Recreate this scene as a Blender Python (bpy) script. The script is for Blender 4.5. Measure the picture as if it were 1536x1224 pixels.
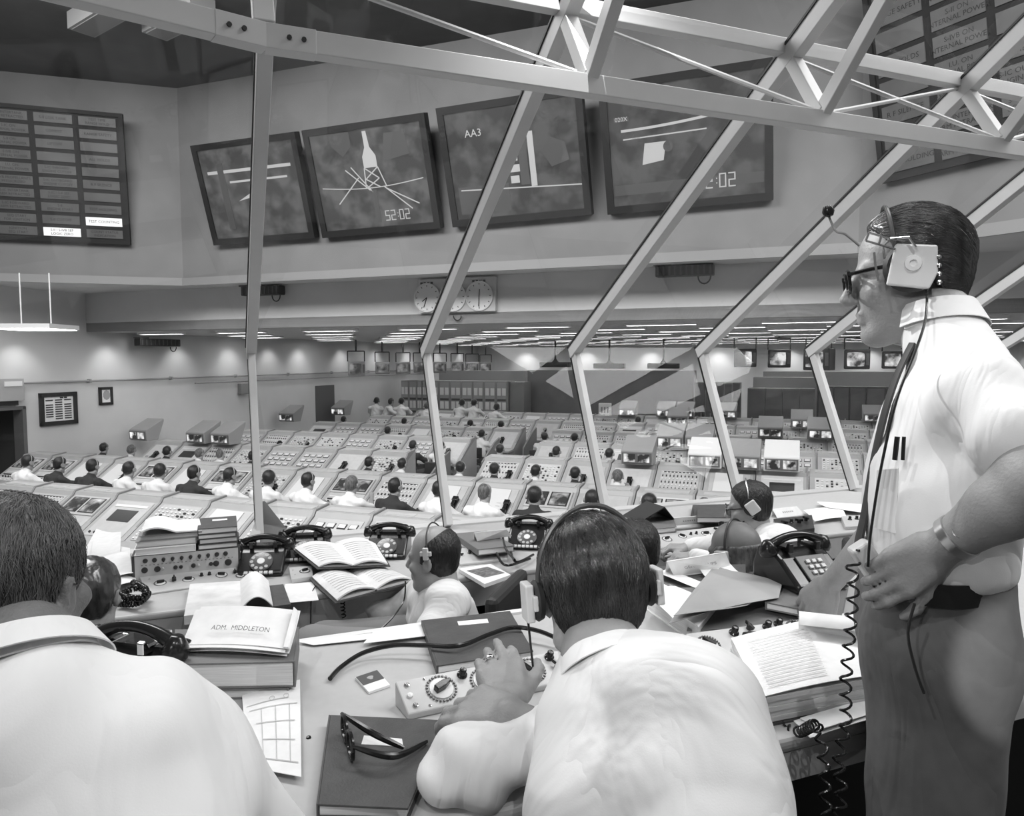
import bpy, bmesh, math, random
import numpy as np
from mathutils import Vector, Matrix

R = math.radians
random.seed(7)
SC = bpy.context.scene
COL = SC.collection
for _o in list(bpy.data.objects):
    bpy.data.objects.remove(_o)

# ------------------------------------------------------------------ camera
EYE = 1.45                                   # lens height above the gallery floor
FPX = 1110.0                                 # focal length in pixels of the 1536 px wide frame
PITCH, ROLL = math.atan(75 / 1110.0), 0.003
CAMP = Vector((0, 0, EYE))
_f = Vector((0, math.cos(PITCH), -math.sin(PITCH)))
_r0 = Vector((1, 0, 0)); _u0 = Vector((0, math.sin(PITCH), math.cos(PITCH)))
_r = _r0 * math.cos(ROLL) - _u0 * math.sin(ROLL)
_u = _u0 * math.cos(ROLL) + _r0 * math.sin(ROLL)
cam = bpy.data.cameras.new('camera'); camo = bpy.data.objects.new('camera', cam)
COL.objects.link(camo); SC.camera = camo
cam.sensor_fit = 'HORIZONTAL'; cam.sensor_width = 36.0
cam.lens = 36.0 * FPX / 1536.0; cam.clip_start = 0.05; cam.clip_end = 200
_m = Matrix((_r, _u, -_f)).transposed().to_4x4(); _m.translation = CAMP
camo.matrix_world = _m

# ------------------------------------------------------------------ colour, world, lamps
SC.view_settings.view_transform = 'Standard'; SC.view_settings.look = 'None'
SC.view_settings.gamma = 1; SC.view_settings.use_curve_mapping = False
SC.view_settings.exposure = 0.0
w = bpy.data.worlds.new('world'); SC.world = w; w.use_nodes = True
w.node_tree.nodes['Background'].inputs[0].default_value = (.9, .9, .9, 1)
w.node_tree.nodes['Background'].inputs[1].default_value = 0.16
cy = SC.cycles
cy.max_bounces = 7; cy.diffuse_bounces = 3; cy.glossy_bounces = 3
cy.transparent_max_bounces = 12; cy.transmission_bounces = 3; cy.sample_clamp_indirect = 4
cy.caustics_reflective = False; cy.caustics_refractive = False

def area(name, loc, target, sx, sy, power, spread=180):
    l = bpy.data.lights.new(name, 'AREA'); l.shape = 'RECTANGLE'; l.size = sx; l.size_y = sy; l.energy = power
    l.spread = R(spread)
    o = bpy.data.objects.new(name, l); COL.objects.link(o); o.location = loc
    o.rotation_euler = (Vector(target) - Vector(loc)).to_track_quat('-Z', 'Y').to_euler()
    return o

# frames of reference: room (q right along the console rows, p away from the glass), gallery (s along the glass, t towards it)
HP = R(20.8); HW = R(68.3)
EP = Vector((math.sin(HP), math.cos(HP), 0)); EQ = Vector((math.cos(HP), -math.sin(HP), 0))
ES = Vector((math.sin(HW), math.cos(HW), 0)); ET = Vector((-math.cos(HW), math.sin(HW), 0))
ROOMZ = -HP; GALZ = math.pi / 2 - HW
def RM(q, p, z=0): v = EQ * q + EP * p; return Vector((v.x, v.y, z))
def GL(s, t, z=0): v = ES * s + ET * t; return Vector((v.x, v.y, z))
def ray(px, py): return (_f * FPX + _r * (px - 768) - _u * (py - 612)) / FPX
def at_z(px, py, z):
    d = ray(px, py); return CAMP + d * ((z - EYE) / d.z)
def at_d(px, py, dist):
    d = ray(px, py); return CAMP + d * (dist / d.y)
def at_plane(px, py, p0, n):
    d = ray(px, py); return CAMP + d * ((Vector(p0) - CAMP).dot(n) / d.dot(n))
def q_at(px, p):                              # q of the point of the plane p that is seen at column px
    d = ray(px, 537); k = p / d.dot(EP); return (d * k).dot(EQ)

# big lamps: gallery ceiling fixtures and rear windows out of frame, added aimed spots, high lamps above the front consoles
def spot(name, loc, target, power, cone, blend=.5, rad=.1):
    l = bpy.data.lights.new(name, 'SPOT'); l.energy = power; l.spot_size = R(cone); l.spot_blend = blend; l.shadow_soft_size = rad
    o = bpy.data.objects.new(name, l); COL.objects.link(o); o.location = loc
    o.rotation_euler = (Vector(target) - Vector(loc)).to_track_quat('-Z', 'Y').to_euler(); return o
spot('gallery_downlight', (-.9, -.1, 3.3), (-.7, .9, .8), 56, 110, .8, 0)
spot('gallery_downlight', (.5, -.1, 3.3), (.5, 1.1, .8), 58, 110, .8, 0)
spot('gallery_downlight', (1.9, .5, 3.3), (1.7, 1.6, .8), 48, 110, .8, 0)
spot('gallery_downlight', (.3, 2.3, 3.0), (.5, 3.0, .5), 50, 120, .8, 0)
spot('front_fill_spot', (-.7, 2.35, 2.75), (.70, 1.3, 1.62), 120, 17, .8, 0)  # this spot and the next are added to brighten the standing man's front
spot('front_fill_spot', (-.7, 2.35, 2.75), (.75, 1.25, 1.35), 50, 50, .9, 0)
for _t, _c, _e in (((.30, .88, .74), 4.5, 150), ((.62, 1.16, 1.40), 7, 110), ((.06, 1.0, .93), 2.6, 150), ((.13, 1.15, 1.16), 6, 260)): spot('rear_patch_spot', (-1.5, -2.2, 2.9), _t, _e, _c, .35, 0)  # narrow spots added for bright patches on the shirts and a hair highlight
spot('rear_patch_spot', (-1.0, -2.2, 1.75), (.80, 1.08, .97), 480, 4.2, .45, 0)  # another added spot, set lower to reach the standing man's trousers
spot('rear_window_light', (-1.9, -1.6, 2.5), (.9, 1.4, 1.1), 70, 60, .8, .0)
area('hall_lamp_left', tuple(RM(-7, 4.5, 6.3)), tuple(RM(-6, 10, -1.2)), 8, 2.5, 900)
area('hall_lamp_right', tuple(RM(4, 4.5, 6.3)), tuple(RM(3, 10, -1.2)), 8, 2.5, 900)

# ------------------------------------------------------------------ materials
MATS = {}
def mat(name, v=.5, rough=.6, metal=0., bump=0., bscale=60., var=0., vscale=8., emit=0., spec=.5, stretch=None, coat=0.):
    if name in MATS: return MATS[name]
    m = bpy.data.materials.new(name); m.use_nodes = True; MATS[name] = m
    nt = m.node_tree; b = nt.nodes['Principled BSDF']
    b.inputs['Roughness'].default_value = rough; b.inputs['Metallic'].default_value = metal
    b.inputs['Specular IOR Level'].default_value = spec
    if coat: b.inputs['Coat Weight'].default_value = coat; b.inputs['Coat Roughness'].default_value = .1
    b.inputs['Base Color'].default_value = (v, v, v, 1)
    if var or bump:
        tc = nt.nodes.new('ShaderNodeTexCoord'); mp = nt.nodes.new('ShaderNodeMapping')
        nt.links.new(tc.outputs['Object'], mp.inputs[0])
        if stretch: mp.inputs['Scale'].default_value = stretch
    if var:
        n = nt.nodes.new('ShaderNodeTexNoise'); n.inputs['Scale'].default_value = vscale; n.inputs['Detail'].default_value = 4
        r = nt.nodes.new('ShaderNodeMapRange'); r.inputs['From Min'].default_value = .3; r.inputs['From Max'].default_value = .7
        r.inputs['To Min'].default_value = max(0, v - var); r.inputs['To Max'].default_value = v + var
        nt.links.new(mp.outputs[0], n.inputs['Vector']); nt.links.new(n.outputs[0], r.inputs[0])
        nt.links.new(r.outputs[0], b.inputs['Base Color'])
    if bump:
        n = nt.nodes.new('ShaderNodeTexNoise'); n.inputs['Scale'].default_value = bscale; n.inputs['Detail'].default_value = 5
        bp = nt.nodes.new('ShaderNodeBump'); bp.inputs['Strength'].default_value = bump; bp.inputs['Distance'].default_value = .01
        nt.links.new(mp.outputs[0], n.inputs['Vector']); nt.links.new(n.outputs[0], bp.inputs['Height'])
        nt.links.new(bp.outputs[0], b.inputs['Normal'])
    if emit:
        b.inputs['Emission Color'].default_value = (1, 1, 1, 1); b.inputs['Emission Strength'].default_value = emit
    return m
def glass_mat(name='window_glass', boost=.5, tint=.96):
    if name in MATS: return MATS[name]
    m = bpy.data.materials.new(name); m.use_nodes = True; MATS[name] = m
    nt = m.node_tree; nt.nodes.clear()
    out = nt.nodes.new('ShaderNodeOutputMaterial'); mx = nt.nodes.new('ShaderNodeMixShader')
    tr = nt.nodes.new('ShaderNodeBsdfTransparent'); tr.inputs[0].default_value = (tint, tint, tint, 1)
    gl = nt.nodes.new('ShaderNodeBsdfGlossy'); gl.inputs['Roughness'].default_value = 0.0
    fr = nt.nodes.new('ShaderNodeFresnel'); fr.inputs[0].default_value = 1.5
    mu = nt.nodes.new('ShaderNodeMath'); mu.operation = 'MULTIPLY'; mu.inputs[1].default_value = boost; mu.use_clamp = True
    nt.links.new(fr.outputs[0], mu.inputs[0]); nt.links.new(mu.outputs[0], mx.inputs[0])
    nt.links.new(tr.outputs[0], mx.inputs[1]); nt.links.new(gl.outputs[0], mx.inputs[2]); nt.links.new(mx.outputs[0], out.inputs[0])
    return m
def screen_mat(name, seed, lo=.02, hi=.6, scale=3.):        # a lit picture on a tube or projection screen
    if name in MATS: return MATS[name]
    m = bpy.data.materials.new(name); m.use_nodes = True; MATS[name] = m
    nt = m.node_tree; b = nt.nodes['Principled BSDF']
    b.inputs['Base Color'].default_value = (.03, .03, .03, 1); b.inputs['Roughness'].default_value = .25
    tc = nt.nodes.new('ShaderNodeTexCoord'); mp = nt.nodes.new('ShaderNodeMapping'); mp.inputs['Location'].default_value = (seed, seed * .7, 0)
    n = nt.nodes.new('ShaderNodeTexNoise'); n.inputs['Scale'].default_value = scale; n.inputs['Detail'].default_value = 3
    r = nt.nodes.new('ShaderNodeMapRange'); r.inputs['From Min'].default_value = .42; r.inputs['From Max'].default_value = .62
    r.inputs['To Min'].default_value = lo; r.inputs['To Max'].default_value = hi
    nt.links.new(tc.outputs['Object'], mp.inputs[0]); nt.links.new(mp.outputs[0], n.inputs['Vector']); nt.links.new(n.outputs[0], r.inputs[0])
    nt.links.new(r.outputs[0], b.inputs['Emission Strength']); b.inputs['Emission Color'].default_value = (1, 1, 1, 1)
    return m

WHITE = mat('white_paint', .78, .5); PAPER = mat('paper', .82, .8, var=.04, vscale=30)
BLACK = mat('black_plastic', .012, .22); BLACKM = mat('matt_black', .02, .6)
STEEL = mat('brushed_metal', .55, .3, 1.)
CHROME = mat('chrome', .8, .12, 1.)

# ------------------------------------------------------------------ mesh builder
class MB:
    def __init__(s): s.v = []; s.f = []; s.mi = []; s.M = Matrix(); s.cur = 0
    def _add(s, vs, fs):
        b = len(s.v); M = s.M
        s.v += [tuple(M @ Vector(v)) for v in vs]; s.f += [tuple(i + b for i in f) for f in fs]; s.mi += [s.cur] * len(fs); return s
    def box(s, x0, x1, y0, y1, z0, z1):
        return s._add([(x0, y0, z0), (x1, y0, z0), (x1, y1, z0), (x0, y1, z0), (x0, y0, z1), (x1, y0, z1), (x1, y1, z1), (x0, y1, z1)],
                      [(0, 3, 2, 1), (4, 5, 6, 7), (0, 1, 5, 4), (1, 2, 6, 5), (2, 3, 7, 6), (3, 0, 4, 7)])
    def cbox(s, c, sz):
        return s.box(c[0] - sz[0] / 2, c[0] + sz[0] / 2, c[1] - sz[1] / 2, c[1] + sz[1] / 2, c[2] - sz[2] / 2, c[2] + sz[2] / 2)
    def prism(s, poly, a, b, axis='x'):       # poly in the other two axes, extruded from a to b
        n = len(poly)
        def pt(t, u, v): return {'x': (t, u, v), 'y': (u, t, v), 'z': (u, v, t)}[axis]
        vs = [pt(a, *p) for p in poly] + [pt(b, *p) for p in poly]
        fs = [tuple(range(n))[::-1], tuple(range(n, 2 * n))] + [(i, (i + 1) % n, n + (i + 1) % n, n + i) for i in range(n)]
        return s._add(vs, fs)
    def bar(s, p, q, wd, ht, up=(0, 0, 1)):   # rectangular bar between two points
        p = Vector(p); q = Vector(q); d = (q - p).normalized(); u = Vector(up); x = d.cross(u).normalized(); u = x.cross(d).normalized()
        vs = [tuple(c + x * a * wd / 2 + u * b * ht / 2) for c in (p, q) for a, b in ((-1, -1), (1, -1), (1, 1), (-1, 1))]
        return s._add(vs, [(0, 1, 2, 3), (7, 6, 5, 4), (0, 4, 5, 1), (1, 5, 6, 2), (2, 6, 7, 3), (3, 7, 4, 0)])
    def tube(s, pts, r, n=8, caps=True):
        pts = [Vector(p) for p in pts]; rs = r if isinstance(r, (list, tuple)) else [r] * len(pts)
        vs = []; fs = []; nrm = None
        for i, p in enumerate(pts):
            d = (pts[min(i + 1, len(pts) - 1)] - pts[max(i - 1, 0)])
            d = d.normalized() if d.length > 1e-9 else Vector((0, 0, 1))
            if nrm is None: nrm = d.orthogonal().normalized()
            nrm = nrm - d * nrm.dot(d); nrm = nrm.normalized() if nrm.length > 1e-6 else d.orthogonal().normalized()
            b = d.cross(nrm)
            for k in range(n):
                a = 2 * math.pi * k / n; vs.append(tuple(p + (nrm * math.cos(a) + b * math.sin(a)) * rs[i]))
        for i in range(len(pts) - 1):
            for k in range(n):
                fs.append((i * n + k, i * n + (k + 1) % n, (i + 1) * n + (k + 1) % n, (i + 1) * n + k))
        if caps: fs += [tuple(range(n))[::-1], tuple(range((len(pts) - 1) * n, len(pts) * n))]
        return s._add(vs, fs)
    def lathe(s, prof, n=20, caps=True):      # profile (r, z) about local z
        vs = [(r * math.cos(2 * math.pi * k / n), r * math.sin(2 * math.pi * k / n), z) for r, z in prof for k in range(n)]
        fs = [(i * n + k, i * n + (k + 1) % n, (i + 1) * n + (k + 1) % n, (i + 1) * n + k) for i in range(len(prof) - 1) for k in range(n)]
        if caps: fs += [tuple(range(n))[::-1], tuple(range((len(prof) - 1) * n, len(prof) * n))]
        return s._add(vs, fs)
    def quad(s, a, b, c, d): return s._add([a, b, c, d], [(0, 1, 2, 3)])
    def slab(s, pts, thick):                  # a flat polygon given thickness along its own normal
        P = [Vector(p) for p in pts]; n = (P[1] - P[0]).cross(P[2] - P[0]).normalized(); k = len(P)
        vs = [tuple(p) for p in P] + [tuple(p - n * thick) for p in P]
        return s._add(vs, [tuple(range(k)), tuple(range(k, 2 * k))[::-1]] + [(i, k + i, k + (i + 1) % k, (i + 1) % k) for i in range(k)])
    def sheet(s, fn, nu, nv, thick=0.):       # fn(u, v) -> point, u and v in 0..1
        P = [[Vector(fn(i / nu, j / nv)) for j in range(nv + 1)] for i in range(nu + 1)]
        W = nv + 1; idx = lambda i, j: i * W + j
        vs = [tuple(P[i][j]) for i in range(nu + 1) for j in range(nv + 1)]
        fs = [(idx(i, j), idx(i + 1, j), idx(i + 1, j + 1), idx(i, j + 1)) for i in range(nu) for j in range(nv)]
        if thick:
            N = len(vs)
            for i in range(nu + 1):
                for j in range(nv + 1):
                    a = P[min(i + 1, nu)][j] - P[max(i - 1, 0)][j]; b = P[i][min(j + 1, nv)] - P[i][max(j - 1, 0)]
                    n = a.cross(b); n = n.normalized() if n.length > 1e-12 else Vector((0, 0, 1))
                    vs.append(tuple(P[i][j] - n * thick))
            fs += [tuple(x + N for x in f[::-1]) for f in fs]
            rim = [idx(i, 0) for i in range(nu)] + [idx(nu, j) for j in range(nv)] + [idx(i, nv) for i in range(nu, 0, -1)] + [idx(0, j) for j in range(nv, 0, -1)]
            fs += [(rim[k], rim[k] + N, rim[(k + 1) % len(rim)] + N, rim[(k + 1) % len(rim)]) for k in range(len(rim))]
        return s._add(vs, fs)
    def raw(s, vs, fs): return s._add([tuple(v) for v in vs], [tuple(f) for f in fs])
    def mesh(s, name, mats):
        me = bpy.data.meshes.new(name); me.from_pydata(s.v, [], s.f)
        for m in (mats if isinstance(mats, (list, tuple)) else [mats]): me.materials.append(m)
        if any(s.mi): me.polygons.foreach_set('material_index', s.mi)
        me.update(); return me

def link(name, me, parent=None, smooth=False, bevel=0., seg=2, angle=40):
    o = bpy.data.objects.new(name, me); COL.objects.link(o)
    if parent: o.parent = parent
    if smooth:
        me.polygons.foreach_set('use_smooth', [True] * len(me.polygons))
        if smooth != 'all':
            try: me.set_sharp_from_angle(angle=R(angle))
            except Exception: pass
    if bevel:
        b = o.modifiers.new('bevel', 'BEVEL'); b.width = bevel; b.segments = seg; b.limit_method = 'ANGLE'; b.angle_limit = R(40)
    return o
def build(mb, name, m, parent=None, smooth=False, bevel=0., seg=2, angle=40):
    return link(name, mb.mesh(name, m), parent, smooth, bevel, seg, angle)
def thing(name, label, cat, loc=(0, 0, 0), rotz=0., group=None):
    o = bpy.data.objects.new(name, None); COL.objects.link(o); o.empty_display_size = .1
    o.location = loc; o.rotation_euler = (0, 0, rotz); o['label'] = label; o['category'] = cat
    if group: o['group'] = group
    return o
def tag(o, label, cat, group=None):
    o['label'] = label; o['category'] = cat
    if group: o['group'] = group
    return o
def struct(o): o['kind'] = 'structure'; return o
_CH = {}
def dup(root, loc, rotz, label, group=None, skip=()):
    if root.name not in _CH:
        _CH[root.name] = [(c, list(c.children)) for c in root.children]
    r = root.copy(); COL.objects.link(r); r.location = loc; r.rotation_euler = (0, 0, rotz); r['label'] = label
    if group: r['group'] = group
    for c, gs in _CH[root.name]:
        if c.name in skip: continue
        cc = c.copy(); COL.objects.link(cc); cc.parent = r
        for g in gs: gg = g.copy(); COL.objects.link(gg); gg.parent = cc
    return r
def rot(axis, deg): return Matrix.Rotation(R(deg), 4, axis)
def tr(x, y, z): return Matrix.Translation((x, y, z))
_TXT = {}
def text_geo(txt, size, depth=.0):            # (verts, faces) of a line of lettering, centred, in the local xy plane
    k = (txt, size, depth)
    if k in _TXT: return _TXT[k]
    c = bpy.data.curves.new('t', 'FONT'); c.body = txt; c.size = size; c.align_x = 'CENTER'; c.align_y = 'CENTER'; c.extrude = depth; c.resolution_u = 2
    c.space_line = .85
    o = bpy.data.objects.new('t', c); COL.objects.link(o)
    dg = bpy.context.evaluated_depsgraph_get(); me = bpy.data.meshes.new_from_object(o.evaluated_get(dg))
    g = ([tuple(v.co) for v in me.vertices], [tuple(p.vertices) for p in me.polygons])
    bpy.data.objects.remove(o); bpy.data.curves.remove(c); bpy.data.meshes.remove(me); _TXT[k] = g
    return g
def frame_from(p00, p10, p01):                # matrix whose x runs p00->p10 and y towards p01, origin p00
    x = (p10 - p00).normalized(); z = x.cross(p01 - p00).normalized(); y = z.cross(x)
    m = Matrix((x, y, z)).transposed().to_4x4(); m.translation = p00; return m
# ------------------------------------------------------------------ the firing room shell
FLZ = -1.7                                    # floor of the hall
CEILZ = 2.08; HIGHZ = EYE + 5.25; LEDGE = EYE + 1.5
QL, PB, PF, PU = -15.2, 35.0, 12.5, 11.5      # left wall, back wall, fascia, upper wall
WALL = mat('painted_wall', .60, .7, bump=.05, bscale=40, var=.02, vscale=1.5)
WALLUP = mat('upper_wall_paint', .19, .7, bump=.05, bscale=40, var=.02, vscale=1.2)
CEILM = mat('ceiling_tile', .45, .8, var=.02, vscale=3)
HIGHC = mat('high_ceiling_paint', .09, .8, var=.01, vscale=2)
mb = MB(); mb.M = Matrix.Rotation(ROOMZ, 4, 'Z'); mb.box(QL - .3, 16, 4.6, PB + .3, FLZ - .2, FLZ)
struct(build(mb, 'floor', mat('floor_tile', .30, .5, var=.03, vscale=2)))
def room_box(name, m, q0, q1, p0, p1, z0, z1):
    mb = MB(); mb.M = Matrix.Rotation(ROOMZ, 4, 'Z'); mb.box(q0, q1, p0, p1, z0, z1); return struct(build(mb, name, m))
# left wall with a doorway
DQ = [at_plane(x, 612, RM(QL, 0), EQ).dot(EP) for x in (-60, 37)]
mb = MB(); mb.M = Matrix.Rotation(ROOMZ, 4, 'Z'); DZ = FLZ + 2.1
mb.box(QL - .25, QL, 3, DQ[0], FLZ, HIGHZ); mb.box(QL - .25, QL, DQ[1], PB + .2, FLZ, HIGHZ); mb.box(QL - .25, QL, DQ[0], DQ[1], DZ, HIGHZ)
struct(build(mb, 'wall_left', WALL))
room_box('wall_back', mat('back_wall_paint', .78, .7, var=.02, vscale=2), QL, 16, PB, PB + .25, FLZ, CEILZ)
room_box('wall_right', WALL, 16, 16.25, 5, PB, FLZ, HIGHZ)
room_box('ceiling_low', CEILM, QL, 16, PF, PB, CEILZ, CEILZ + .2)
room_box('wall_fascia', WALL, QL, 16, PF, PF + .12, CEILZ, LEDGE + .05)
room_box('ceiling_ledge', WALL, QL, 16, PU + .03, PF + .2, LEDGE, LEDGE + .2)
# upper wall: centre face plus two angled faces that carry the status boards
CL = at_plane(275, 425, RM(0, PU), EP); CR = at_plane(1288, 362, RM(0, PU), EP)
DLh, DRh = R(72.5), R(148.4)
DL = Vector((math.sin(DLh), math.cos(DLh), 0)); DR = Vector((math.sin(DRh), math.cos(DRh), 0))
NL = Vector((-DL.y, DL.x, 0)); NR = Vector((-DR.y, DR.x, 0))
def wall_seg(name, a, b, z0, z1, th=.15, m=WALLUP):
    d = (b - a).normalized(); n = Vector((-d.y, d.x, 0)); mb = MB()
    P = [a, b, b + n * th, a + n * th]
    mb.raw([(p.x, p.y, z0) for p in P] + [(p.x, p.y, z1) for p in P], [(0, 3, 2, 1), (4, 5, 6, 7), (0, 1, 5, 4), (1, 2, 6, 5), (2, 3, 7, 6), (3, 0, 4, 7)])
    return struct(build(mb, name, m))
ULB = CL - DL * 9; URB = CR + DR * 9
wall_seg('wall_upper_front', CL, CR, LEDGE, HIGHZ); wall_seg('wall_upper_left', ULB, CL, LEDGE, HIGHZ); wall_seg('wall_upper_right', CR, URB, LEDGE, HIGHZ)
# small projecting moulding along the foot of the upper wall
for i, (a, b, n) in enumerate(((ULB, CL, NL), (CL, CR, EP), (CR, URB, NR))):
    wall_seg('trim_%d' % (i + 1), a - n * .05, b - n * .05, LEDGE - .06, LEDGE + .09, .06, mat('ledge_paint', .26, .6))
mb = MB(); P = [ULB, CL, CR, URB]
mb.raw([(p.x, p.y, LEDGE + .001) for p in P] + [tuple(RM(16, PF + .1, LEDGE + .001)), tuple(RM(QL, PF + .1, LEDGE + .001))], [(0, 1, 2, 3, 4, 5)])
struct(build(mb, 'trim_4', WALL))
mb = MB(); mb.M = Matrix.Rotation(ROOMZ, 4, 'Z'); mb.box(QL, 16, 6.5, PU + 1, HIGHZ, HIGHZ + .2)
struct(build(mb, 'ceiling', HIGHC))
for i, (px0, px1, py) in enumerate(((95, 205, 38), (205, 330, 42))):
    a, b = at_z(px0, py, HIGHZ - .25), at_z(px1, py - 8, HIGHZ - .25); L = (b - a).length; tt = thing('ceiling_fitting', ('long pale box fitting on the high ceiling at far upper left', 'second pale box fitting on the high ceiling, right of the first')[i], 'light', tuple((a + b) / 2), math.atan2((b - a).y, (b - a).x) - .5, 'high ceiling fittings')
    mb = MB(); mb.box(-L / 2, L / 2, -.2, .2, 0, .25); build(mb, 'housing', mat('fitting_pale', .3, .6), tt); mb = MB(); mb.box(-L / 2 + .05, L / 2 - .05, -.16, .16, -.015, 0); build(mb, 'louvre', mat('louvre_grey', .22, .6), tt)
# conduit along the left wall
def wl(px, py, off=0.): return at_plane(px, py, RM(QL + off, 0), EQ)
mb = MB(); z = wl(200, 569).z
mb.M = Matrix.Rotation(ROOMZ, 4, 'Z'); p0 = wl(-30, 575).dot(EP); p1 = wl(712, 556).dot(EP)
mb.tube([(QL + .06, p0, z), (QL + .06, p1, z)], .022, 6)
for k in range(9): mb.box(QL, QL + .09, p0 + k * 2.4, p0 + k * 2.4 + .05, z - .04, z + .04)
p2 = wl(290, 569).dot(EP)
mb.tube([(QL + .06, p2, z - .16), (QL + .06, p1, z - .16)], .018, 6)
tag(build(mb, 'wall_conduit', mat('conduit_grey', .3, .5), smooth=True), 'thin horizontal grey pipe run along the left wall above the door and frames', 'pipe')
# door in the left wall: dark opening, a white card inside
mb = MB(); mb.M = Matrix.Rotation(ROOMZ, 4, 'Z')
mb.box(QL - 1.6, QL - .2, DQ[0] - .2, DQ[1] + .2, FLZ, FLZ + .02); mb.box(QL - 1.65, QL - 1.55, DQ[0] - .4, DQ[1] + .4, FLZ, DZ + .3)
mb.box(QL - 1.6, QL - .25, DQ[1] + .1, DQ[1] + .2, FLZ, DZ + .3); mb.box(QL - 1.6, QL - .2, DQ[0] - .2, DQ[1] + .2, DZ + .1, DZ + .2)
dr = struct(build(mb, 'door_1', mat('dark_passage', .05, .7)))
mb = MB(); mb.M = Matrix.Rotation(ROOMZ, 4, 'Z'); mb.box(QL - .26, QL + .03, DQ[1] - .07, DQ[1] + .01, FLZ, DZ + .06); mb.box(QL - .26, QL + .03, DQ[0], DQ[1], DZ, DZ + .07)
build(mb, 'door_frame', mat('door_frame_grey', .12, .5), dr)
mb = MB(); mb.M = Matrix.Rotation(ROOMZ, 4, 'Z'); a = at_plane(487, 580, RM(QL, 0), EQ)
pd = a.dot(EP); mb.box(QL - .02, QL + .02, pd - .55, pd + .55, FLZ, wl(487, 578).z)
struct(build(mb, 'door_2', mat('door_dark_grey', .10, .5)))
def wall_frame(px0, py0, px1, py1, th, name, label, cat, fm, im, border=.05):
    a = wl(px0, py0); b = wl(px1, py0); c = wl(px0, py1)
    q = QL + th; p0, p1, z1, z0 = a.dot(EP), b.dot(EP), a.z, c.z
    t = thing(name, label, cat, tuple(RM(QL, (p0 + p1) / 2, (z0 + z1) / 2)), ROOMZ)
    W, H = (p1 - p0) / 2, (z1 - z0) / 2
    mb = MB()
    mb.box(.0, th, -W, W, -H, -H + border); mb.box(0, th, -W, W, H - border, H); mb.box(0, th, -W, -W + border, -H, H); mb.box(0, th, W - border, W, -H, H)
    build(mb, 'frame', fm, t)
    mb = MB(); mb.box(.0, th * .5, -W + border, W - border, -H + border, H - border); build(mb, 'backing', im, t)
    return t, W - border, H - border, th * .5 + .002
FRB = mat('black_frame', .02, .4)
t, W, H, x = wall_frame(57, 590, 113, 640, .06, 'emblem_chart', 'large black framed white chart of small dark tags on the left wall', 'chart', FRB, PAPER, .09)
mb = MB()
for c in range(3):
    for r_ in range(9):
        if r_ == 1 and c != 1 or r_ == 8 and c == 0: continue
        y = (c - 1) * W * .62; zz = H * .72 - r_ * H * .19
        mb.box(x, x + .005, y - W * .24, y + W * .24, zz - H * .05, zz + H * .045)
mb.box(x, x + .005, W * .1, W * .32, H * .84, H * .96); mb.box(x, x + .005, W * .38, W * .58, H * .84, H * .96)
build(mb, 'name_tag', mat('tag_black', .03, .6), t)
t, W, H, x = wall_frame(147, 581, 167, 608, .05, 'framed_picture', 'small portrait-shaped framed drawing on the left wall', 'picture', FRB, PAPER, .06)
mb = MB(); mb.M = rot('Y', 90); mb._add([(-.02 + .13 * math.cos(a) * .9, .02 + .1 * math.sin(a), x) for a in [k * .628 for k in range(10)]], [tuple(range(10))])
build(mb, 'drawing', mat('drawing_grey', .35, .8), t)
# small boxes over the door
a = wl(6, 583); t = thing('wall_cabinet', 'small grey box high on the left wall over the doorway', 'box', tuple(RM(QL, a.dot(EP), a.z)), ROOMZ)
mb = MB(); mb.box(0, .18, -.3, .3, -.25, .2); build(mb, 'housing', mat('box_grey', .38, .5), t); mb = MB(); mb.box(.18, .2, -.12, .25, .05, .15); build(mb, 'lamp_window', WHITE, t)
a = wl(8, 601); t = thing('exit_sign', 'tiny dark sign box right above the doorway', 'sign', tuple(RM(QL, a.dot(EP), a.z)), ROOMZ)
mb = MB(); mb.box(0, .08, -.22, .22, -.1, .1); build(mb, 'housing', FRB, t)
a = wl(364, 583); mb = MB(); mb.box(0, .14, -.22, .22, -.16, .16); o = tag(build(mb, 'wall_speaker', mat('speaker_grey', .25, .7), bevel=.02), 'small grey speaker box on the left wall beside the first mullion', 'speaker'); o.location = RM(QL, a.dot(EP), a.z); o.rotation_euler.z = ROOMZ

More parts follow.
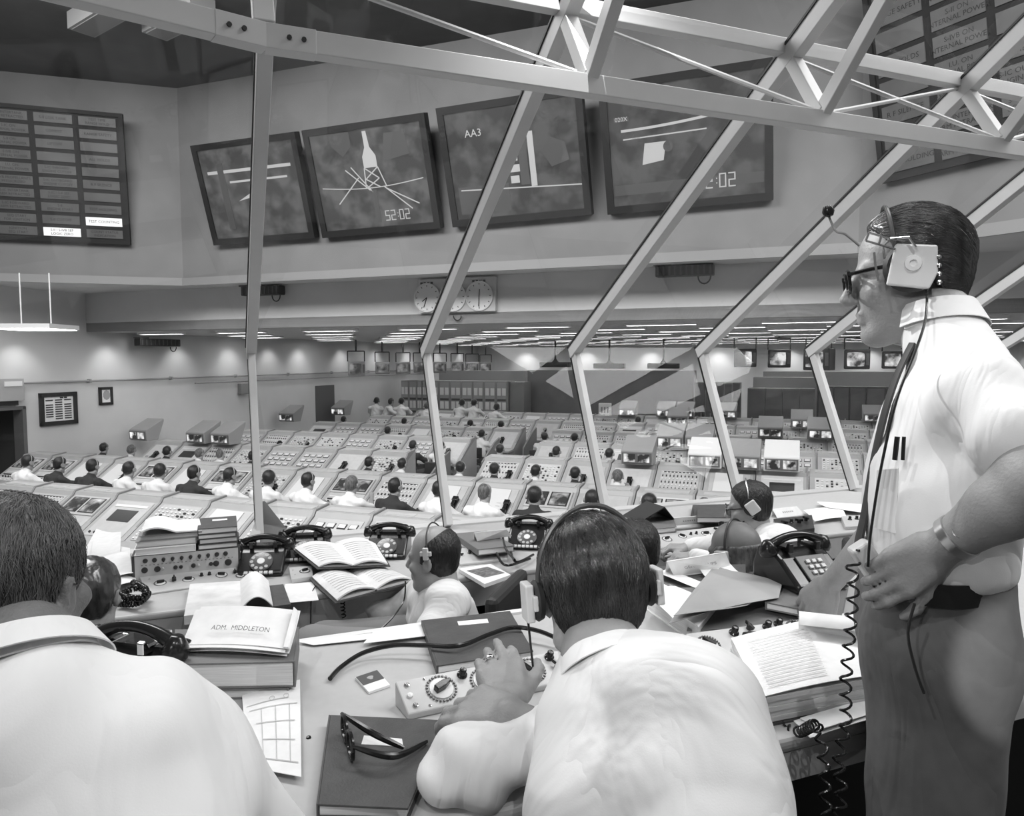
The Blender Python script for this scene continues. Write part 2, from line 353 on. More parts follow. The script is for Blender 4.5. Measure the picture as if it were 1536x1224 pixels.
# ------------------------------------------------------------------ ceiling lights of the hall
DIFF = mat('light_diffuser', .9, .5, emit=12.0)
def ceil_fixture():
    t = thing('ceiling_light', 'x', 'light')
    mb = MB(); mb.box(-.62, .62, -.11, -.095, -.05, 0); mb.box(-.62, .62, .095, .11, -.05, 0); mb.box(-.64, -.62, -.11, .11, -.05, 0); mb.box(.62, .64, -.11, .11, -.05, 0)
    build(mb, 'frame', WHITE, t)
    mb = MB(); mb.box(-.62, .62, -.095, .095, -.04, -.015); build(mb, 'diffuser', DIFF, t); return t
cf = ceil_fixture(); first = True
ROWN = ['first', 'second', 'third', 'fourth', 'fifth', 'sixth', 'seventh', 'eighth', 'ninth', 'tenth', 'eleventh', 'twelfth', 'thirteenth']
for r_ in range(12):
    p = PF + 1.0 + r_ * 1.78; stag = 1.1 * (r_ % 2); n = 0
    for c in range(11):
        q = QL + 1.2 + stag + c * 2.35
        d = RM(q, p); px = 768 + FPX * d.x / d.y if d.y > 1 else 9e9
        if px > 1600 or px < -20: continue
        n += 1
        side = 'leftmost' if n == 1 else '%s from the left' % ROWN[n - 1]
        lab = 'ceiling light %s in the %s line back from the fascia' % (side, ROWN[r_])
        if first: cf.location = RM(q, p, CEILZ); cf.rotation_euler.z = ROOMZ; cf['label'] = lab; cf['group'] = 'flush lights of the low ceiling'; first = False
        else: dup(cf, RM(q, p, CEILZ), ROOMZ, lab)
# wall washers: real spots along left and back wall
def washer(loc, tgt, power, size=95):
    l = bpy.data.lights.new('wall_washer', 'SPOT'); l.energy = power; l.spot_size = R(size); l.spot_blend = .9; l.shadow_soft_size = .08
    o = bpy.data.objects.new('wall_washer', l); COL.objects.link(o); o.location = loc
    o.rotation_euler = (Vector(tgt) - Vector(loc)).to_track_quat('-Z', 'Y').to_euler()
for x in (22, 158, 265, 342, 402, 447, 511, 562, 610, 655, 690):
    p = wl(x, 520).dot(EP); washer(tuple(RM(QL + .55, p, CEILZ - .08)), tuple(RM(QL - .05, p, CEILZ - 1.6)), 26)
for k in range(8):
    q = -12.5 + k * 3.1; washer(tuple(RM(q, PB - .7, CEILZ - .08)), tuple(RM(q, PB, CEILZ - 1.7)), 48)
# pendant light on the left
a = at_d(55, 494, 13.0); t = thing('pendant_light', 'square white pendant light hanging on two rods at the left', 'light', tuple(a), ROOMZ + R(24))
mb = MB(); mb.prism([(-.48, -.48), (.48, -.48), (.48, .48), (-.48, .48)], 0, .08, 'z'); build(mb, 'housing', WHITE, t)
mb = MB(); mb.box(-.45, .45, -.45, .45, -.012, 0); build(mb, 'diffuser', DIFF, t)
for x in (-.25, .25):
    mb = MB(); mb.tube([(x, 0, .08), (x, 0, LEDGE - a.z)], .012, 6); build(mb, 'hanging_rod', WHITE, t)

# ------------------------------------------------------------------ projection screens
def tilt_panel(name, label, cat, corners, n0=None):
    """corners TL, TR, BR, BL in pixels; foot on the wall plane, head leaning 16.7 deg into the room."""
    tilt = R(16.7); n = (EP * math.cos(tilt) + Vector((0, 0, 1)) * math.sin(tilt)).normalized()
    TL, TR, BR, BL = corners
    foot = at_plane((BL[0] + BR[0]) / 2, (BL[1] + BR[1]) / 2, RM(0, PU - .02), EP)
    return [at_plane(x, y, foot, n) for x, y in (TL, TR, BR, BL)], n
def board(name, label, cat, corners, plane_pt, n, depth, fw, frame_m, face_m):
    P = [at_plane(x, y, plane_pt, n) for x, y in corners]
    M = frame_from(P[3], P[2], P[0])
    Wd = ((P[2] - P[3]).length + (P[1] - P[0]).length) / 2; Ht = ((P[0] - P[3]).length + (P[1] - P[2]).length) / 2
    o = thing(name, label, cat); o.matrix_world = M
    mb = MB(); mb.box(0, Wd, 0, fw, -depth, .03); mb.box(0, Wd, Ht - fw, Ht, -depth, .03); mb.box(0, fw, fw, Ht - fw, -depth, .03); mb.box(Wd - fw, Wd, fw, Ht - fw, -depth, .03)
    mb.box(0, Wd, 0, Ht, -depth, -depth + .02)
    build(mb, 'frame', frame_m, o)
    mb = MB(); mb.box(fw, Wd - fw, fw, Ht - fw, -.02, 0); build(mb, 'screen_face', face_m, o)
    return o, Wd, Ht
SFR = mat('screen_frame', .006, .7)
def pic_mat(i, base): return screen_mat('projected_picture_%d' % i, i * 3.1, base * .45, base * 1.5, 2.6)
tl = R(16.7); NS = (EP * math.cos(tl) + Vector((0, 0, 1)) * math.sin(tl)).normalized()
scr = [((282, 220), (441, 197), (470, 357), (322, 368)), ((455, 196), (638, 168), (662, 342), (485, 357)),
       ((654, 163), (872, 128), (888, 322), (680, 341)), ((896, 124), (1160, 88), (1158, 300), (912, 322))]
slab_ = ['leftmost dark framed projection screen on the upper wall, behind the first mullion', 'projection screen showing a launch tower picture, second from the left',
         'third projection screen from the left, showing a rocket stack picture, marked AA3', 'rightmost and largest projection screen with clock digits at lower right']
PIC = mat('picture_light_grey', .3, .6, emit=.17); PICD = mat('picture_dark_grey', .05, .6, emit=.02)
def put_text(mb, txt, size, x, y, z): 
    M0 = mb.M; mb.M = M0 @ tr(x, y, z); v, f = text_geo(txt, size); mb.raw(v, f); mb.M = M0
def seg_digits(mb, txt, x, y, h, z):          # squared clock digits
    segs = {'5': 'afgcd', '2': 'abged', '0': 'abcdef'}; wd = h * .5; th = h * .09
    for ch in txt:
        if ch == ':':
            mb.box(x + wd * .2, x + wd * .35, y + h * .3, y + h * .38, z, z + .004); mb.box(x + wd * .2, x + wd * .35, y + h * .62, y + h * .7, z, z + .004); x += wd * .6; continue
        for s in segs[ch]:
            r = {'a': (0, wd, h - th, h), 'd': (0, wd, 0, th), 'g': (0, wd, h / 2 - th / 2, h / 2 + th / 2), 'f': (0, th, h / 2, h), 'b': (wd - th, wd, h / 2, h), 'e': (0, th, 0, h / 2), 'c': (wd - th, wd, 0, h / 2)}[s]
            mb.box(x + r[0], x + r[1], y + r[2], y + r[3], z, z + .004)
        x += wd * 1.3
for i, cs in enumerate(scr):
    foot = at_plane((cs[3][0] + cs[2][0]) / 2, (cs[3][1] + cs[2][1]) / 2, RM(0, PU - .14), EP)
    o, W, H = board('projection_screen', slab_[i], 'screen', cs, foot, NS, .12, .11, SFR, pic_mat(i, (.065, .07, .055, .05)[i]))
    o['group'] = 'projection screens on the upper wall'
    mb = MB(); dk = MB()
    if i == 0:
        mb.box(W * .1, W * .9, H * .7, H * .73, 0, .004); mb.box(W * .3, W * .85, H * .6, H * .62, 0, .004); dk.box(W * .2, W * .26, H * .15, H * .8, 0, .005)
        mb.slab([(W * .35, H * .42, .004), (W * .6, H * .47, .004), (W * .55, H * .6, .004), (W * .51, H * .6, .004), (W * .5, H * .5, .004)], .003)
    if i == 1:      # launcher tower against the sky, swing arms, flame trench
        mb.slab([(W * .52, H * .92, .004), (W * .49, H * .92, .004), (W * .49, H * .78, .004), (W * .46, H * .70, .004), (W * .46, H * .6, .004), (W * .57, H * .6, .004), (W * .57, H * .70, .004), (W * .53, H * .78, .004)][::-1], .003)
        for a, b in (((.46, .6), (.57, .5)), ((.57, .6), (.46, .5)), ((.46, .6), (.45, .42)), ((.57, .6), (.62, .42)), ((.46, .5), (.57, .42)), ((.57, .5), (.46, .42)), ((.3, .6), (.48, .4)), ((.35, .62), (.5, .38)), ((.6, .42), (.8, .2)), ((.62, .4), (.86, .24)), ((.2, .3), (.4, .52))):
            mb.bar((W * a[0], H * a[1], .003), (W * b[0], H * b[1], .003), .018, .004)
        mb.sheet(lambda u, v: (W * (.08 + .84 * u), H * (.455 - .04 * math.sin(u * math.pi) + .008 * v), .006), 14, 1)
        dk.box(W * .49, W * .53, H * .1, H * .4, 0, .005); dk.slab([(W * .2, H * .95, .004), (W * .38, H * .93, .004), (W * .38, H * .8, .004), (W * .3, H * .72, .004), (W * .22, H * .82, .004)][::-1], .003)
        dk.slab([(W * .66, H * .88, .004), (W * .82, H * .88, .004), (W * .84, H * .68, .004), (W * .62, H * .64, .004)][::-1], .003)
        seg_digits(mb, '52:02', W * .57, H * .11, .17, 0.002)
    if i == 2:
        put_text(mb, 'AA3', .16, W * .24, H * .76, .006)
        for k in range(5): mb.box(W * .47, W * (.53 + .02 * (k % 2)), H * (.32 + .09 * k), H * (.38 + .09 * k), 0, .004)
        mb.box(W * .61, W * .65, H * .28, H * .72, 0, .004); dk.box(W * .54, W * .60, H * .3, H * .72, 0, .005)
        dk.slab([(W * .7, H * .55, .004), (W * .76, H * .66, .004), (W * .86, H * .6, .004), (W * .88, H * .46, .004), (W * .76, H * .42, .004)][::-1], .003)
        mb.sheet(lambda u, v: (W * (.1 + .85 * u), H * (.30 - .05 * u + .01 * v), .006), 10, 1); dk.box(W * .08, W * .45, H * .1, H * .33, 0, .004)
    if i == 3:
        M0 = mb.M; dk.box(W * .08, W * .17, H * .70, H * .735, 0, .004); put_text(mb, '020X', .085, W * .125, H * .717, .007)
        mb.slab([(W * .24, H * .36, .004), (W * .37, H * .38, .004), (W * .39, H * .52, .004), (W * .26, H * .52, .004)], .003)
        for cx, cy_, rr in ((.21, .575, .055), (.40, .48, .07)):
            dk._add([(W * cx + rr * math.cos(a), H * cy_ + rr * 1.1 * math.sin(a), .006) for a in [k * math.pi / 8 for k in range(16)]], [tuple(range(16))])
        mb.sheet(lambda u, v: (W * (.12 + .55 * u), H * (.62 + .04 * u * u + .02 * v), .006), 10, 1); mb.sheet(lambda u, v: (W * (.13 + .5 * u), H * (.56 + .01 * v + .01 * u), .006), 10, 1)
        dk.box(W * .05, W * .95, H * .14, H * .22, 0, .004)
        seg_digits(mb, '52:02', W * .56, H * .13, .2, 0.006)
    if mb.v: build(mb, 'picture_detail', PIC, o)
    if dk.v: build(dk, 'picture_shadow', PICD, o)

# ------------------------------------------------------------------ status boards
BFR = mat('board_frame', .007, .7); CELL = mat('board_cell', .05, .5, emit=.035, var=.02, vscale=2); CELLT = mat('board_letter', .012, .6)
LIT = mat('lit_cell', .7, .5, emit=.42); CELL2 = mat('board_cell_pale', .1, .5, emit=.07)
rows_txt = [['S-IC OXYGEN', 'S-II LOX\nTANK', 'S-IVB CALIBRATION', 'PRE LAUNCH'],
    ['S-IC INTERTANK\nARM RETRACTED', 'S-II LOX TANK', 'TEST TIME\nRANGE HOLD', ''], ['S-IC ON\nINTERNAL POWER', 'COMMIT', 'RANGE SAFETY', ''], ['S-II ON\nINTERNAL POWER', 'LIFTOFF', '', ''],
    ['S-IVB ON\nINTERNAL POWER', '', 'ALL HOLDS', ''], ['I.U. ON\nINTERNAL POWER', 'S-IC INBOARD\nENGINE CUTOFF', '', ''], ['S-IVB PROPELLANTS\nPRESSURIZED', 'S-IC OUTBOARD\nENGINE CUTOFF', 'R F SILENCE', ''],
    ['S-IC INTERTANK\nARM RETRACTED', 'S-IC / S-II SEP\nLOGIC ZERO', '', ''], ['S-IC FORWARD\nARM RETRACTED', 'S-II\nENGINE START', 'TEST HOLDING', ''], ['SEQ START\nFOR IGNITION', 'S-II CUTOFF', 'TEST COUNTING', ''], ['IGNITION\nSEQ START', 'S-II / S-IVB SEP\nLOGIC ZERO', 'COUNT STATUS\nINDICATION', '']]
def status_board(label, corners, pt, n, ncol, nrow, right_cols, lit, tilt_up=True):
    o, W, H = board('status_board', label, 'board', corners, pt, n, .1, .07, BFR, BFR); o['group'] = 'status boards'
    cw = (W - .14) / ncol; ch = (H - .14) / nrow
    cells = MB(); lits = MB(); txt = MB()
    for r_ in range(nrow):
        for c in range(ncol):
            x0 = .07 + c * cw + .05; x1 = .07 + (c + 1) * cw - .05; y1 = H - .07 - r_ * ch - .035; y0 = H - .07 - (r_ + 1) * ch + .035
            (lits if (r_, c) in lit else cells).box(x0, x1, y0, y1, 0, .02)
            cc = c - (ncol - right_cols); s = rows_txt[(r_ + 1) % 11][cc % 3]
            if s:
                if '\n' in s: 
                    a, b = s.split('\n'); put_text(txt, a, ch * .28, (x0 + x1) / 2, (y0 + y1) / 2 + ch * .15, .023); put_text(txt, b, ch * .28, (x0 + x1) / 2, (y0 + y1) / 2 - ch * .15, .023)
                else: put_text(txt, s, ch * .30, (x0 + x1) / 2, (y0 + y1) / 2, .023)
    build(cells, 'legend_cell', CELL, o); build(txt, 'legend_lettering', CELLT, o)
    if lits.v: build(lits, 'lit_legend_cell', LIT, o)['label'] = 'lit white cells'
    return o
tb = R(10); NLt = (NL * math.cos(tb) + Vector((0, 0, 1)) * math.sin(tb)).normalized()
status_board('wide black status board of legend cells on the upper wall at far left', ((-225, 135), (195, 172), (210, 368), (-225, 349)), at_plane(100, 362, CL - NL * .12, NL), NLt, 6, 10, 3, {(8, 5), (9, 4)})
NRt = (NR * math.cos(tb) + Vector((0, 0, 1)) * math.sin(tb)).normalized()
status_board('tilted black status board behind the roof truss at upper right', ((1262, -40), (1700, -190), (1720, 180), (1321, 276)), at_plane(1450, 250, CR - NR * .12, NR), NRt, 4, 8, 3, set())

# ------------------------------------------------------------------ clocks and projector boxes on the fascia
def fas(px, py): return at_plane(px, py, RM(0, PF), EP)
a = fas(631, 420); b = fas(746, 424); c = fas(640, 470); M = frame_from(RM(a.dot(EQ), PF, c.z), RM(b.dot(EQ), PF, c.z), RM(a.dot(EQ), PF, a.z))
W = (b - a).dot(EQ); H = a.z - c.z; t = thing('clock_panel', 'long grey panel of three round clocks on the fascia wall', 'clock', tuple(M.translation), ROOMZ)
LOC = lambda: rot('X', 90)                    # local plate plane xz facing -y
mb = MB(); mb.box(0, W, -.1, 0, 0, H); build(mb, 'panel', mat('clock_panel_grey', .48, .5), t, bevel=.01)
for k, (fx, hr, mn) in enumerate(((.12, 235, 200), (.46, 250, 215), (.80, 4, 182))):
    mb = MB(); mb.M = tr(W * fx, -.1, H * .45) @ rot('X', 90); mb.lathe([(.0, 0), (.26, 0), (.27, .025), (.245, .03), (.24, .012), (0, .012)], 28, False); f = build(mb, 'clock_face', mat('clock_white', .7, .4), t, smooth=True)
    mb = MB(); mb.M = tr(W * fx, -.115, H * .45) @ rot('X', 90)
    for an, L in ((hr, .12), (mn, .19)):
        an = R(an); mb.bar((0, 0, .004), (L * math.sin(an), L * math.cos(an), .004), .016, .004)
    for h in range(12): an = h * math.pi / 6; mb.bar((.2 * math.sin(an), .2 * math.cos(an), .002), (.23 * math.sin(an), .23 * math.cos(an), .002), .012, .003)
    build(mb, 'clock_hand', BLACKM, f)
    mb = MB(); mb.M = tr(W * fx, -.105, H * .88) @ rot('X', 90); [mb.box(-.14 + j * .07, -.09 + j * .07, -.02, .02, 0, .002) for j in range(4)]; build(mb, 'caption', BLACKM, t)
mb = MB(); mb.tube([(W * .5 + .08 * math.cos(u), -.05, -.06 + .09 * math.sin(u)) for u in [math.pi + k * math.pi / 8 for k in range(9)]], .012, 6); build(mb, 'loose_cable', BLACKM, t)
def camera_bar(px0, px1, py, label, plane, plen=None):
    a = plane(px0, py); b = plane(px1, py); L = (b - a).length; m_ = (a + b) / 2; ang = math.atan2((b - a).y, (b - a).x)
    t = thing('projector_bar', label, 'fixture', tuple(m_), ang)
    mb = MB(); mb.box(-L / 2, L / 2, -.2, 0, -.09, .09); build(mb, 'housing', BLACKM, t, bevel=.015)
    mb = MB()
    for k in range(10): mb.box(-L / 2 + L * (k + .3) / 10, -L / 2 + L * (k + .6) / 10, -.215, -.2, -.07, .07)
    mb.box(-L / 2 - .03, -L / 2 + .25, -.22, -.02, .09, .12); build(mb, 'vent_slat', mat('slat_grey', .06, .5), t)
    mb = MB(); mb.tube([(L / 2 - .15 + .1 * math.cos(u), -.1, -.1 + .12 * math.sin(u)) for u in [math.pi + k * math.pi / 8 for k in range(9)]], .012, 6); build(mb, 'hanging_cable', BLACKM, t)
camera_bar(371, 428, 437, 'small dark slotted bar fixture on the fascia beside the first mullion', fas)
camera_bar(986, 1072, 407, 'large dark slotted bar fixture on the fascia above the clock level', lambda x, y: at_plane(x, y, RM(0, PF - .1), EP))
camera_bar(201, 262, 514, 'dark slotted bar fixture under the low ceiling on the left wall', lambda x, y: at_plane(x, y, RM(QL + .25, 0), EQ))

# ------------------------------------------------------------------ hanging fixtures and monitors
for px, py, lab in ((833, 547, 'leftmost'), (914, 549, 'middle'), (995, 549, 'rightmost')):
    a = at_d(px, py, 26.0); t = thing('hanging_fixture', '%s of the three black inverted-T ceiling speakers before the bright back wall' % lab, 'fixture', tuple(a), ROOMZ, 'inverted-T fixtures')
    mb = MB(); mb.box(-.55, .55, -.12, .12, -.09, .09); mb.box(-.5, .5, -.14, .14, -.06, .06); build(mb, 'bar', BLACKM, t, bevel=.02)
    mb = MB(); mb.M = tr(0, 0, .09); mb.lathe([(.13, 0), (.06, .08), (.035, .13), (.035, CEILZ - a.z - .09)], 10); build(mb, 'stem', BLACKM, t, smooth=True)
def tv_monitor(px, py, d, wpx, yaw, label, dark=.05, seed=1, grp=None, handle=True, bright=.8):
    a = at_d(px, py, d); Wm = wpx * d / FPX; Hm = Wm * .82
    t = thing('hanging_monitor', label, 'monitor', tuple(a), ROOMZ + R(yaw), grp)
    cm = mat('monitor_case_%d' % int(dark * 100), dark, .45)
    mb = MB(); mb.prism([(-Wm / 2, 0), (Wm / 2, 0), (Wm * .42, Wm * .75), (-Wm * .42, Wm * .75)], -Hm / 2, Hm / 2, 'z'); build(mb, 'case', cm, t, bevel=.03)
    mb = MB(); 
    def sf(u, v):
        x = (u - .5) * 2; z = (v - .5) * 2; return (x * Wm * .34 * (1 - .06 * z * z) - Wm * .06, -.02 - .03 * (1 - x * x) * (1 - z * z), z * Hm * .36 * (1 - .06 * x * x))
    mb.sheet(sf, 8, 8); build(mb, 'tube_face', screen_mat('tv_picture_%d' % seed, seed * 5.3, .03, bright, 3.2), t, smooth='all')
    mb = MB(); mb.box(Wm * .34, Wm * .46, -.012, 0, -Hm * .3, Hm * .3); build(mb, 'control_panel', mat('monitor_panel', .12, .4), t)
    up = CEILZ - a.z
    mb = MB()
    for x in (-Wm * .48, Wm * .48): mb.tube([(x, .15, Hm / 2), (x, .15, Hm / 2 + .35)], .02, 6)
    mb.tube([(-Wm * .48, .15, Hm / 2 + .35), (Wm * .48, .15, Hm / 2 + .35)], .02, 6); mb.tube([(0, .15, Hm / 2 + .35), (0, .15, up)], .03, 6)
    build(mb, 'yoke', BLACKM, t)
    return t
for k, (px, w_, y_, lab) in enumerate(((1118, 33, 537, 'leftmost of the dark monitors hung at the right of the back wall'), (1169, 33, 538, 'dark hung monitor showing vertical stripes, second in the right group'),
      (1224, 40, 539, 'dark hung monitor crossed by the fifth mullion'), (1286, 36, 539, 'hung monitor showing a dim grey picture, right of the fifth mullion'), (1341, 32, 540, 'hung monitor beside the standing man chin, farthest right'))):
    tv_monitor(px, y_, 22.5, w_, (8, 6, -25, 4, 2)[k], lab, .035, k + 1, 'monitors hung at right')
for k, (px, w_, y_) in enumerate(((535, 26, 553), (574, 22, 552), (605, 22, 552), (630, 20, 551), (660, 20, 551), (686, 20, 551), (708, 20, 551), (728, 18, 551))):
    tv_monitor(px, y_, 25 + k * 1.3, w_, 38 - 3 * k, 'grey hung monitor %s in the receding line along the left wall' % ('leftmost' if k == 0 else '%s from the left' % ROWN[k]), .33, k + 9, 'monitors hung along the left wall', bright=.25)
# ------------------------------------------------------------------ window wall of the gallery
KT, KZ, S0 = 4.42, 1.518, .18                 # kink line of the glass, first mullion position
BT, BZ = 3.96, .50                            # foot of the glass on the window desk
TT, TZ = 1.3, 1.518 + .6 * (4.42 - 1.3)       # upper glass reaches back over the gallery
A2 = Vector((math.sin(R(53.8)), math.cos(R(53.8)), 0)); T2 = Vector((-A2.y, A2.x, 0))
MUL = mat('mullion_paint', .55, .45, var=.02, vscale=6); GASK = mat('gasket_black', .02, .6)
GLASS = glass_mat()
K0 = GL(S0, KT)
def G1(k, t, z): return GL(S0 + k, t, z)
def G0(u, t, z): v = K0 - A2 * u + T2 * (t - KT); return Vector((v.x, v.y, z))
def pane(idx, f, k0, k1, desc):
    w_ = thing('window_%d' % idx, desc, 'window'); del w_['label']; del w_['category']; struct(w_)
    mb = MB(); mb.quad(*(tuple(f(*a)) for a in ((k0, BT, BZ), (k1, BT, BZ), (k1, KT, KZ), (k0, KT, KZ)))); build(mb, 'lower_pane', GLASS, w_)
    mb = MB(); mb.quad(*(tuple(f(*a)) for a in ((k0, KT, KZ), (k1, KT, KZ), (k1, TT, TZ), (k0, TT, TZ)))); build(mb, 'upper_pane', GLASS, w_)
pane(1, lambda k, t, z: G0(k, t, z), 2.6, 0, 'w')
for k in range(6): pane(k + 2, G1, k, k + 1, 'w')
# cladding strip of the kink and sill
for k in range(7):
    f = (lambda t, z, k=k: G1(k, t, z))
    lo = [f(BT - .0, BZ), f(KT, KZ)]; hi = [f(KT, KZ), f(TT, TZ)]
    nlo = (ET * math.sin(R(65.5)) - Vector((0, 0, 1)) * math.cos(R(65.5))); nhi = (ET * .51 + Vector((0, 0, 1)) * .86)
    t = thing('trim_%d' % (k + 10), '', ''); del t['label']; del t['category']; struct(t)
    mb = MB(); mb.bar(lo[0] - nlo * .035, lo[1] - nlo * .035 + Vector((0, 0, .02)), .038, .06, nlo); build(mb, 'lower_mullion', MUL, t, bevel=.003)
    mb = MB(); mb.bar(hi[0] - nhi * .045, hi[1] - nhi * .045, .052, .075, nhi); build(mb, 'upper_mullion', MUL, t, bevel=.003)
    mb = MB(); mb.bar(hi[0] - nhi * .004, hi[1] - nhi * .004, .062, .010, nhi); mb.bar(lo[0] - nlo * .003, lo[1] - nlo * .003, .044, .008, nlo)
    build(mb, 'gasket', GASK, t)
    mb = MB()
    for z in (.05, .08):
        c = lo[1] + (lo[0] - lo[1]).normalized() * z - nlo * .067; mb.M = tr(*c); mb.lathe([(.004, -.004), (.004, .004)], 8)
    build(mb, 'screw', BLACKM, t)
# ------------------------------------------------------------------ roof truss
tr_ = thing('roof_truss', 'white painted triangular steel truss spanning the glass roof overhead', 'truss')
B1T, B1Z, B2T, B2Z = 2.258, 2.352, 2.46, 2.70
B3T = 1.42; B3Z = 1.518 + .6 * (4.42 - B3T) - .03
CH = .075
N1 = lambda k: G1(k, B1T, B1Z) if k > 0 else G1(-.03, B1T + .0, B1Z)
N2 = lambda k: G1(k, B2T, B2Z) if k > 0 else G1(-.03, B2T, B2Z)
N3 = lambda k: G1(k, B3T, B3Z)
def part_bar(name, a, b, w_, h_, up=(0, 0, 1)):
    mb = MB(); mb.bar(a, b, w_, h_, up); return build(mb, name, MUL, tr_, bevel=.003)
part_bar('lower_chord', N1(0), N1(6), .055, .066)
part_bar('lower_chord', N1(0), N1(0) - A2 * 2.2, .055, .066)
part_bar('purlin', N2(0), N2(6), .05, .06); part_bar('purlin', N2(0), N2(0) - A2 * 2.2, .05, .06)
part_bar('upper_chord', N3(0), N3(6), .06, .075)
for k in range(0, 6):
    part_bar('web_member', N1(k) + Vector((0, 0, .03)), N2(k), .05 if k else .06, .05)
    if k: part_bar('web_member', N1(k) + Vector((0, 0, .03)), N3(k), .042, .055)
    if k < 5:
        mb = MB(); mb.tube([N1(k + 1) + Vector((0, 0, .04)) - ES * .05, N2(k) - Vector((0, 0, .03))], .0095, 8); build(mb, 'tie_rod', MUL, tr_, smooth=True)
    if k >= 2:
        mb = MB(); mb.tube([N1(k) + Vector((0, 0, .04)) + ES * .05, N2(k + 1) - Vector((0, 0, .03))], .0085, 8); build(mb, 'tie_rod', MUL, tr_, smooth=True)
mb = MB()
for sgn, dr_ in ((1, ES), (-1, A2)):
    c = N1(0) + dr_ * sgn * .08; x = dr_ * sgn
    mb.bar(N1(0), N1(0) + x * .14, .058, .069)
gp = build(mb, 'gusset_plate', MUL, tr_, bevel=.002)
mb = MB()
for sgn, dr_ in ((1, ES), (-1, A2)):
    nn = Vector((-dr_.y, dr_.x, 0))
    for u in (.065, .105):
        c = N1(0) + dr_ * sgn * u - nn * .030; mb.tube([c, c - nn * .006], .007, 8)
build(mb, 'bolt', BLACKM, gp)

# ------------------------------------------------------------------ gallery floor and steps
mb = MB(); mb.M = Matrix.Rotation(GALZ, 4, 'Z'); mb.box(-4.5, 7, 1.55, 4.3, -.45, -.25); struct(build(mb, 'floor_lower_tier', mat('gallery_carpet', .06, .9, bump=.3, bscale=300)))
mb = MB(); mb.M = Matrix.Rotation(GALZ, 4, 'Z'); mb.box(-4.5, 7, -2.6, 1.75, -.3, 0); struct(build(mb, 'floor_gallery', MATS['gallery_carpet']))
mb = MB(); mb.M = Matrix.Rotation(GALZ, 4, 'Z'); mb.box(-4.5, 7, 4.2, 4.45, -1.9, .42); struct(build(mb, 'wall_parapet', WALL))
# ------------------------------------------------------------------ control consoles
CON = mat('console_enamel', .40, .45, var=.015, vscale=3); PLATE = mat('console_plate', .50, .45, var=.03, vscale=9); PLATEB = mat('console_plate_pale', .62, .5, var=.03, vscale=12)
TRIMD = mat('console_dark_trim', .08, .5); BTN = mat('console_button', .72, .4); KNOB = mat('console_knob', .03, .35); SHT = mat('loose_sheet', .85, .8)
CW, ROWP, RSTEP, CTOP = .86, 8.3, 2.78, 1.2
PROF = [(-.78, .66), (-.78, .70), (-.38, .72), (.26, 1.11), (.30, 1.17), (.62, 1.20), (.62, 0), (-.30, 0), (-.34, .66)]
SL0, SL1 = Vector((0, -.38, .72)), Vector((0, .26, 1.11)); SLL = (SL1 - SL0).length
SLM = frame_from(Vector((0, -.38, .72)), Vector((1, -.38, .72)), Vector((0, .26, 1.11)))
TPM = frame_from(Vector((0, .30, 1.17)), Vector((1, .30, 1.17)), Vector((0, .62, 1.20)))
DKM = tr(0, -.78, .702)
rnd = random.Random(11)
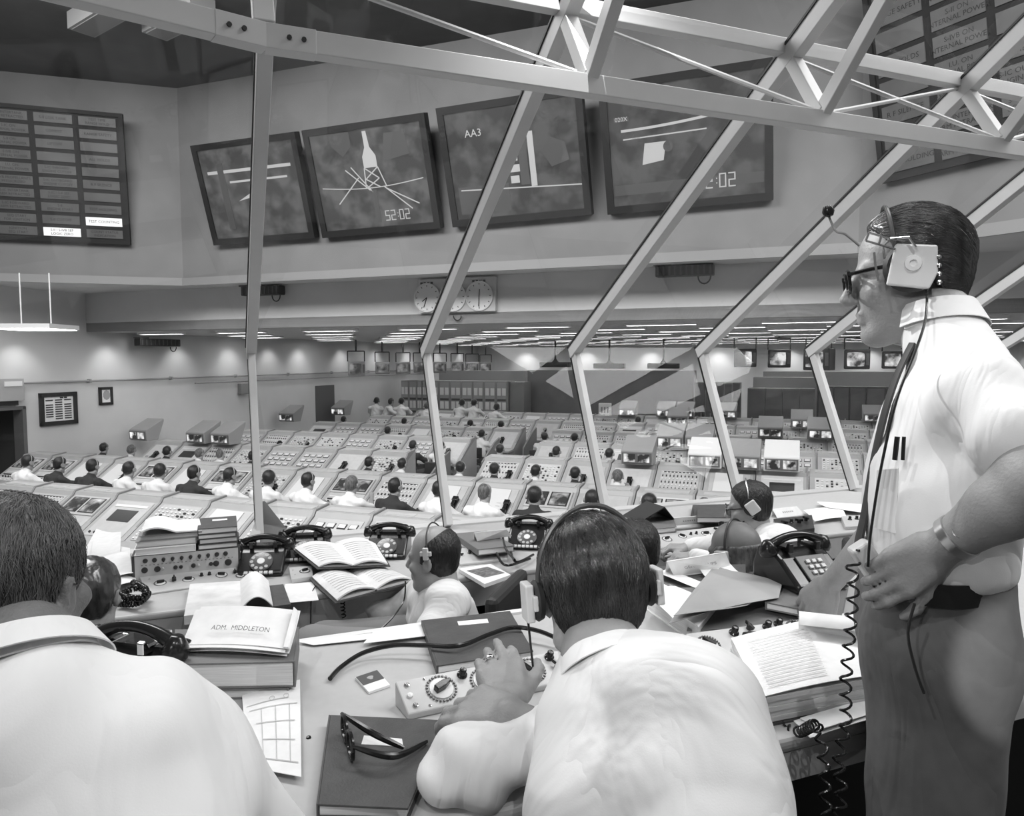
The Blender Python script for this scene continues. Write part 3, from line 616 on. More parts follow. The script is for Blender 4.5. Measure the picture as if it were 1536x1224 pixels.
def make_console(kind, v):
    r = random.Random(100 + v); t = thing('control_console', 'x', 'console')
    mb = MB(); mb.prism(PROF, -.422, .422, 'x'); build(mb, 'cabinet', CON, t)
    mb = MB(); mb.prism([(y + (.012 if i < 9 else 0), z + .012) for i, (y, z) in enumerate([(-.38, .71), (.25, 1.11), (.30, 1.18), (.60, 1.21), (.60, 1.19), (-.38, .68)])], CW / 2 - .043, CW / 2 - .007, 'x'); build(mb, 'side_rail', mat('console_rail', .27, .45), t)
    L = SLL; pl = MB(); bt = MB(); dk = MB(); pl.M = bt.M = dk.M = SLM
    pl.box(-.34, .34, .02, L - .03, 0, .012)
    if kind == 'monitor':
        pl.box(-.345, .345, .36, L - .01, .012, .03)
        for sx in (-.17, .17):
            dk.box(sx - .15, sx + .15, .40, L - .05, .03, .036)
        for i in range(6): dk.box(-.26 + i * .08, -.235 + i * .08, .12, .145, .01, .04)
        dk.box(-.3, .18, .19, .21, .012, .03)
        bt.box(-.3, .1, .26, .28, .012, .02)
        for i in range(5): bt.box(-.28 + i * .11, -.24 + i * .11, .05, .08, .012, .03)
    elif kind == 'button':
        for a in range(9):
            for b in range(10):
                x, y = -.3 + a * .075, .05 + b * .065
                (bt if r.random() < .72 else dk).box(x - .018, x + .018, y - .012, y + .012, .012, .03)
    elif kind == 'meter':
        for a in range(4):
            for b in range(4):
                x, y = -.25 + a * .165, .12 + b * .16
                dk.box(x - .06, x + .06, y - .045, y + .045, .012, .02); bt.box(x - .05, x + .05, y - .03, y + .035, .02, .026)
    elif kind == 'recorder':
        dk.box(-.2, .2, L * .42, L * .72, .012, .02); bt.box(-.3, .3, L * .8, L * .86, .012, .02)
        for i in range(7): dk.box(-.28 + i * .09, -.26 + i * .09, .06, .09, .012, .035)
    elif kind == 'logbook':
        bt.slab([(-.27, .03, .04), (.25, .06, .03), (.22, L - .06, .03), (-.25, L - .04, .03)], .012)
        for i in range(5): dk.box(-.2, .15, .09 + i * .07, .095 + i * .07, .031, .033)
    elif kind == 'switch':
        for b in range(8):
            for a in range(10):
                x, y = -.3 + a * .066, .06 + b * .085
                (dk if (b % 2 == 0) else bt).box(x - .01, x + .01, y - .02, y + .015, .012, .028)
        dk.box(-.3, .3, L - .08, L - .06, .012, .02)
    build(pl, 'face_plate', PLATEB if v % 3 == 0 else PLATE, t)
    if bt.v: build(bt, 'indicator_bank', BTN, t)
    if dk.v: build(dk, 'switch_bank', KNOB, t)
    if kind == 'monitor':
        for sx in (-.17, .17):
            mb = MB(); mb.M = SLM
            mb.sheet(lambda u, w_: (sx + (u - .5) * .26, .415 + w_ * (L - .48), .038 + .012 * (1 - (2 * u - 1) ** 2) * (1 - (2 * w_ - 1) ** 2)), 5, 5)
            build(mb, 'monitor_screen', screen_mat('console_picture_%d' % (v % 4), v * 2.2 + 3, .02, .55, 5.), t, smooth='all')
    if kind == 'phone' or v % 4 == 2:
        mb = MB(); mb.M = SLM @ tr(.26 if kind != 'phone' else 0, .1, .02)
        mb.box(-.05, .05, 0, .3, 0, .03); mb.box(-.045, .045, .0, .09, .03, .075); mb.box(-.045, .045, .21, .3, .03, .075); mb.box(-.025, .025, .08, .22, .05, .075)
        build(mb, 'handset', BLACK, t, bevel=.008)
    # shelf along the top with a label strip, desk with papers
    mb = MB(); mb.M = TPM; mb.box(-.33, .33, .05, .2, .0, .01)
    if v % 2: mb.box(-.3, .1, .08, .17, .01, .016)
    build(mb, 'top_plate', PLATE, t)
    mb = MB(); mb.M = DKM; a = r.uniform(-.2, .1)
    mb.slab([(a, .06, .004), (a + .22, .08, .004), (a + .2, .36, .004), (a - .02, .34, .004)], .004)
    build(mb, 'desk_sheet', SHT, t)
    return t
KINDS = ['monitor', 'button', 'meter', 'switch', 'recorder', 'logbook', 'phone']
KWORD = {'monitor': 'twin screen', 'button': 'push button', 'meter': 'dial meter', 'switch': 'switch panel', 'recorder': 'dark slot recorder', 'logbook': 'white logbook', 'phone': 'plain phone'}
PROTO = {}; v = 0
for kd in KINDS:
    for j in range(2): PROTO[(kd, j)] = make_console(kd, v); v += 1
used = set(); CONS = {}
ROWW = ['nearest', 'second', 'third', 'fourth', 'fifth', 'sixth', 'farthest']
def q_px(q, p): d = RM(q, p); return 768 + FPX * d.x / d.y
ORD = ['first', 'second', 'third', 'fourth', 'fifth', 'sixth', 'seventh', 'eighth', 'ninth', 'tenth', 'eleventh', 'twelfth', 'thirteenth', 'fourteenth', 'fifteenth', 'sixteenth', 'seventeenth', 'eighteenth', 'nineteenth', 'twentieth',
       'twenty-first', 'twenty-second', 'twenty-third', 'twenty-fourth', 'twenty-fifth']
fixed_first = {0: ['switch', 'switch', 'monitor', 'recorder', 'button', 'logbook', 'button', 'meter', 'monitor', 'recorder', 'meter', 'logbook', 'button', 'switch', 'button', 'recorder'],
               1: ['monitor', 'monitor', 'logbook', 'logbook', 'monitor', 'logbook', 'monitor', 'button', 'logbook', 'monitor', 'switch', 'logbook', 'logbook', 'monitor', 'phone', 'monitor', 'logbook', 'meter', 'logbook', 'button', 'meter']}
for k in range(7):
    p = ROWP + k * RSTEP - .62; q = {0: -11.35, 1: QL + .6, 2: -13.9}.get(k, QL + .6 + .3 * k); n = 0
    while True:
        px = q_px(q, p)
        if px > (1345 if k < 5 else 1340): break
        if px < -60: q += CW; continue
        if k in (2, 3, 4) and -7.1 < q < -5.7: q += CW; continue
        kd = fixed_first.get(k, [])[n] if n < len(fixed_first.get(k, [])) else rnd.choice(['button', 'meter', 'meter', 'switch', 'recorder', 'logbook', 'phone', 'button'])
        lab = 'grey %s console, %s row from the glass, %s from the left' % (KWORD[kd], ROWW[k], ORD[n])
        key = (kd, rnd.randrange(2)); grp = 'consoles of the %s row' % ROWW[k]
        if key not in used:
            used.add(key); o = PROTO[key]; o.location = RM(q, p, FLZ); o.rotation_euler.z = ROOMZ; o['label'] = lab; o['group'] = grp
        else: dup(PROTO[key], RM(q, p, FLZ), ROOMZ, lab, grp)
        n += 1; q += CW
for key, o in PROTO.items():
    if key not in used:
        for c in list(o.children): bpy.data.objects.remove(c)
        bpy.data.objects.remove(o)
# ------------------------------------------------------------------ twin monitor cabinets standing on the consoles
def make_cab(v, tone):
    t = thing('monitor_cabinet', 'x', 'monitor')
    cm = mat('cabinet_enamel_%d' % int(tone * 100), tone, .45)
    mb = MB(); mb.prism([(-.22, 0), (-.24, .24), (-.225, .265), (.28, .50), (.28, .44), (.1, 0)], -.29, .29, 'x'); build(mb, 'housing', cm, t, bevel=.012)
    mb = MB(); mb.prism([(-.235, .03), (-.25, .03), (-.262, .22), (-.245, .22)], -.265, .265, 'x'); build(mb, 'bezel', mat('cabinet_bezel', .14, .4), t)
    for sx in (-.13, .13):
        mb = MB(); mb.sheet(lambda u, w_: (sx + (u - .5) * .21, -.257 - .010 * w_ - .008 * (1 - (2 * u - 1) ** 2), .05 + w_ * .15), 5, 3)
        build(mb, 'monitor_screen', screen_mat('cabinet_picture_%d' % v, v * 4.1 + (1 if sx > 0 else 0), .01, 1.0, 6.), t, smooth='all')
    return t
CABP = {(0, .3): None, (1, .3): None, (2, .8): None}
CABP = {k: make_cab(*k) for k in CABP}; ucab = set()
cabs = [(960, 692, 1, 'grey monitor cabinet with a pale scuffed top, between third and fourth mullion'), (1061, 700, 2, 'white-topped monitor cabinet left of the fourth mullion foot'), (1118, 703, 0, 'grey monitor cabinet right beside the fourth mullion foot'),
        (1176, 706, 2, 'white-topped monitor cabinet with a framed top, right of the fourth mullion'), (943, 619, 0, 'small far monitor cabinet before the dark enclosure, leftmost of its line'), (1000, 619, 0, 'far monitor cabinet before the enclosure right end, left of a pair'),
        (1029, 619, 1, 'far monitor cabinet before the enclosure right end, right of a pair'), (1008, 663, 0, 'grey monitor cabinet behind the scuffed one, to its right'), (1052, 664, 1, 'grey monitor cabinet directly behind the white-topped one'),
        (1018, 641, 1, 'slanting pale monitor cabinet top two rows behind the scuffed one'), (1093, 620, 0, 'far grey monitor cabinet beyond the fourth mullion'), (1158, 653, 1, 'grey monitor cabinet two rows behind the framed white one'),
        (1205, 640, 0, 'small dark-screened cabinet before the right rack doors'), (1233, 656, 0, 'grey monitor cabinet crossed by the fifth mullion'), (1312, 639, 1, 'small cabinet beside the standing man chest'),
        (196, 651, 0, 'monitor cabinet seen from its side near the left wall'), (301, 655, 1, 'left one of the pale monitor cabinet pair left of the first mullion'), (338, 657, 1, 'right one of the pale monitor cabinet pair left of the first mullion'),
        (399, 623, 0, 'far small monitor cabinet right behind the first mullion'), (427, 640, 1, 'pale monitor cabinet right of the first mullion')]
for px, py, kk, lab in cabs:
    a = at_z(px, py - 4, FLZ + 1.2); k = round((a.dot(EP) - ROWP) / RSTEP); k = max(0, min(6, k)); p = ROWP + k * RSTEP - .30
    key = list(CABP)[kk]; o = CABP[key]; loc = RM(max(q_at(px, p), QL + .55), p, FLZ + 1.2); rz = ROOMZ + (R(-4) if px < 500 else 0)
    if key in ucab: dup(o, loc, rz, lab, 'monitor cabinets on the consoles')
    else: ucab.add(key); o.location = loc; o.rotation_euler.z = rz; o['label'] = lab; o['group'] = 'monitor cabinets on the consoles'
# ------------------------------------------------------------------ equipment racks at the back
def rack(px0, px1, p, h, label, name, grp, body, kind):
    q0, q1 = q_at(px0, p), q_at(px1, p); t = thing(name, label, 'cabinet', tuple(RM((q0 + q1) / 2, p, FLZ)), ROOMZ, grp); W = q1 - q0 - .012
    mb = MB(); mb.box(-W / 2, W / 2, 0, .8, 0, h); build(mb, 'cabinet', body, t)
    if kind == 'meter':
        mb = MB(); mb.box(-W / 2 + .04, W / 2 - .04, -.02, 0, .1, h - .06); build(mb, 'door', mat('rack_door', .34, .5), t)
        mb = MB()
        for z in (h - .42, h - .95):
            for s in (-1, 1): mb.box(s * W * .22 - W * .16, s * W * .22 + W * .16, -.04, -.02, z - .12, z + .16)
        build(mb, 'meter_window', mat('meter_white', .75, .4), t)
        mb = MB()
        for z in (h - .70, h - 1.2): mb.box(-W * .38, W * .38, -.035, -.02, z - .05, z + .03)
        build(mb, 'slot', TRIMD, t)
    elif kind == 'door':
        mb = MB(); mb.box(-W / 2 + .03, W / 2 - .03, -.02, 0, .1, h - .05); d_ = build(mb, 'door', mat('rack_door_dark', .12, .4, var=.02, vscale=2), t)
        mb = MB(); mb.box(W / 2 - .12, W / 2 - .09, -.05, -.02, h * .45, h * .55); build(mb, 'handle', STEEL, d_)
    return t
RB = mat('rack_grey', .30, .5); RD = mat('rack_dark', .15, .5, var=.015, vscale=2)
xs = [601, 613, 625, 633, 641, 658, 675, 692, 709, 726, 744, 761]
for i in range(11): rack(xs[i], xs[i + 1], 25.75, 2.28, 'grey rack with white meter windows behind the far people, %s from the left' % ORD[i], 'meter_rack', 'meter racks at the back', RB, 'meter')
rack(764, 786, 25.9, 2.25, 'plain grey rack end between the meter racks and the dark enclosure', 'equipment_rack', None, mat('rack_side', .22, .5), 'plain')
t = rack(791, 1041, 26.8, 2.68, 'long tall plain dark grey equipment enclosure below the three black ceiling fixtures', 'equipment_enclosure', None, RD, 'plain')
for i, (a, b) in enumerate(((1043, 1058), (1058, 1072), (1072, 1086), (1086, 1100), (1100, 1111))): rack(a, b, 25.8, 2.3, 'narrow louvred grey rack beside the enclosure right end, %s from the left' % ORD[i], 'equipment_rack', 'narrow racks', RB if i % 2 else RD, 'door')
for i, (a, b) in enumerate(((1122, 1149), (1149, 1175), (1175, 1201), (1201, 1224))): rack(a, b, 25.3, 2.14, 'dark grey rack with a smooth door in the right rack line, %s from the left' % ORD[i], 'equipment_rack', 'smooth door racks', RD, 'door')
for i, (a, b) in enumerate(((1228, 1252), (1252, 1276), (1276, 1301), (1301, 1330), (1330, 1360))): rack(a, b, 25.4, 2.22, 'very dark rack in the right rack line past the fifth mullion, %s from the left' % ORD[i], 'equipment_rack', 'darkest racks', mat('rack_black', .07, .5), 'door')
for i, (a, b, p, h) in enumerate(((658, 788, 28.5, 2.62), (1130, 1235, 27.2, 2.45), (1145, 1345, 29, 2.62))): rack(a, b, p, h, ('long grey rack line standing behind the meter racks', 'grey rack line showing its top just behind the smooth door racks', 'rearmost long rack line at the right, top edge only')[i], 'equipment_rack', None, RB, 'plain')
a = at_d(907, 603, 24); t = thing('notice_card', 'small white card box standing above the consoles before the dark enclosure', 'card', tuple(RM(q_at(907, 24.3), 24.3, FLZ + 1.2)), ROOMZ)
mb = MB(); mb.box(-.2, .2, 0, .2, 0, .42); build(mb, 'box', WHITE, t); mb = MB()
for i in range(3): mb.box(-.12 + i * .1, -.06 + i * .1, -.005, 0, .1, .3)
build(mb, 'marking', mat('marking_grey', .3, .6), t)
# low side wall panels closing the aisle ends
for k in (2, 3, 4):
    p = ROWP + k * RSTEP - .62
    mb = MB(); mb.prism([(-.45, 0), (-.45, .76), (.30, 1.13), (.62, 1.22), (.62, 0)], 0, .04, 'x'); o = build(mb, 'console_end_panel', mat('end_panel_grey', .2, .5))
    o.location = RM(-6.68, p, FLZ); o.rotation_euler.z = ROOMZ; tag(o, 'dark slanted end panel at the aisle in the %s console row' % ROWW[k], 'panel')
# ------------------------------------------------------------------ smooth bodies: blended distance fields turned into one continuous mesh
def surface_nets(val, org, h):
    nx, ny, nz = val.shape; ins = val < 0
    A = np.zeros((nx - 1, ny - 1, nz - 1, 3)); C = np.zeros((nx - 1, ny - 1, nz - 1))
    cor = [(i, j, k) for i in (0, 1) for j in (0, 1) for k in (0, 1)]
    sl = lambda c: val[c[0]:nx - 1 + c[0], c[1]:ny - 1 + c[1], c[2]:nz - 1 + c[2]]
    for a in cor:
        for ax in range(3):
            if a[ax] == 0:
                b = list(a); b[ax] = 1; va, vb = sl(a), sl(b); cr = (va < 0) != (vb < 0)
                t = np.where(cr, va / np.where(cr, va - vb, 1), 0)
                for d in range(3): A[..., d] += np.where(cr, a[d] + (t if d == ax else 0), 0)
                C += cr
    act = C > 0; idx = -np.ones(act.shape, int); idx[act] = np.arange(act.sum())
    ii = np.argwhere(act); V = (ii + A[act] / C[act][:, None]) * h + org
    F = []
    for ax in range(3):
        s0 = [slice(1, n - 1) for n in val.shape]; s0[ax] = slice(0, val.shape[ax] - 1); s1 = list(s0); s1[ax] = slice(1, val.shape[ax])
        a, b = ins[tuple(s0)], ins[tuple(s1)]; cr = a != b; P = np.argwhere(cr); fl = a[cr]
        off = [1, 1, 1]; off[ax] = 0; P = P + off
        o1, o2 = (ax + 1) % 3, (ax + 2) % 3
        def g(d1, d2):
            Q = P.copy(); Q[:, o1] -= d1; Q[:, o2] -= d2; return idx[Q[:, 0], Q[:, 1], Q[:, 2]]
        q = np.stack([g(1, 1), g(0, 1), g(0, 0), g(1, 0)], 1); q[~fl] = q[~fl][:, ::-1]; F.append(q)
    F = np.concatenate(F); F = F[(F >= 0).all(1)]; return V, F
class SDF:
    """primitives are blended in order; each adds, carves or clips"""
    def __init__(s): s.p = []; s.lo = np.full(3, 1e9); s.hi = np.full(3, -1e9); s.M = None
    def _b(s, c, r): s.lo = np.minimum(s.lo, np.array(c) - r); s.hi = np.maximum(s.hi, np.array(c) + r)
    def T(s, c): return np.array(s.M @ Vector(c)) if s.M else np.array(c, float)
    def cap(s, a, b, ra, rb=None, k=.02, op='+'):
        rb = ra if rb is None else rb; a, b = s.T(a), s.T(b)
        if op == '+': s._b(a, ra); s._b(b, rb)
        s.p.append(('c', op, k, a, b, ra, rb)); return s
    def ell(s, c, r, k=.02, op='+', rt=None):
        Rm = np.eye(3)
        if rt is not None: Rm = np.array(rt.to_3x3())
        if s.M: Rm = np.array(s.M.to_3x3()) @ Rm
        c = s.T(c)
        if op == '+': s._b(c, max(r))
        s.p.append(('e', op, k, c, np.array(r, float), Rm)); return s
    def chain(s, pts, rs, k=.02, op='+'):
        for i in range(len(pts) - 1): s.cap(pts[i], pts[i + 1], rs[i], rs[i + 1], k, op)
        return s
    def plane(s, c, n, k=.01, op='clip'):     # clip: keep the side the normal points away from
        c = s.T(c); n = np.array((s.M.to_3x3() @ Vector(n)) if s.M else Vector(n)); s.p.append(('p', op, k, c, n / np.linalg.norm(n))); return s
    def fold(s, amp, freq, d, seed=0, mask=None):   # cloth folds / noise, added to the field
        s.p.append(('f', 'f', amp, freq, d, seed, mask)); return s
    def eval(s, X):
        v = None
        for q in s.p:
            t = q[0]
            if t == 'c':
                _, op, k, a, b, ra, rb = q; ab = b - a; L = max(ab @ ab, 1e-12); h = np.clip(((X - a) @ ab) / L, 0, 1)
                d = np.linalg.norm(X - a - h[..., None] * ab, axis=-1) - (ra + (rb - ra) * h)
            elif t == 'e':
                _, op, k, c, r, Rm = q; Y = (X - c) @ Rm; k0 = np.linalg.norm(Y / r, axis=-1); k1 = np.linalg.norm(Y / (r * r), axis=-1)
                d = np.where(k1 > 1e-9, k0 * (k0 - 1) / np.maximum(k1, 1e-9), -min(r))
            elif t == 'p':
                _, op, k, c, n = q; d = (X - c) @ n
            elif t == 'f':
                _, _, amp, fr, dr, sd, mask = q; rs = np.random.RandomState(sd); dr = np.array(dr, float); dr /= np.linalg.norm(dr); acc = 0
                for i in range(5):
                    w_ = dr + rs.randn(3) * .35; w_ /= np.linalg.norm(w_); u = rs.randn(3); u /= np.linalg.norm(u)
                    ph = (X @ w_) * fr * (1 + .5 * rs.rand()) * 6.28 + 2.2 * np.sin((X @ u) * fr * 2.6 + rs.rand() * 6) + rs.rand() * 6
                    acc = acc + np.sin(ph) / 5 * 1.8
                g_ = amp * acc
                if mask is not None: g_ = g_ * np.clip(1.3 - np.linalg.norm(X - np.array(mask[0]), axis=-1) / mask[1], 0, 1)
                v = v + g_; continue
            if v is None: v = d; continue
            if op == '+':
                h = np.clip(.5 + .5 * (v - d) / k, 0, 1); v = v * (1 - h) + d * h - k * h * (1 - h)
            elif op == '-':
                d = -d; h = np.clip(.5 - .5 * (v - d) / k, 0, 1); v = v * (1 - h) + d * h + k * h * (1 - h)
            elif op == 'clip':
                h = np.clip(.5 - .5 * (v - d) / k, 0, 1); v = v * (1 - h) + d * h + k * h * (1 - h)
            elif op == 'and':
                h = np.clip(.5 - .5 * (v - d) / k, 0, 1); v = v * (1 - h) + d * h + k * h * (1 - h)
        return v
    def mesh(s, name, h, m, parent=None, lo=None, hi=None, pad=None):
        pad = pad or 3 * h; lo = (s.lo if lo is None else np.array(lo)) - pad; hi = (s.hi if hi is None else np.array(hi)) + pad
        n = np.ceil((hi - lo) / h).astype(int) + 1
        ax = [lo[i] + h * np.arange(n[i]) for i in range(3)]
        X = np.stack(np.meshgrid(*ax, indexing='ij'), -1); val = np.empty(X.shape[:3])
        for i in range(0, n[0], 8): val[i:i + 8] = s.eval(X[i:i + 8])
        V, F = surface_nets(val, lo, h)
        me = bpy.data.meshes.new(name); me.from_pydata(V.tolist(), [], F.tolist()); me.materials.append(m)
        me.polygons.foreach_set('use_smooth', [True] * len(me.polygons)); me.update()
        o = bpy.data.objects.new(name, me); COL.objects.link(o)
        if parent: o.parent = parent
        return o
SKIN = mat('skin', .33, .5, bump=.12, bscale=180, var=.03, vscale=14); SKIN2 = mat('skin_tanned', .22, .45, bump=.12, bscale=160, var=.03, vscale=14)
SHIRT = mat('white_shirt', .80, .85, var=.02, vscale=6)
def add_folds(m, scale=3.2, dist=.04, strength=.5, stretch=(1.6, 1.6, .7)):   # soft cloth creases
    nt = m.node_tree; b = nt.nodes['Principled BSDF']; tc = nt.nodes.new('ShaderNodeTexCoord'); mp = nt.nodes.new('ShaderNodeMapping'); mp.inputs['Scale'].default_value = stretch
    n = nt.nodes.new('ShaderNodeTexNoise'); n.inputs['Scale'].default_value = scale; n.inputs['Detail'].default_value = 3; n.inputs['Distortion'].default_value = 1.4
    a = nt.nodes.new('ShaderNodeMath'); a.operation = 'SUBTRACT'; a.inputs[1].default_value = .5; c = nt.nodes.new('ShaderNodeMath'); c.operation = 'ABSOLUTE'
    w_ = nt.nodes.new('ShaderNodeTexNoise'); w_.inputs['Scale'].default_value = 420; ad = nt.nodes.new('ShaderNodeMath'); ad.operation = 'MULTIPLY_ADD'; ad.inputs[1].default_value = .006
    bp = nt.nodes.new('ShaderNodeBump'); bp.inputs['Strength'].default_value = strength; bp.inputs['Distance'].default_value = dist
    L = nt.links.new; L(tc.outputs['Object'], mp.inputs[0]); L(mp.outputs[0], n.inputs['Vector']); L(tc.outputs['Object'], w_.inputs['Vector']); L(n.outputs[0], a.inputs[0]); L(a.outputs[0], c.inputs[0])
    L(w_.outputs[0], ad.inputs[0]); L(c.outputs[0], ad.inputs[2]); L(ad.outputs[0], bp.inputs['Height']); L(bp.outputs[0], b.inputs['Normal'])
add_folds(SHIRT); JACKET = mat('dark_jacket', .03, .85)
HAIRD = mat('dark_hair', .018, .4, bump=.6, bscale=140, stretch=(1, 1, .25)); HAIRG = mat('grey_hair', .12, .55, bump=.5, bscale=160, var=.07, vscale=60, stretch=(1, 1, .3)); TROU = mat('trousers', .09, .9, bump=.1, bscale=500)
def head_sdf(S, M, s=1.0, ears=True, nose=1.0, detail=True):
    """head in its own frame: origin between the ears, +y out of the face, +z up"""
    S.M = M @ Matrix.Scale(s, 4) if M else None; S.M = M
    e = lambda c, r, **k: S.ell([c[0] * s, c[1] * s * .91, c[2] * s], [r[0] * s, r[1] * s * .92, r[2] * s], **k)
    c = lambda a, b, ra, rb, **k: S.cap([a[0] * s, a[1] * s * .91, a[2] * s], [b[0] * s, b[1] * s * .91, b[2] * s], ra * s, rb * s, **k)
    e((0, -.012, .040), (.076, .099, .082), k=.01)
    e((0, .035, -.040), (.060, .062, .072), k=.03)
    e((0, .074, -.098), (.028, .024, .020), k=.02)
    c((-.052, .0, -.075), (-.022, .06, -.10), .016, .016, k=.03); c((.052, .0, -.075), (.022, .06, -.10), .016, .016, k=.03)
    if detail:
        c((-.036, .080, .020), (.036, .080, .020), .014, .014, k=.010)
        c((0, .094, .014), (0, .119, -.025), .0080, .0110, k=.006); e((0, .111, -.030), (.016, .012, .009), k=.006)
        e((-.045, .068, -.022), (.022, .02, .018), k=.02); e((.045, .068, -.022), (.022, .02, .018), k=.02)
        e((-.031, .093, .002), (.016, .012, .010), k=.01, op='-'); e((.031, .093, .002), (.016, .012, .010), k=.01, op='-')
        e((-.031, .078, .002), (.012, .012, .010), k=.003); e((.031, .078, .002), (.012, .012, .010), k=.003)
        c((-.017, .094, -.057), (.017, .094, -.057), .0075, .0075, k=.005); c((-.015, .092, -.070), (.015, .092, -.070), .0085, .0085, k=.005)
        c((-.022, .105, -.0635), (.022, .105, -.0635), .0028, .0028, k=.002, op='-')
    if ears:
        for x in (-1, 1):
            e((x * .080, -.008, -.004), (.009, .020, .032), k=.006, rt=rot('Y', x * 12) @ rot('X', 12)); e((x * .090, -.003, -.002), (.008, .011, .019), k=.004, op='-')
def hair_sdf(S, M, s=1.0, thick=.010, front=.062, low=-.055, slant=.5, amp=.0016):
    """a cap of hair around the back and top of the head; front and low set the hairline"""
    S.M = M; thick *= .8
    e = lambda c, r, **k: S.ell([x * s for x in c], [x * s for x in r], **k)
    e((0, -.012, .040), (.077 + thick, .091 + thick, .083 + thick * .9), k=.01); e((0, -.040, -.02), (.062 + thick * .6, .046 + thick * .6, .055), k=.03)
    S.plane([0, front * s, .07 * s], (0, 1, -slant), k=.008); S.plane([0, .0, low * s], (0, .55, -1), k=.006)
    S.fold(amp, 45, (1, .2, .1), 5); S.M = None

# ------------------------------------------------------------------ seated people of the firing room
def make_seated(v, shirt, hair, lean=12, arm=.0, bald=False, skin=SKIN, headset=True, turn=0):
    """origin on the floor under the seat, facing +y"""
    t = thing('person', 'x', 'person'); H = .014
    hip = Vector((0, 0, .47)); ch = Vector((0, math.sin(R(lean)) * .42, .47 + math.cos(R(lean)) * .42)); nk = ch + Vector((0, .05, .13)); HM = tr(nk.x, nk.y + .035, nk.z + .12) @ rot('Z', turn) @ rot('X', -14)
    sh = [ch + Vector((x * .185, .0, .03)) for x in (-1, 1)]; el = [Vector((-.27, .20 + ch.y * .5, .78)), Vector((.27, .22 + ch.y * .5, .78 + arm * .2))]; wr = [Vector((-.12, .46, .79)), Vector((.16, .48, .79 + arm))]
    B = SDF(); B.chain([hip, (hip + ch) / 2, ch], [.14, .13, .13], k=.06)
    B.cap(sh[0], sh[1], .055, .055, k=.06); B.cap(ch, nk + Vector((0, .02, .05)), .055, .05, k=.03)
    for i in (0, 1):
        B.cap(sh[i], el[i], .05, .042, k=.03); B.cap(el[i], wr[i], .04, .028, k=.02); d = (wr[i] - el[i]).normalized()
        B.cap(wr[i], wr[i] + d * .07, .03, .032, k=.015)
        for j in range(4): B.cap(wr[i] + d * .08 + Vector(((j - 1.5) * .02, 0, 0)), wr[i] + d * (.14 + .01 * (j in (1, 2))) + Vector(((j - 1.5) * .024, 0, -.015)), .010, .008, k=.006)
        x = -.11 if i == 0 else .11; B.cap(hip + Vector((x * .6, 0, -.02)), (x, .42, .50), .085, .065, k=.04); B.cap((x, .42, .50), (x, .40, .10), .06, .042, k=.03); B.cap((x, .38, .06), (x, .56, .04), .045, .035, k=.02)
    head_sdf(B, HM, ears=True, detail=False); B.M = None
    b = B.mesh('body', H, skin, t)
    S = SDF(); g = .014
    S.chain([hip + Vector((0, 0, -.02)), (hip + ch) / 2, ch], [.14 + g + .01, .13 + g, .13 + g], k=.06); S.cap(sh[0], sh[1], .055 + g, .055 + g, k=.06); S.cap(ch, nk + Vector((0, -.0, -.01)), .07, .062, k=.03)
    for i in (0, 1):
        S.cap(sh[i], el[i], .05 + g, .045 + g, k=.03)
        if shirt is not SHIRT or v % 2: S.cap(el[i], wr[i], .04 + g, .03 + g * .8, k=.02)
    S.fold(.006, 7, (.3, .4, 1), v); S.mesh('jacket' if shirt is JACKET else 'shirt', H, shirt, b)
    S = SDF(); S.cap((-.08, -.03, .46), (.08, -.03, .46), .135, .135, k=.05)
    for x in (-.11, .11): S.cap((x * .7, 0, .46), (x, .42, .50), .10, .078, k=.04); S.cap((x, .42, .50), (x, .40, .12), .073, .06, k=.03)
    S.mesh('trousers', H * 1.3, TROU, b)
    if not bald: S = SDF(); hair_sdf(S, HM, thick=.011, front=.055); S.mesh('hair', .009, hair, b)
    else: S = SDF(); hair_sdf(S, HM, thick=.006, front=-.02, slant=-.4, low=-.05); S.mesh('hair', .009, hair, b)
    if headset:
        mb = MB(); mb.tube([HM @ Vector((.094 * math.cos(a), -.01, .03 + .108 * math.sin(a))) for a in [k * math.pi / 12 for k in range(13)]], .006, 6)
        for x in (-.094, .094): mb.M = HM @ tr(x, -.005, .0) @ rot('Y', 90); mb.lathe([(.0, -.012), (.03, -.012), (.032, .012), (0, .012)], 10, False)
        build(mb, 'headset', mat('headset_grey', .3, .4), b, smooth=True)
    return t, b
def seat_chair():
    t = thing('office_chair', 'x', 'chair'); V_ = mat('chair_vinyl', .03, .5)
    mb = MB(); mb.box(-.23, .23, -.22, .24, .40, .455); build(mb, 'seat', V_, t, bevel=.02)
    mb = MB(); mb.box(-.2, .2, -.27, -.22, .58, .86); build(mb, 'backrest', V_, t, bevel=.02)
    mb = MB(); mb.M = tr(0, 0, 0); mb.lathe([(.02, .08), (.02, .40)], 8); mb.bar((0, -.24, .45), (0, -.25, .62), .04, .02, (0, 1, 0)); build(mb, 'column', STEEL, t)
    mb = MB()
    for k in range(4): a = k * math.pi / 2 + .78; mb.bar((0, 0, .07), (.27 * math.cos(a), .27 * math.sin(a), .04), .03, .03)
    build(mb, 'base', STEEL, t); return t
PPL = [make_seated(0, SHIRT, HAIRD), make_seated(1, SHIRT, HAIRD, lean=20, turn=25), make_seated(2, JACKET, HAIRD, lean=16), make_seated(3, SHIRT, HAIRG, lean=8, bald=True, turn=-15, headset=False), make_seated(4, SHIRT, HAIRG, lean=24, turn=10, arm=.12)]
CHR = seat_chair(); uch = [False]; upp = set()
for t, b in PPL:      # parts of the body are one level deeper: body > shirt, hair ...
    pass
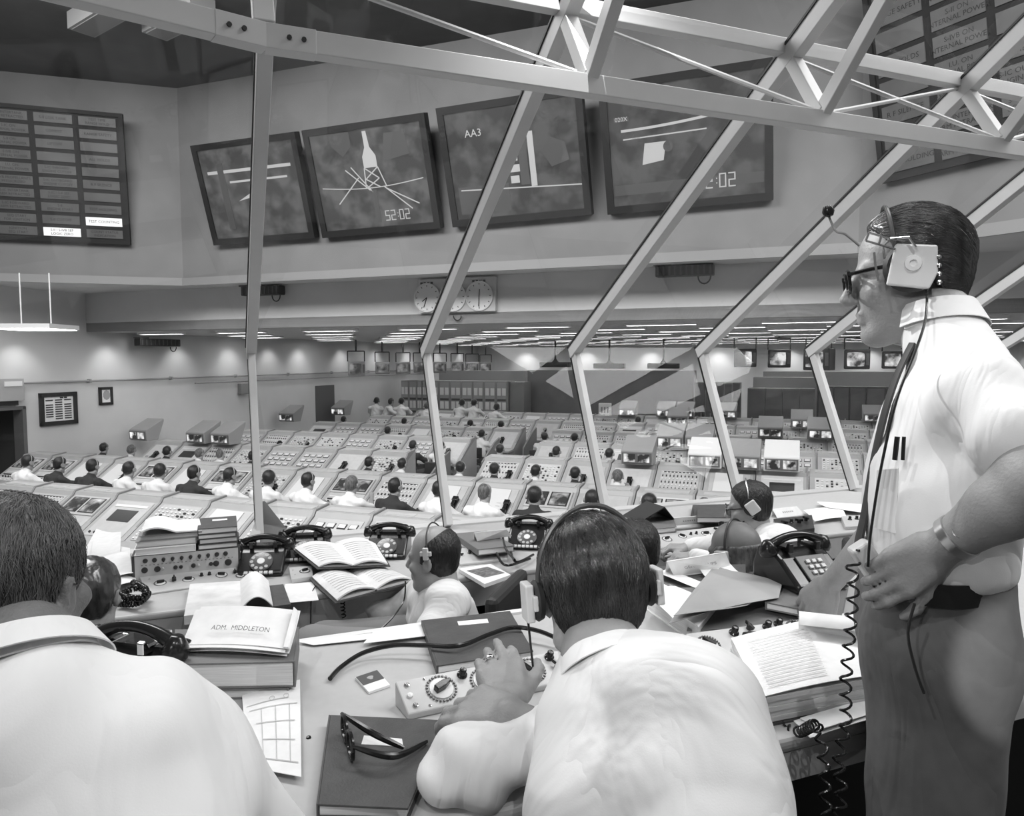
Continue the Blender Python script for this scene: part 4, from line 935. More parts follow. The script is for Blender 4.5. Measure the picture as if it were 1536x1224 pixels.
# (px of the head, row k whose consoles they face, variant, forward shift, label)
SEATED = [(36, 1, 0, 'white shirt at the far left, dark hair, second console row'), (66, 1, 2, 'dark jacket, second person from the left in the second console row'), (133, 1, 2, 'dark jacket beside a white shirted colleague under the framed chart'),
 (176, 1, 1, 'white shirt leaning right just beside the dark jacketed man'), (149, 2, 4, 'small half hidden head between the dark jacket and white shirt'), (218, 1, 1, 'white shirt seen behind a head of dark hair, left of a screen console'), (230, 1, 2, 'dark haired head closest to the books, left of the pair'),
 (309, 1, 0, 'white shirt, upright, left of a leaning man before the first mullion'), (335, 1, 1, 'dark haired and bent right, arm on the desk near the first mullion'), (368, 1, 0, 'white shirt immediately left of the first mullion'), (405, 1, 4, 'white shirt reaching right, just past the first mullion'),
 (438, 1, 2, 'low dark head right of the first mullion'), (493, 1, 0, 'round dark head between first and second mullion, left one'), (537, 1, 3, 'thin haired head between first and second mullion, middle one'), (597, 1, 2, 'dark head nearest the second mullion on its left'),
 (699, 1, 0, 'white shirt with dark braces right of the second mullion'), (721, 1, 2, 'dark head low before the man with braces'), (839, 1, 3, 'bald head just left of the third mullion'), (958, 1, 3, 'head behind the dark binder right of the third mullion'),
 (145, 2, 2, 'dark head with a pale headset in the third row at far left'), (243, 2, 2, 'half hidden dark head in the third row left of two others'), (282, 2, 4, 'grey head in the third row below a screen'), (343, 2, 2, 'dark low head in the third row left of the first mullion'),
 (312, 2, 3, 'bald grey head rising above the third row consoles'), (545, 2, 2, 'dark low head beside a black handset, third row'), (568, 2, 0, 'dark round head right of the handset, third row'), (683, 2, 1, 'white shirt in the aisle on a dark chair right of the second mullion'),
 (724, 2, 2, 'dark crown in the third row right of the aisle'), (768, 2, 0, 'dark crown in the third row beside a black handset'), (830, 2, 2, 'dark crown in the third row left of the third mullion'), (874, 2, 4, 'dark crown in the third row right behind the third mullion'),
 (614, 3, 2, 'dark crown in the fourth row left of the second mullion'), (642, 3, 0, 'dark crown in the fourth row touching the second mullion'), (743, 3, 1, 'white shirt lettered across the back in the fourth row aisle'), (830, 3, 2, 'dark crown in the fourth row left of the third mullion'),
 (912, 3, 0, 'dark crown in the fourth row right of the third mullion'), (578, 4, 2, 'dark crown in the fifth row, left'), (720, 4, 0, 'dark crown in the fifth row centre'), (813, 4, 1, 'white shirt and dark head in the fifth row aisle'), (861, 4, 2, 'dark hair, fifth row, just before the enclosure'),
 (511, 5, 2, 'tiny dark head in the sixth row left'), (603, 5, 0, 'tiny dark head in the sixth row, centre left'), (704, 5, 2, 'tiny dark head in the sixth row centre'), (750, 5, 2, 'tiny dark head in the sixth row, centre right'), (956, 6, 2, 'tiny dark head in the last row before the enclosure')]
def place_person(i, loc, rz, lab, grp):
    t, b = PPL[i]; lab = 'person in ' + lab if lab[0] != 't' and not lab.startswith(('dark haired and', 'low', 'round', 'thin', 'half', 'small', 'head', 'bald', 'grey head', 'dark head', 'dark low', 'dark round', 'dark crown', 'dark hair')) else 'person, ' + lab
    if i not in upp:
        upp.add(i); t.location = loc; t.rotation_euler.z = rz; t['label'] = lab; t['group'] = grp; return t
    return dup(t, loc, rz, lab, grp)
LASTQ = {}
for px, k, i, lab in sorted(SEATED, key=lambda a: (a[1], a[0])):
    p = ROWP + k * RSTEP - .62 - 1.22; q = q_at(px, p + .1); rz = ROOMZ + R(random.uniform(-14, 14)); q = max(q, LASTQ.get(k, -99) + .74); LASTQ[k] = q
    t = place_person(i, RM(q, p - (.12 if k < 2 else 0), FLZ + .02), rz, lab, 'people at the consoles'); t.scale = (1.12,) * 3 if k < 2 else (1.0,) * 3
    cl = 'dark office chair under the ' + lab.split(',')[0].replace('person', '')
    cl = ' '.join(('dark office chair holding the person: ' + lab).split()[:16])
    if not uch[0]: uch[0] = True; CHR.location = RM(q, p, FLZ); CHR.rotation_euler.z = rz; CHR['label'] = cl; CHR['group'] = 'operator chairs'
    else: dup(CHR, RM(q, p, FLZ), rz, cl, 'operator chairs')
    if 'lettered' in lab:
        v_, f_ = text_geo('IBM', .12); mb = MB(); mb.M = tr(0, -.055, .78) @ rot('X', 80) @ Matrix.Identity(4); mb.raw(v_, f_); o = build(mb, 'back_lettering', BLACKM, t); 
        md = o.modifiers.new('s', 'SOLIDIFY'); md.thickness = .01
FAR = [(561, 'leftmost of the far standing group'), (575, 'bent right and pointing at a console'), (600, 'left of the second mullion'), (634, 'just left of the second mullion, low'), (686, 'alone between mullion and group'), (708, 'left of the far pair'), (737, 'right of the far pair, lower')]
for j, (px, lab) in enumerate(FAR):
    p = 22.95; q = q_at(px, p); t = place_person((0, 1, 0, 4, 1, 0, 1)[j], RM(q, p, FLZ + .34 - (.12 if j in (3, 6) else 0)), ROOMZ + R((10, -50, 20, 0, -10, 5, -20)[j]), 'white shirt before the meter racks, ' + lab, 'people before the meter racks')
    mb = MB(); mb.M = tr(0, 0, 0); mb.box(-.18, .18, -.18, .18, .0, .40 + (.34 - (.12 if j in (3, 6) else 0)) - .02); o = build(mb, 'stool', TRIMD); o.location = RM(q, p, FLZ); o.rotation_euler.z = ROOMZ
    tag(o, 'dark high stool under the far person ' + lab, 'stool', 'high stools')
mb = MB()
# ------------------------------------------------------------------ gallery desks
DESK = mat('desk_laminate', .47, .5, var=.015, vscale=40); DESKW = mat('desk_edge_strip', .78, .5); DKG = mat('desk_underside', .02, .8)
BOOKD = mat('book_cloth_dark', .07, .55, bump=.15, bscale=250, var=.012, vscale=25); BOOKM = mat('book_cloth_mid', .16, .6, bump=.1, bscale=200); PAGE = mat('page_edges', .70, .8, var=.10, vscale=60, stretch=(.2, .2, 14))
INK = mat('ink', .04, .7); GREYP = mat('grey_paper', .22, .8, var=.02, vscale=5); DEV = mat('device_panel', .52, .4, var=.03, vscale=20); ENV = mat('manila_grey', .30, .75, var=.02, vscale=7)
NZ, LZ = .75, .50
def gal_box(mb, s0, s1, t0, t1, z0, z1):
    M0 = mb.M; mb.M = Matrix.Rotation(GALZ, 4, 'Z'); mb.box(s0, s1, t0, t1, z0, z1); mb.M = M0
def desk(label, s0, s1, t0, t1, z, apron, floor):
    t = thing('gallery_desk', label, 'desk')
    mb = MB(); gal_box(mb, s0, s1, t0, t1, z - .03, z); build(mb, 'desktop', DESK, t, bevel=.012, seg=3)
    mb = MB(); gal_box(mb, s0 + .01, s1 - .01, t0 + .004, t0 + .03, z - apron, z - .028); build(mb, 'front_apron', DESK, t)
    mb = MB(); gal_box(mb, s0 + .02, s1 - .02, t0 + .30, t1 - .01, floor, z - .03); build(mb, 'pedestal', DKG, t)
    return t
d1 = desk('near gallery desk carrying the phones and binders, pale laminate top', -3.6, 3.2, 1.035, 1.845, NZ, .085, 0)
mb = MB(); gal_box(mb, -3.6, 3.2, 1.838, 1.862, NZ - .06, NZ + .006); build(mb, 'edge_strip', DESKW, d1)
d2 = desk('long lower desk running along the foot of the slanted glass', -4.0, 6.2, 3.02, 4.02, LZ, .14, -.25)

class Rel:                                    # parts of a thing at world points, kept relative to its base
    def __init__(s, name, label, cat, base, group=None): s.b = Vector(base); s.t = thing(name, label, cat, tuple(base), 0, group)
    def p(s, v): return tuple(Vector(v) - s.b)
    def part(s, name, mb, m, **k):
        mb.v = [(x - s.b.x, y - s.b.y, z - s.b.z) for x, y, z in mb.v]; return build(mb, name, m, s.t, **k)
    def sub(s, name, mb, m, par, **k):
        mb.v = [(x - s.b.x, y - s.b.y, z - s.b.z) for x, y, z in mb.v]; return build(mb, name, m, par, **k)
def Q3(cs, z): return [at_z(x, y, z) for x, y in cs]
def cen(P): return sum(P, Vector()) / len(P)
def inset(P, a, keep=None):                   # keep: index of the edge (i, i+1) left where it is
    c = cen(P); out = []
    for i, p in enumerate(P):
        out.append(p + (c - p).normalized() * a)
    if keep is not None: out[keep] = P[keep].lerp(out[keep], .25); j = (keep + 1) % len(P); out[j] = P[j].lerp(out[j], .25)
    return out
def up(P, dz): return [p + Vector((0, 0, dz)) for p in P]
def flat(name, label, cat, cs, z, th, m, group=None):
    P = Q3(cs, z); b = cen(P); r = Rel(name, label, cat, b, group); mb = MB(); mb.slab(up(P, 0), th); r.t['label'] = label
    o = r.part('sheet' if 'sheet' not in name else 'paper', mb, m); return r
def book(label, cs, z0, th, cover=BOOKD, cat='book', name='bound_book', keep=3, label_card=None, ct=.004, group=None):
    P = Q3(cs, z0 + th); B = up(P, -th); r = Rel(name, label, cat, cen(B), group)
    mb = MB(); mb.slab(P, ct); mb.slab(up(B, ct), ct)
    a, b = P[keep], P[(keep + 1) % 4]; a2, b2 = B[keep], B[(keep + 1) % 4]; c = cen(P); n = ((a + b) / 2 - c); n.z = 0; n.normalize()
    mb.raw([a, b, b2, a2, a + n * .004, b + n * .004, b2 + n * .004, a2 + n * .004], [(0, 1, 2, 3), (7, 6, 5, 4), (0, 4, 5, 1), (1, 5, 6, 2), (2, 6, 7, 3), (3, 7, 4, 0)])
    r.part('cover', mb, cover, bevel=.001)
    I = inset(P, .008, keep); mb = MB(); mb.slab(up(I, -ct), th - 2 * ct); r.part('page_block', mb, PAGE)
    if label_card:
        L = [at_z(x, y, z0 + th + .001) for x, y in label_card]; mb = MB(); mb.slab(L, .001); r.part('label_card', mb, PAPER)
    return r
def bil(P, u, v): return (P[0] * (1 - u) + P[1] * u) * (1 - v) + (P[3] * (1 - u) + P[2] * u) * v
def open_book(label, cs, z0, th=.02, hump=.022, mid=.5, cover=BOOKD, flip=None, lines=True):
    """cs: BL BR TR TL of the spread"""
    P = Q3(cs, z0 + .004); r = Rel('open_book', label, 'book', cen(P))
    c = cen(P); C = [c + (p - c) * 1.05 for p in P]; mb = MB(); mb.slab(C, .004); r.part('cover', mb, cover)
    for a, b, nm in ((0, mid, 'left_pages'), (mid, 1, 'right_pages')):
        def fn(u, v, a=a, b=b, nm=nm):
            x = a + (b - a) * u; g = (u if nm == 'left_pages' else 1 - u)
            h = th * (.45 + .55 * g) + hump * math.sin(min(1, g * 1.12) * math.pi) ** .8 * .9 * (1 if g < .9 else 1)
            if g > .93: h *= .55
            p = bil(P, x, v); return (p.x, p.y, p.z + h)
        mb = MB(); mb.sheet(fn, 12, 3, .006); pg = r.part(nm, mb, PAPER, smooth=True, angle=50)
        mb = MB(); mb.slab([bil(P, x, v) + Vector((0, 0, th * .42)) for x, v in ((a + .01, .02), (b - .01, .02), (b - .01, .98), (a + .01, .98))], th * .4); r.sub('page_stack', mb, PAGE, pg)
        if lines:
            mb = MB()
            for i in range(9):
                v = .12 + i * .085; f0 = lambda u, w_, v=v: Vector(fn(.14 + .7 * u, v + .012 * w_, a, b, nm)) + Vector((0, 0, .0015))
                mb.sheet(f0, 6, 1)
            r.sub('printed_line', mb, mat('pencil_grey', .5, .8), pg)
    return r
def sheet_pile(label, cs_list, z0, name='paper_pile', cat='papers', m=PAPER, group=None, curl=.006):
    P0 = Q3(cs_list[0], z0); r = Rel(name, label, cat, cen(P0), group)
    for i, cs in enumerate(cs_list):
        P = Q3(cs, z0 + .005 * (i + 1)); mb = MB(); ph = i * 1.7
        mb.sheet(lambda u, v: bil(P, u, v) + Vector((0, 0, curl * (math.sin(u * 3 + ph) + math.sin(v * 2.5 + ph * 1.3)) * .5 + curl)), 8, 8, .0012); r.part('paper', mb, m if i % 3 != 2 else PAPER, smooth=True)
    return r

# ---- telephones, built once around their own base (facing -y)
def phone(label, loc, rz, kind='rotary', sc=1.0, group='black desk telephones'):
    t = thing('telephone', label, 'telephone', tuple(loc), rz, group); t.scale = (sc, sc, sc)
    B = SDF(); B.p = []
    mb = MB(); mb.prism([(-.105, 0), (-.105, .022), (-.02, .085), (.02, .105), (.085, .105), (.108, .05), (.108, 0)], -.095, .095, 'x'); build(mb, 'body', BLACK, t, bevel=.014, seg=3)
    n = Vector((0, -.063, .085)).normalized(); fm = frame_from(Vector((-.1, -.105, .022)), Vector((.1, -.105, .022)), Vector((-.1, -.02, .085)))
    if kind == 'rotary':
        mb = MB(); mb.M = fm @ tr(.1, .052, .001); mb.lathe([(.0, 0), (.048, 0), (.048, .006), (.03, .009), (0, .009)], 24, False); d = build(mb, 'dial', mat('dial_grey', .10, .25), t, smooth=True)
        mb = MB(); mb.M = fm @ tr(.1, .052, .010); mb.lathe([(0, 0), (.016, 0), (.015, .002), (0, .002)], 16, False); build(mb, 'number_disc', PAPER, d)
        mb = MB()
        for k in range(10):
            a = k * .56 + .4; mb.M = fm @ tr(.1 + .037 * math.cos(a), .052 + .037 * math.sin(a), .007); mb.lathe([(0, .003), (.0075, .003), (.0075, 0)], 10, False)
        build(mb, 'finger_hole', mat('hole_white', .45, .5), d)
        mb = MB(); mb.M = fm @ tr(.1, -.008, .002); 
        for k in range(6): mb.box(-.06 + k * .02, -.045 + k * .02, -.004, .008, 0, .008)
        build(mb, 'line_key', mat('key_clear', .65, .2), t)
    else:
        mb = MB(); mb.M = fm @ tr(.1, .05, .001); mb.box(-.045, .06, -.04, .055, 0, .006); f = build(mb, 'keypad_plate', mat('keypad_grey', .09, .4), t, bevel=.002)
        mb = MB(); mb.M = fm @ tr(.108, .05, .007)
        for a in range(3):
            for b in range(4): 
                if b == 0 and a != 1: continue
                x, y = (a - 1) * .022, (b - 1.5) * .020; mb.box(x - .007, x + .007, y - .006, y + .006, 0, .006)
        build(mb, 'key_button', mat('key_pale', .6, .4), f, bevel=.001)
    mb = MB()
    for x in (-.05, .05): mb = MB(); mb.prism([(-.018, .10), (-.018, .125), (-.008, .128), (0, .112), (.05, .112), (.058, .128), (.066, .125), (.066, .10)], x - .008, x + .008, 'x'); build(mb, 'cradle_prong', CHROME if kind == 'chrome' else BLACK, t, bevel=.002)
    mb = MB(); pts = []; rr = []
    for k in range(15):
        u = -1 + k / 7.; pts.append((.098 * u, .024, .142 - .028 * u * u)); rr.append(.0125 + .004 * u * u)
    mb.tube(pts, rr, 10)
    for x in (-.098, .098): 
        mb.M = tr(x, .024, .088) @ rot('Y', 12 if x > 0 else -12); mb.lathe([(0, -.002), (.026, 0), (.029, .012), (.022, .03), (.012, .045), (0, .045)], 16, False)
    build(mb, 'handset', BLACK, t, smooth=True, angle=60)
    return t
def coil(pts, r, turns, wire, n=12):          # coiled cord following a polyline
    pts = [Vector(p) for p in pts]; L = [0]
    for a, b in zip(pts, pts[1:]): L.append(L[-1] + (b - a).length)
    out = []; N = turns * n
    for i in range(N + 1):
        d = L[-1] * i / N; k = max(j for j in range(len(L)) if L[j] <= d + 1e-9); k = min(k, len(pts) - 2)
        f_ = (d - L[k]) / max(L[k + 1] - L[k], 1e-9); p = pts[k].lerp(pts[k + 1], f_); dr_ = (pts[k + 1] - pts[k]).normalized(); x = dr_.orthogonal().normalized(); y = dr_.cross(x)
        a = 2 * math.pi * i / n; out.append(p + (x * math.cos(a) + y * math.sin(a)) * r)
    return out
def smooth_path(P, n=8):
    P = [Vector(p) for p in P]; out = []
    for i in range(len(P) - 1):
        p0, p1, p2, p3 = P[max(i - 1, 0)], P[i], P[i + 1], P[min(i + 2, len(P) - 1)]
        for k in range(n):
            t = k / n; out.append(.5 * ((2 * p1) + (p2 - p0) * t + (2 * p0 - 5 * p1 + 4 * p2 - p3) * t * t + (3 * p1 - p0 - 3 * p2 + p3) * t ** 3))
    return out + [P[-1]]
def cord(name, label, cat, pts, r, m=BLACK, turns=0, cr=.008, n=7, group=None):
    P = smooth_path(pts); b = P[0]; mb = MB()
    if turns: P = coil(P, cr, turns, r)
    mb.tube([p - b for p in P], r, n); o = build(mb, name, m, None, smooth=True); o.location = b; tag(o, label, cat, group); return o

# ---- communication boxes with rotary dials
def dialbox(label, cs, z0, h0, h1, layout, name='intercom_panel', group='dial intercom boxes', extra=None, body=DEV):
    """cs BL BR TR TL of the sloping top; h0/h1 height of its near and far edge; layout (u, v, kind, size, angle)"""
    P = [at_z(cs[0][0], cs[0][1], z0 + h0), at_z(cs[1][0], cs[1][1], z0 + h0), at_z(cs[2][0], cs[2][1], z0 + h1), at_z(cs[3][0], cs[3][1], z0 + h1)]
    base = cen(P); base.z = z0; r = Rel(name, label, 'intercom', base, group)
    mb = MB(); bt = [Vector((p.x, p.y, z0)) for p in P]
    mb.raw(P + bt, [(0, 1, 2, 3), (7, 6, 5, 4), (0, 4, 5, 1), (1, 5, 6, 2), (2, 6, 7, 3), (3, 7, 4, 0)]); r.part('case', mb, body, bevel=.003)
    X = ((P[1] - P[0]) + (P[2] - P[3])).normalized(); N_ = X.cross((P[3] - P[0]) + (P[2] - P[1])).normalized(); Y = N_.cross(X)
    for u, v, kind, s_, ang in layout:
        c = bil(P, u, v); M = Matrix((X, Y, N_)).transposed().to_4x4(); M.translation = c - r.b; M0 = M
        if kind == 'dial':
            mb = MB(); mb.M = M; mb.lathe([(0, .003), (s_ * .72, .003), (s_ * .74, .001)], 24, False); f_ = build(mb, 'dial_face', PAPER, r.t, smooth=False)
            mb = MB(); 
            for k in range(26): a = k * 2 * math.pi / 26; mb.M = M @ tr(s_ * .88 * math.cos(a), s_ * .88 * math.sin(a), .001); mb.lathe([(.0, .003), (s_ * .06, .003), (s_ * .09, 0)], 8, False)
            build(mb, 'index_ring', mat('bead_grey', .15, .3), f_)
            mb = MB(); mb.M = M @ rot('Z', ang); mb.prism([(-s_ * .5, -s_ * .2), (s_ * .1, -s_ * .22), (s_ * .62, -s_ * .06), (s_ * .62, s_ * .06), (s_ * .1, s_ * .22), (-s_ * .5, s_ * .2)], .003, .003 + s_ * .45, 'z')
            build(mb, 'pointer_knob', BLACK, f_, bevel=s_ * .05)
        elif kind == 'knob':
            mb = MB(); mb.M = M; mb.lathe([(s_, 0), (s_, s_ * .25), (s_ * .7, s_ * .45), (s_ * .66, s_ * 1.5), (s_ * .5, s_ * 1.7), (0, s_ * 1.75)], 16, False); build(mb, 'round_knob', BLACK, r.t, smooth=True)
        elif kind == 'jack':
            mb = MB(); mb.M = M; mb.lathe([(s_, 0), (s_, s_ * .4), (s_ * .6, s_ * .5), (s_ * .5, s_ * 1.2), (0, s_ * 1.2)], 12, False); build(mb, 'jack', CHROME, r.t, smooth=True)
        elif kind == 'lever':
            mb = MB(); mb.M = M @ rot('Z', ang); mb.lathe([(s_ * .5, 0), (s_ * .45, s_)], 10); mb.prism([(-s_ * .3, -s_ * .9), (s_ * .3, -s_ * .9), (s_ * .12, s_ * 1.1), (-s_ * .12, s_ * 1.1)], s_ * .5, s_ * 1.1, 'z'); build(mb, 'lever_knob', BLACK, r.t, bevel=s_ * .08)
        elif kind == 'lamp':
            mb = MB(); mb.M = M; mb.lathe([(s_, 0), (s_ * .8, s_ * .6), (0, s_ * .8)], 10, False); build(mb, 'lamp', WHITE, r.t, smooth=True)
    return r

# ================================================================== on the near desk
# centre man's intercom box, hand height
r = dialbox('sloping intercom box under the ringed hand, with large dials', [(612, 1072), (845, 1022), (838, 975), (592, 1022)], NZ, .012, .05,
  [(.055, .82, 'jack', .0055, 0), (.05, .5, 'lamp', .007, 0), (.06, .2, 'jack', .0055, 0), (.14, .12, 'jack', .003, 0), (.16, .9, 'jack', .003, 0), (.235, .52, 'dial', .034, 22), (.375, .8, 'knob', .011, 0), (.5, .5, 'dial', .034, 100), (.68, .8, 'knob', .011, 0), (.80, .52, 'dial', .034, 140), (.93, .82, 'knob', .011, 0), (.97, .45, 'lever', .014, 30)])
book('dark cloth book with a white label strip, lying under the black cable', [(657, 998), (800, 976), (765, 916), (634, 930)], NZ, .022, BOOKD, label_card=[(688, 938), (733, 934), (731, 928), (686, 932)])
bk = book('large dark portfolio under the folded glasses', [(478, 1206), (612, 1212), (668, 1080), (496, 1072)], NZ, .022, BOOKD, label_card=[(542, 1116), (605, 1120), (603, 1108), (546, 1103)])
mb = MB(); P = Q3([(455, 1132), (478, 1206), (496, 1072)], NZ + .0225)
bk2 = None
# the black cable
cord('cable', 'thick black cable curving over the near desk and the book', 'cable', [at_z(495, 1018, NZ + .01), at_z(512, 1000, NZ + .012), at_z(545, 979, NZ + .02), at_z(590, 968, NZ + .03), at_z(640, 968, NZ + .032), at_z(690, 968, NZ + .036), at_z(735, 951, NZ + .034), at_z(770, 941, NZ + .033), at_z(810, 947, NZ + .03), at_z(850, 965, NZ + .02)], .0055)
# matchbook
r = Rel('match_book', 'small two-tone matchbook on the desk left of the intercom', 'matchbook', at_z(558, 1022, NZ)); P = Q3([(553, 1038), (585, 1027), (566, 1005), (533, 1016)], NZ + .006); mb = MB(); mb.slab(P, .005); r.part('cover', mb, PAPER)
mb = MB(); mb.slab([bil(P, .02, .42) + Vector((0, 0, .0012)), bil(P, .98, .42) + Vector((0, 0, .0012)), bil(P, .98, .98) + Vector((0, 0, .0012)), bil(P, .02, .98) + Vector((0, 0, .0012))], .001); r.part('dark_flap', mb, mat('match_dark', .09, .5))
mb = MB(); mb._add([tuple(bil(P, .5 + .13 * math.cos(a) * (1 + .3 * math.sin(3 * a)), .68 + .11 * math.sin(a)) + Vector((0, 0, .0016))) for a in [k * .42 for k in range(15)]], [tuple(range(15))]); r.part('emblem', mb, mat('match_grey', .4, .5))
# long white papers on the far edge
sheet_pile('long white computer sheets lying along the far edge of the near desk', [[(470, 968), (665, 948), (672, 938), (445, 963)], [(545, 966), (690, 948), (662, 932), (560, 948)]], NZ, curl=.001)
# folded glasses standing on the portfolio
gz = NZ + .023
r = Rel('eyeglasses', 'black framed eyeglasses lying folded open on the dark portfolio', 'glasses', at_z(545, 1125, gz))
LC = [at_z(524, 1104, gz + .020), at_z(534, 1130, gz + .020)]
ax = (at_z(536, 1146, gz + .02) - at_z(522, 1080, gz + .02)); ax.z = 0; ax.normalize()
cA = at_z(523, 1112, gz) + Vector((0, 0, .0)); 
c1 = at_z(526, 1118, gz); c2 = at_z(531, 1149, gz)
mb = MB(); gl_ = MB(); A0 = at_z(520, 1118, gz); B0 = at_z(531, 1150, gz); ux = (B0 - A0).normalized(); Lw = (B0 - A0).length; Lw = .125; A0 = B0 - ux * Lw
for k in (0, 1):
    cc = A0 + ux * (Lw * (.25 + .5 * k)) + Vector((0, 0, .022)); pts = []
    for i in range(25):
        a = i * 2 * math.pi / 24; rx = .026; rz_ = .020; x = math.copysign(abs(math.cos(a)) ** .8, math.cos(a)); z = math.copysign(abs(math.sin(a)) ** .8, math.sin(a)); pts.append(cc + ux * rx * x + Vector((0, 0, rz_ * z)))
    mb.tube(pts, .0036, 6, False); gl_._add([tuple(p) for p in pts[:-1]], [tuple(range(24))])
br = [A0 + ux * Lw * .46 + Vector((0, 0, .030)), A0 + ux * Lw * .54 + Vector((0, 0, .030))]; mb.tube(br, .0035, 6)
fr = r.part('front_frame', mb, BLACK, smooth=True); r.sub('lens', gl_, glass_mat('lens_glass', 1.0, .8), fr)
for a, b, cc in ((A0 + Vector((0, 0, .034)), at_z(606, 1122, gz + .004), at_z(560, 1100, gz + .026)), (B0 + Vector((0, 0, .034)), at_z(640, 1112, gz + .004), at_z(590, 1134, gz + .018))):
    mb = MB(); P = smooth_path([a, cc, b], 8); mb.tube(P, [.0032 + .003 * math.sin(k / (len(P) - 1) * 3.1) for k in range(len(P))], 8); r.part('temple_arm', mb, BLACK, smooth=True)
# printed chart sheet by the left man's arm
r = Rel('chart_sheet', 'white sheet printed with a line chart, beside the left man sleeve', 'papers', at_z(400, 1080, NZ)); P = Q3([(372, 1150), (452, 1165), (450, 1021), (363, 1042)], NZ + .012); mb = MB()
F_ = lambda u, v: bil(P, u, v) + Vector((0, 0, .008 * math.sin(u * 2.6) * v + .002 * math.sin(5 * v)))
mb.sheet(F_, 10, 10, .001); r.part('paper', mb, PAPER, smooth=True); mb = MB()
for u0, v0, u1, v1 in ((.1, .88, .85, .885), (.3, .7, .3, .1), (.1, .7, .95, .7), (.55, .7, .55, .1), (.8, .7, .8, .1), (.2, .5, .9, .5), (.3, .3, .9, .3), (.1, .1, .95, .1), (.06, .78, .8, .78)):
    mb.sheet(lambda a, b: F_(u0 + (u1 - u0) * a + .012 * b * (v0 != v1), v0 + (v1 - v0) * a + .008 * b * (v0 == v1)) + Vector((0, 0, .0015)), 8, 1)
for u0 in (.5, .75): mb.sheet(lambda a, b: F_(u0 + .05 * math.cos(a * 6.28) * (1 - .2 * b), .81 + .03 * math.sin(a * 6.28) * (1 - .2 * b)) + Vector((0, 0, .0015)), 10, 1)
r.part('printed_chart', mb, mat('pencil_grey', .5, .8))
mb = MB(); c = at_z(463, 1107, NZ); mb.lathe([(0, .004), (.004, .003), (.005, 0)], 10, False); o = build(mb, 'push_button', BLACK); o.location = c; tag(o, 'tiny dark stud on the desk left of the portfolio', 'stud')
# Middleton stack
book('thick binder at the bottom of the name card stack', [(268, 1036), (430, 1032), (438, 985), (262, 988)], NZ, .022, BOOKM, name='binder', cat='binder', keep=1)
book('thick binder of pages directly under the white name card papers', [(262, 996), (440, 992), (446, 940), (262, 944)], NZ + .023, .055, BOOKM, name='binder', cat='binder', keep=1)
mz = NZ + .079
r = Rel('paper_pile', 'white paper pad bearing the large printed ADM. name card', 'papers', at_z(355, 975, mz))
P = [at_z(272, 977, mz + .004), at_z(430, 984, mz + .004), at_z(446, 942, mz + .02), at_z(297, 935, mz + .02)]
for i in range(4):
    dx = (.0, .004, -.003, .006)[i]; PP = [p + Vector((dx, dx, .004 * i)) for p in P]; mb = MB()
    mb.sheet(lambda u, v: bil(PP, u, v) + Vector((0, 0, (.006 * math.sin(u * 3.1) + .05 * v ** 1.5 * .5))), 10, 10, .0012); r.part('paper', mb, PAPER, smooth=True)
def cardf(u, v): return bil([p + Vector((0, 0, .018)) for p in P], u, v) + Vector((0, 0, .006 * math.sin(u * 3.1) + .025 * v ** 1.5 + .002))
TV, TF = text_geo('ADM.  MIDDLETON', .1); mb = MB(); wx = max(v_[0] for v_ in TV) - min(v_[0] for v_ in TV)
mb.raw([cardf(.24 + .56 * ((x / wx) + .5), .36 + y * 1.75) + Vector((0, 0, .002)) for x, y, z in TV], TF); r.part('printed_name', mb, mat('print_grey', .12, .7))
mb = MB(); PR = [at_z(428, 985, mz + .01), at_z(436, 984, mz + .005), at_z(446, 935, mz + .035), at_z(440, 930, mz + .05)]
mb.sheet(lambda u, v: bil(P, .97 + .05 * math.sin(u * 3.1), v) + Vector((0, 0, .018 + .03 * v * (1 - u))), 6, 6, .0012); r.part('folded_sheet', mb, PAPER, smooth=True)
mz_ = lambda v, z: Vector((v.x, v.y, z))
# near phone beside the left man
phone('large black telephone with a chrome cradle, half hidden by the left man shoulder', mz_(at_z(190, 975, NZ + .10), NZ), GALZ + R(-38), 'chrome', 1.0)
# right side of the near desk -----------------------------------------------------
for i, (cs, z, th, lb) in enumerate((([(1030, 945), (1225, 938), (1235, 868), (1050, 878)], NZ, .03, 'dark flat folder lowest in the stack under the grey envelope'), ([(968, 888), (1048, 940), (1075, 905), (990, 870)], NZ, .05, 'pale folder stack edge right of the centre man head'))):
    book(lb, cs, z, th, (BOOKM, PAPER)[i], name='folder', cat='folder', keep=2)
sheet_pile('grey crumpled envelope over the folders right of the centre man', [[(1003, 944), (1168, 905), (1174, 884), (1068, 862)], [(1010, 940), (1120, 915), (1172, 880), (1080, 858)]], NZ + .052, name='envelope', cat='envelope', m=ENV, curl=.014)
sheet_pile('white sheets with a folded corner between the name tent and the envelope', [[(1012, 936), (1045, 915), (990, 880), (972, 902)], [(985, 868), (1060, 892), (1078, 882), (1000, 858)], [(1060, 868), (1110, 862), (1095, 852), (1050, 860)]], NZ + .04, curl=.01)
book('dark binder under the white GEN. name tent', [(965, 880), (1120, 878), (1118, 846), (975, 850)], NZ, .05, BOOKD, name='binder', cat='binder')
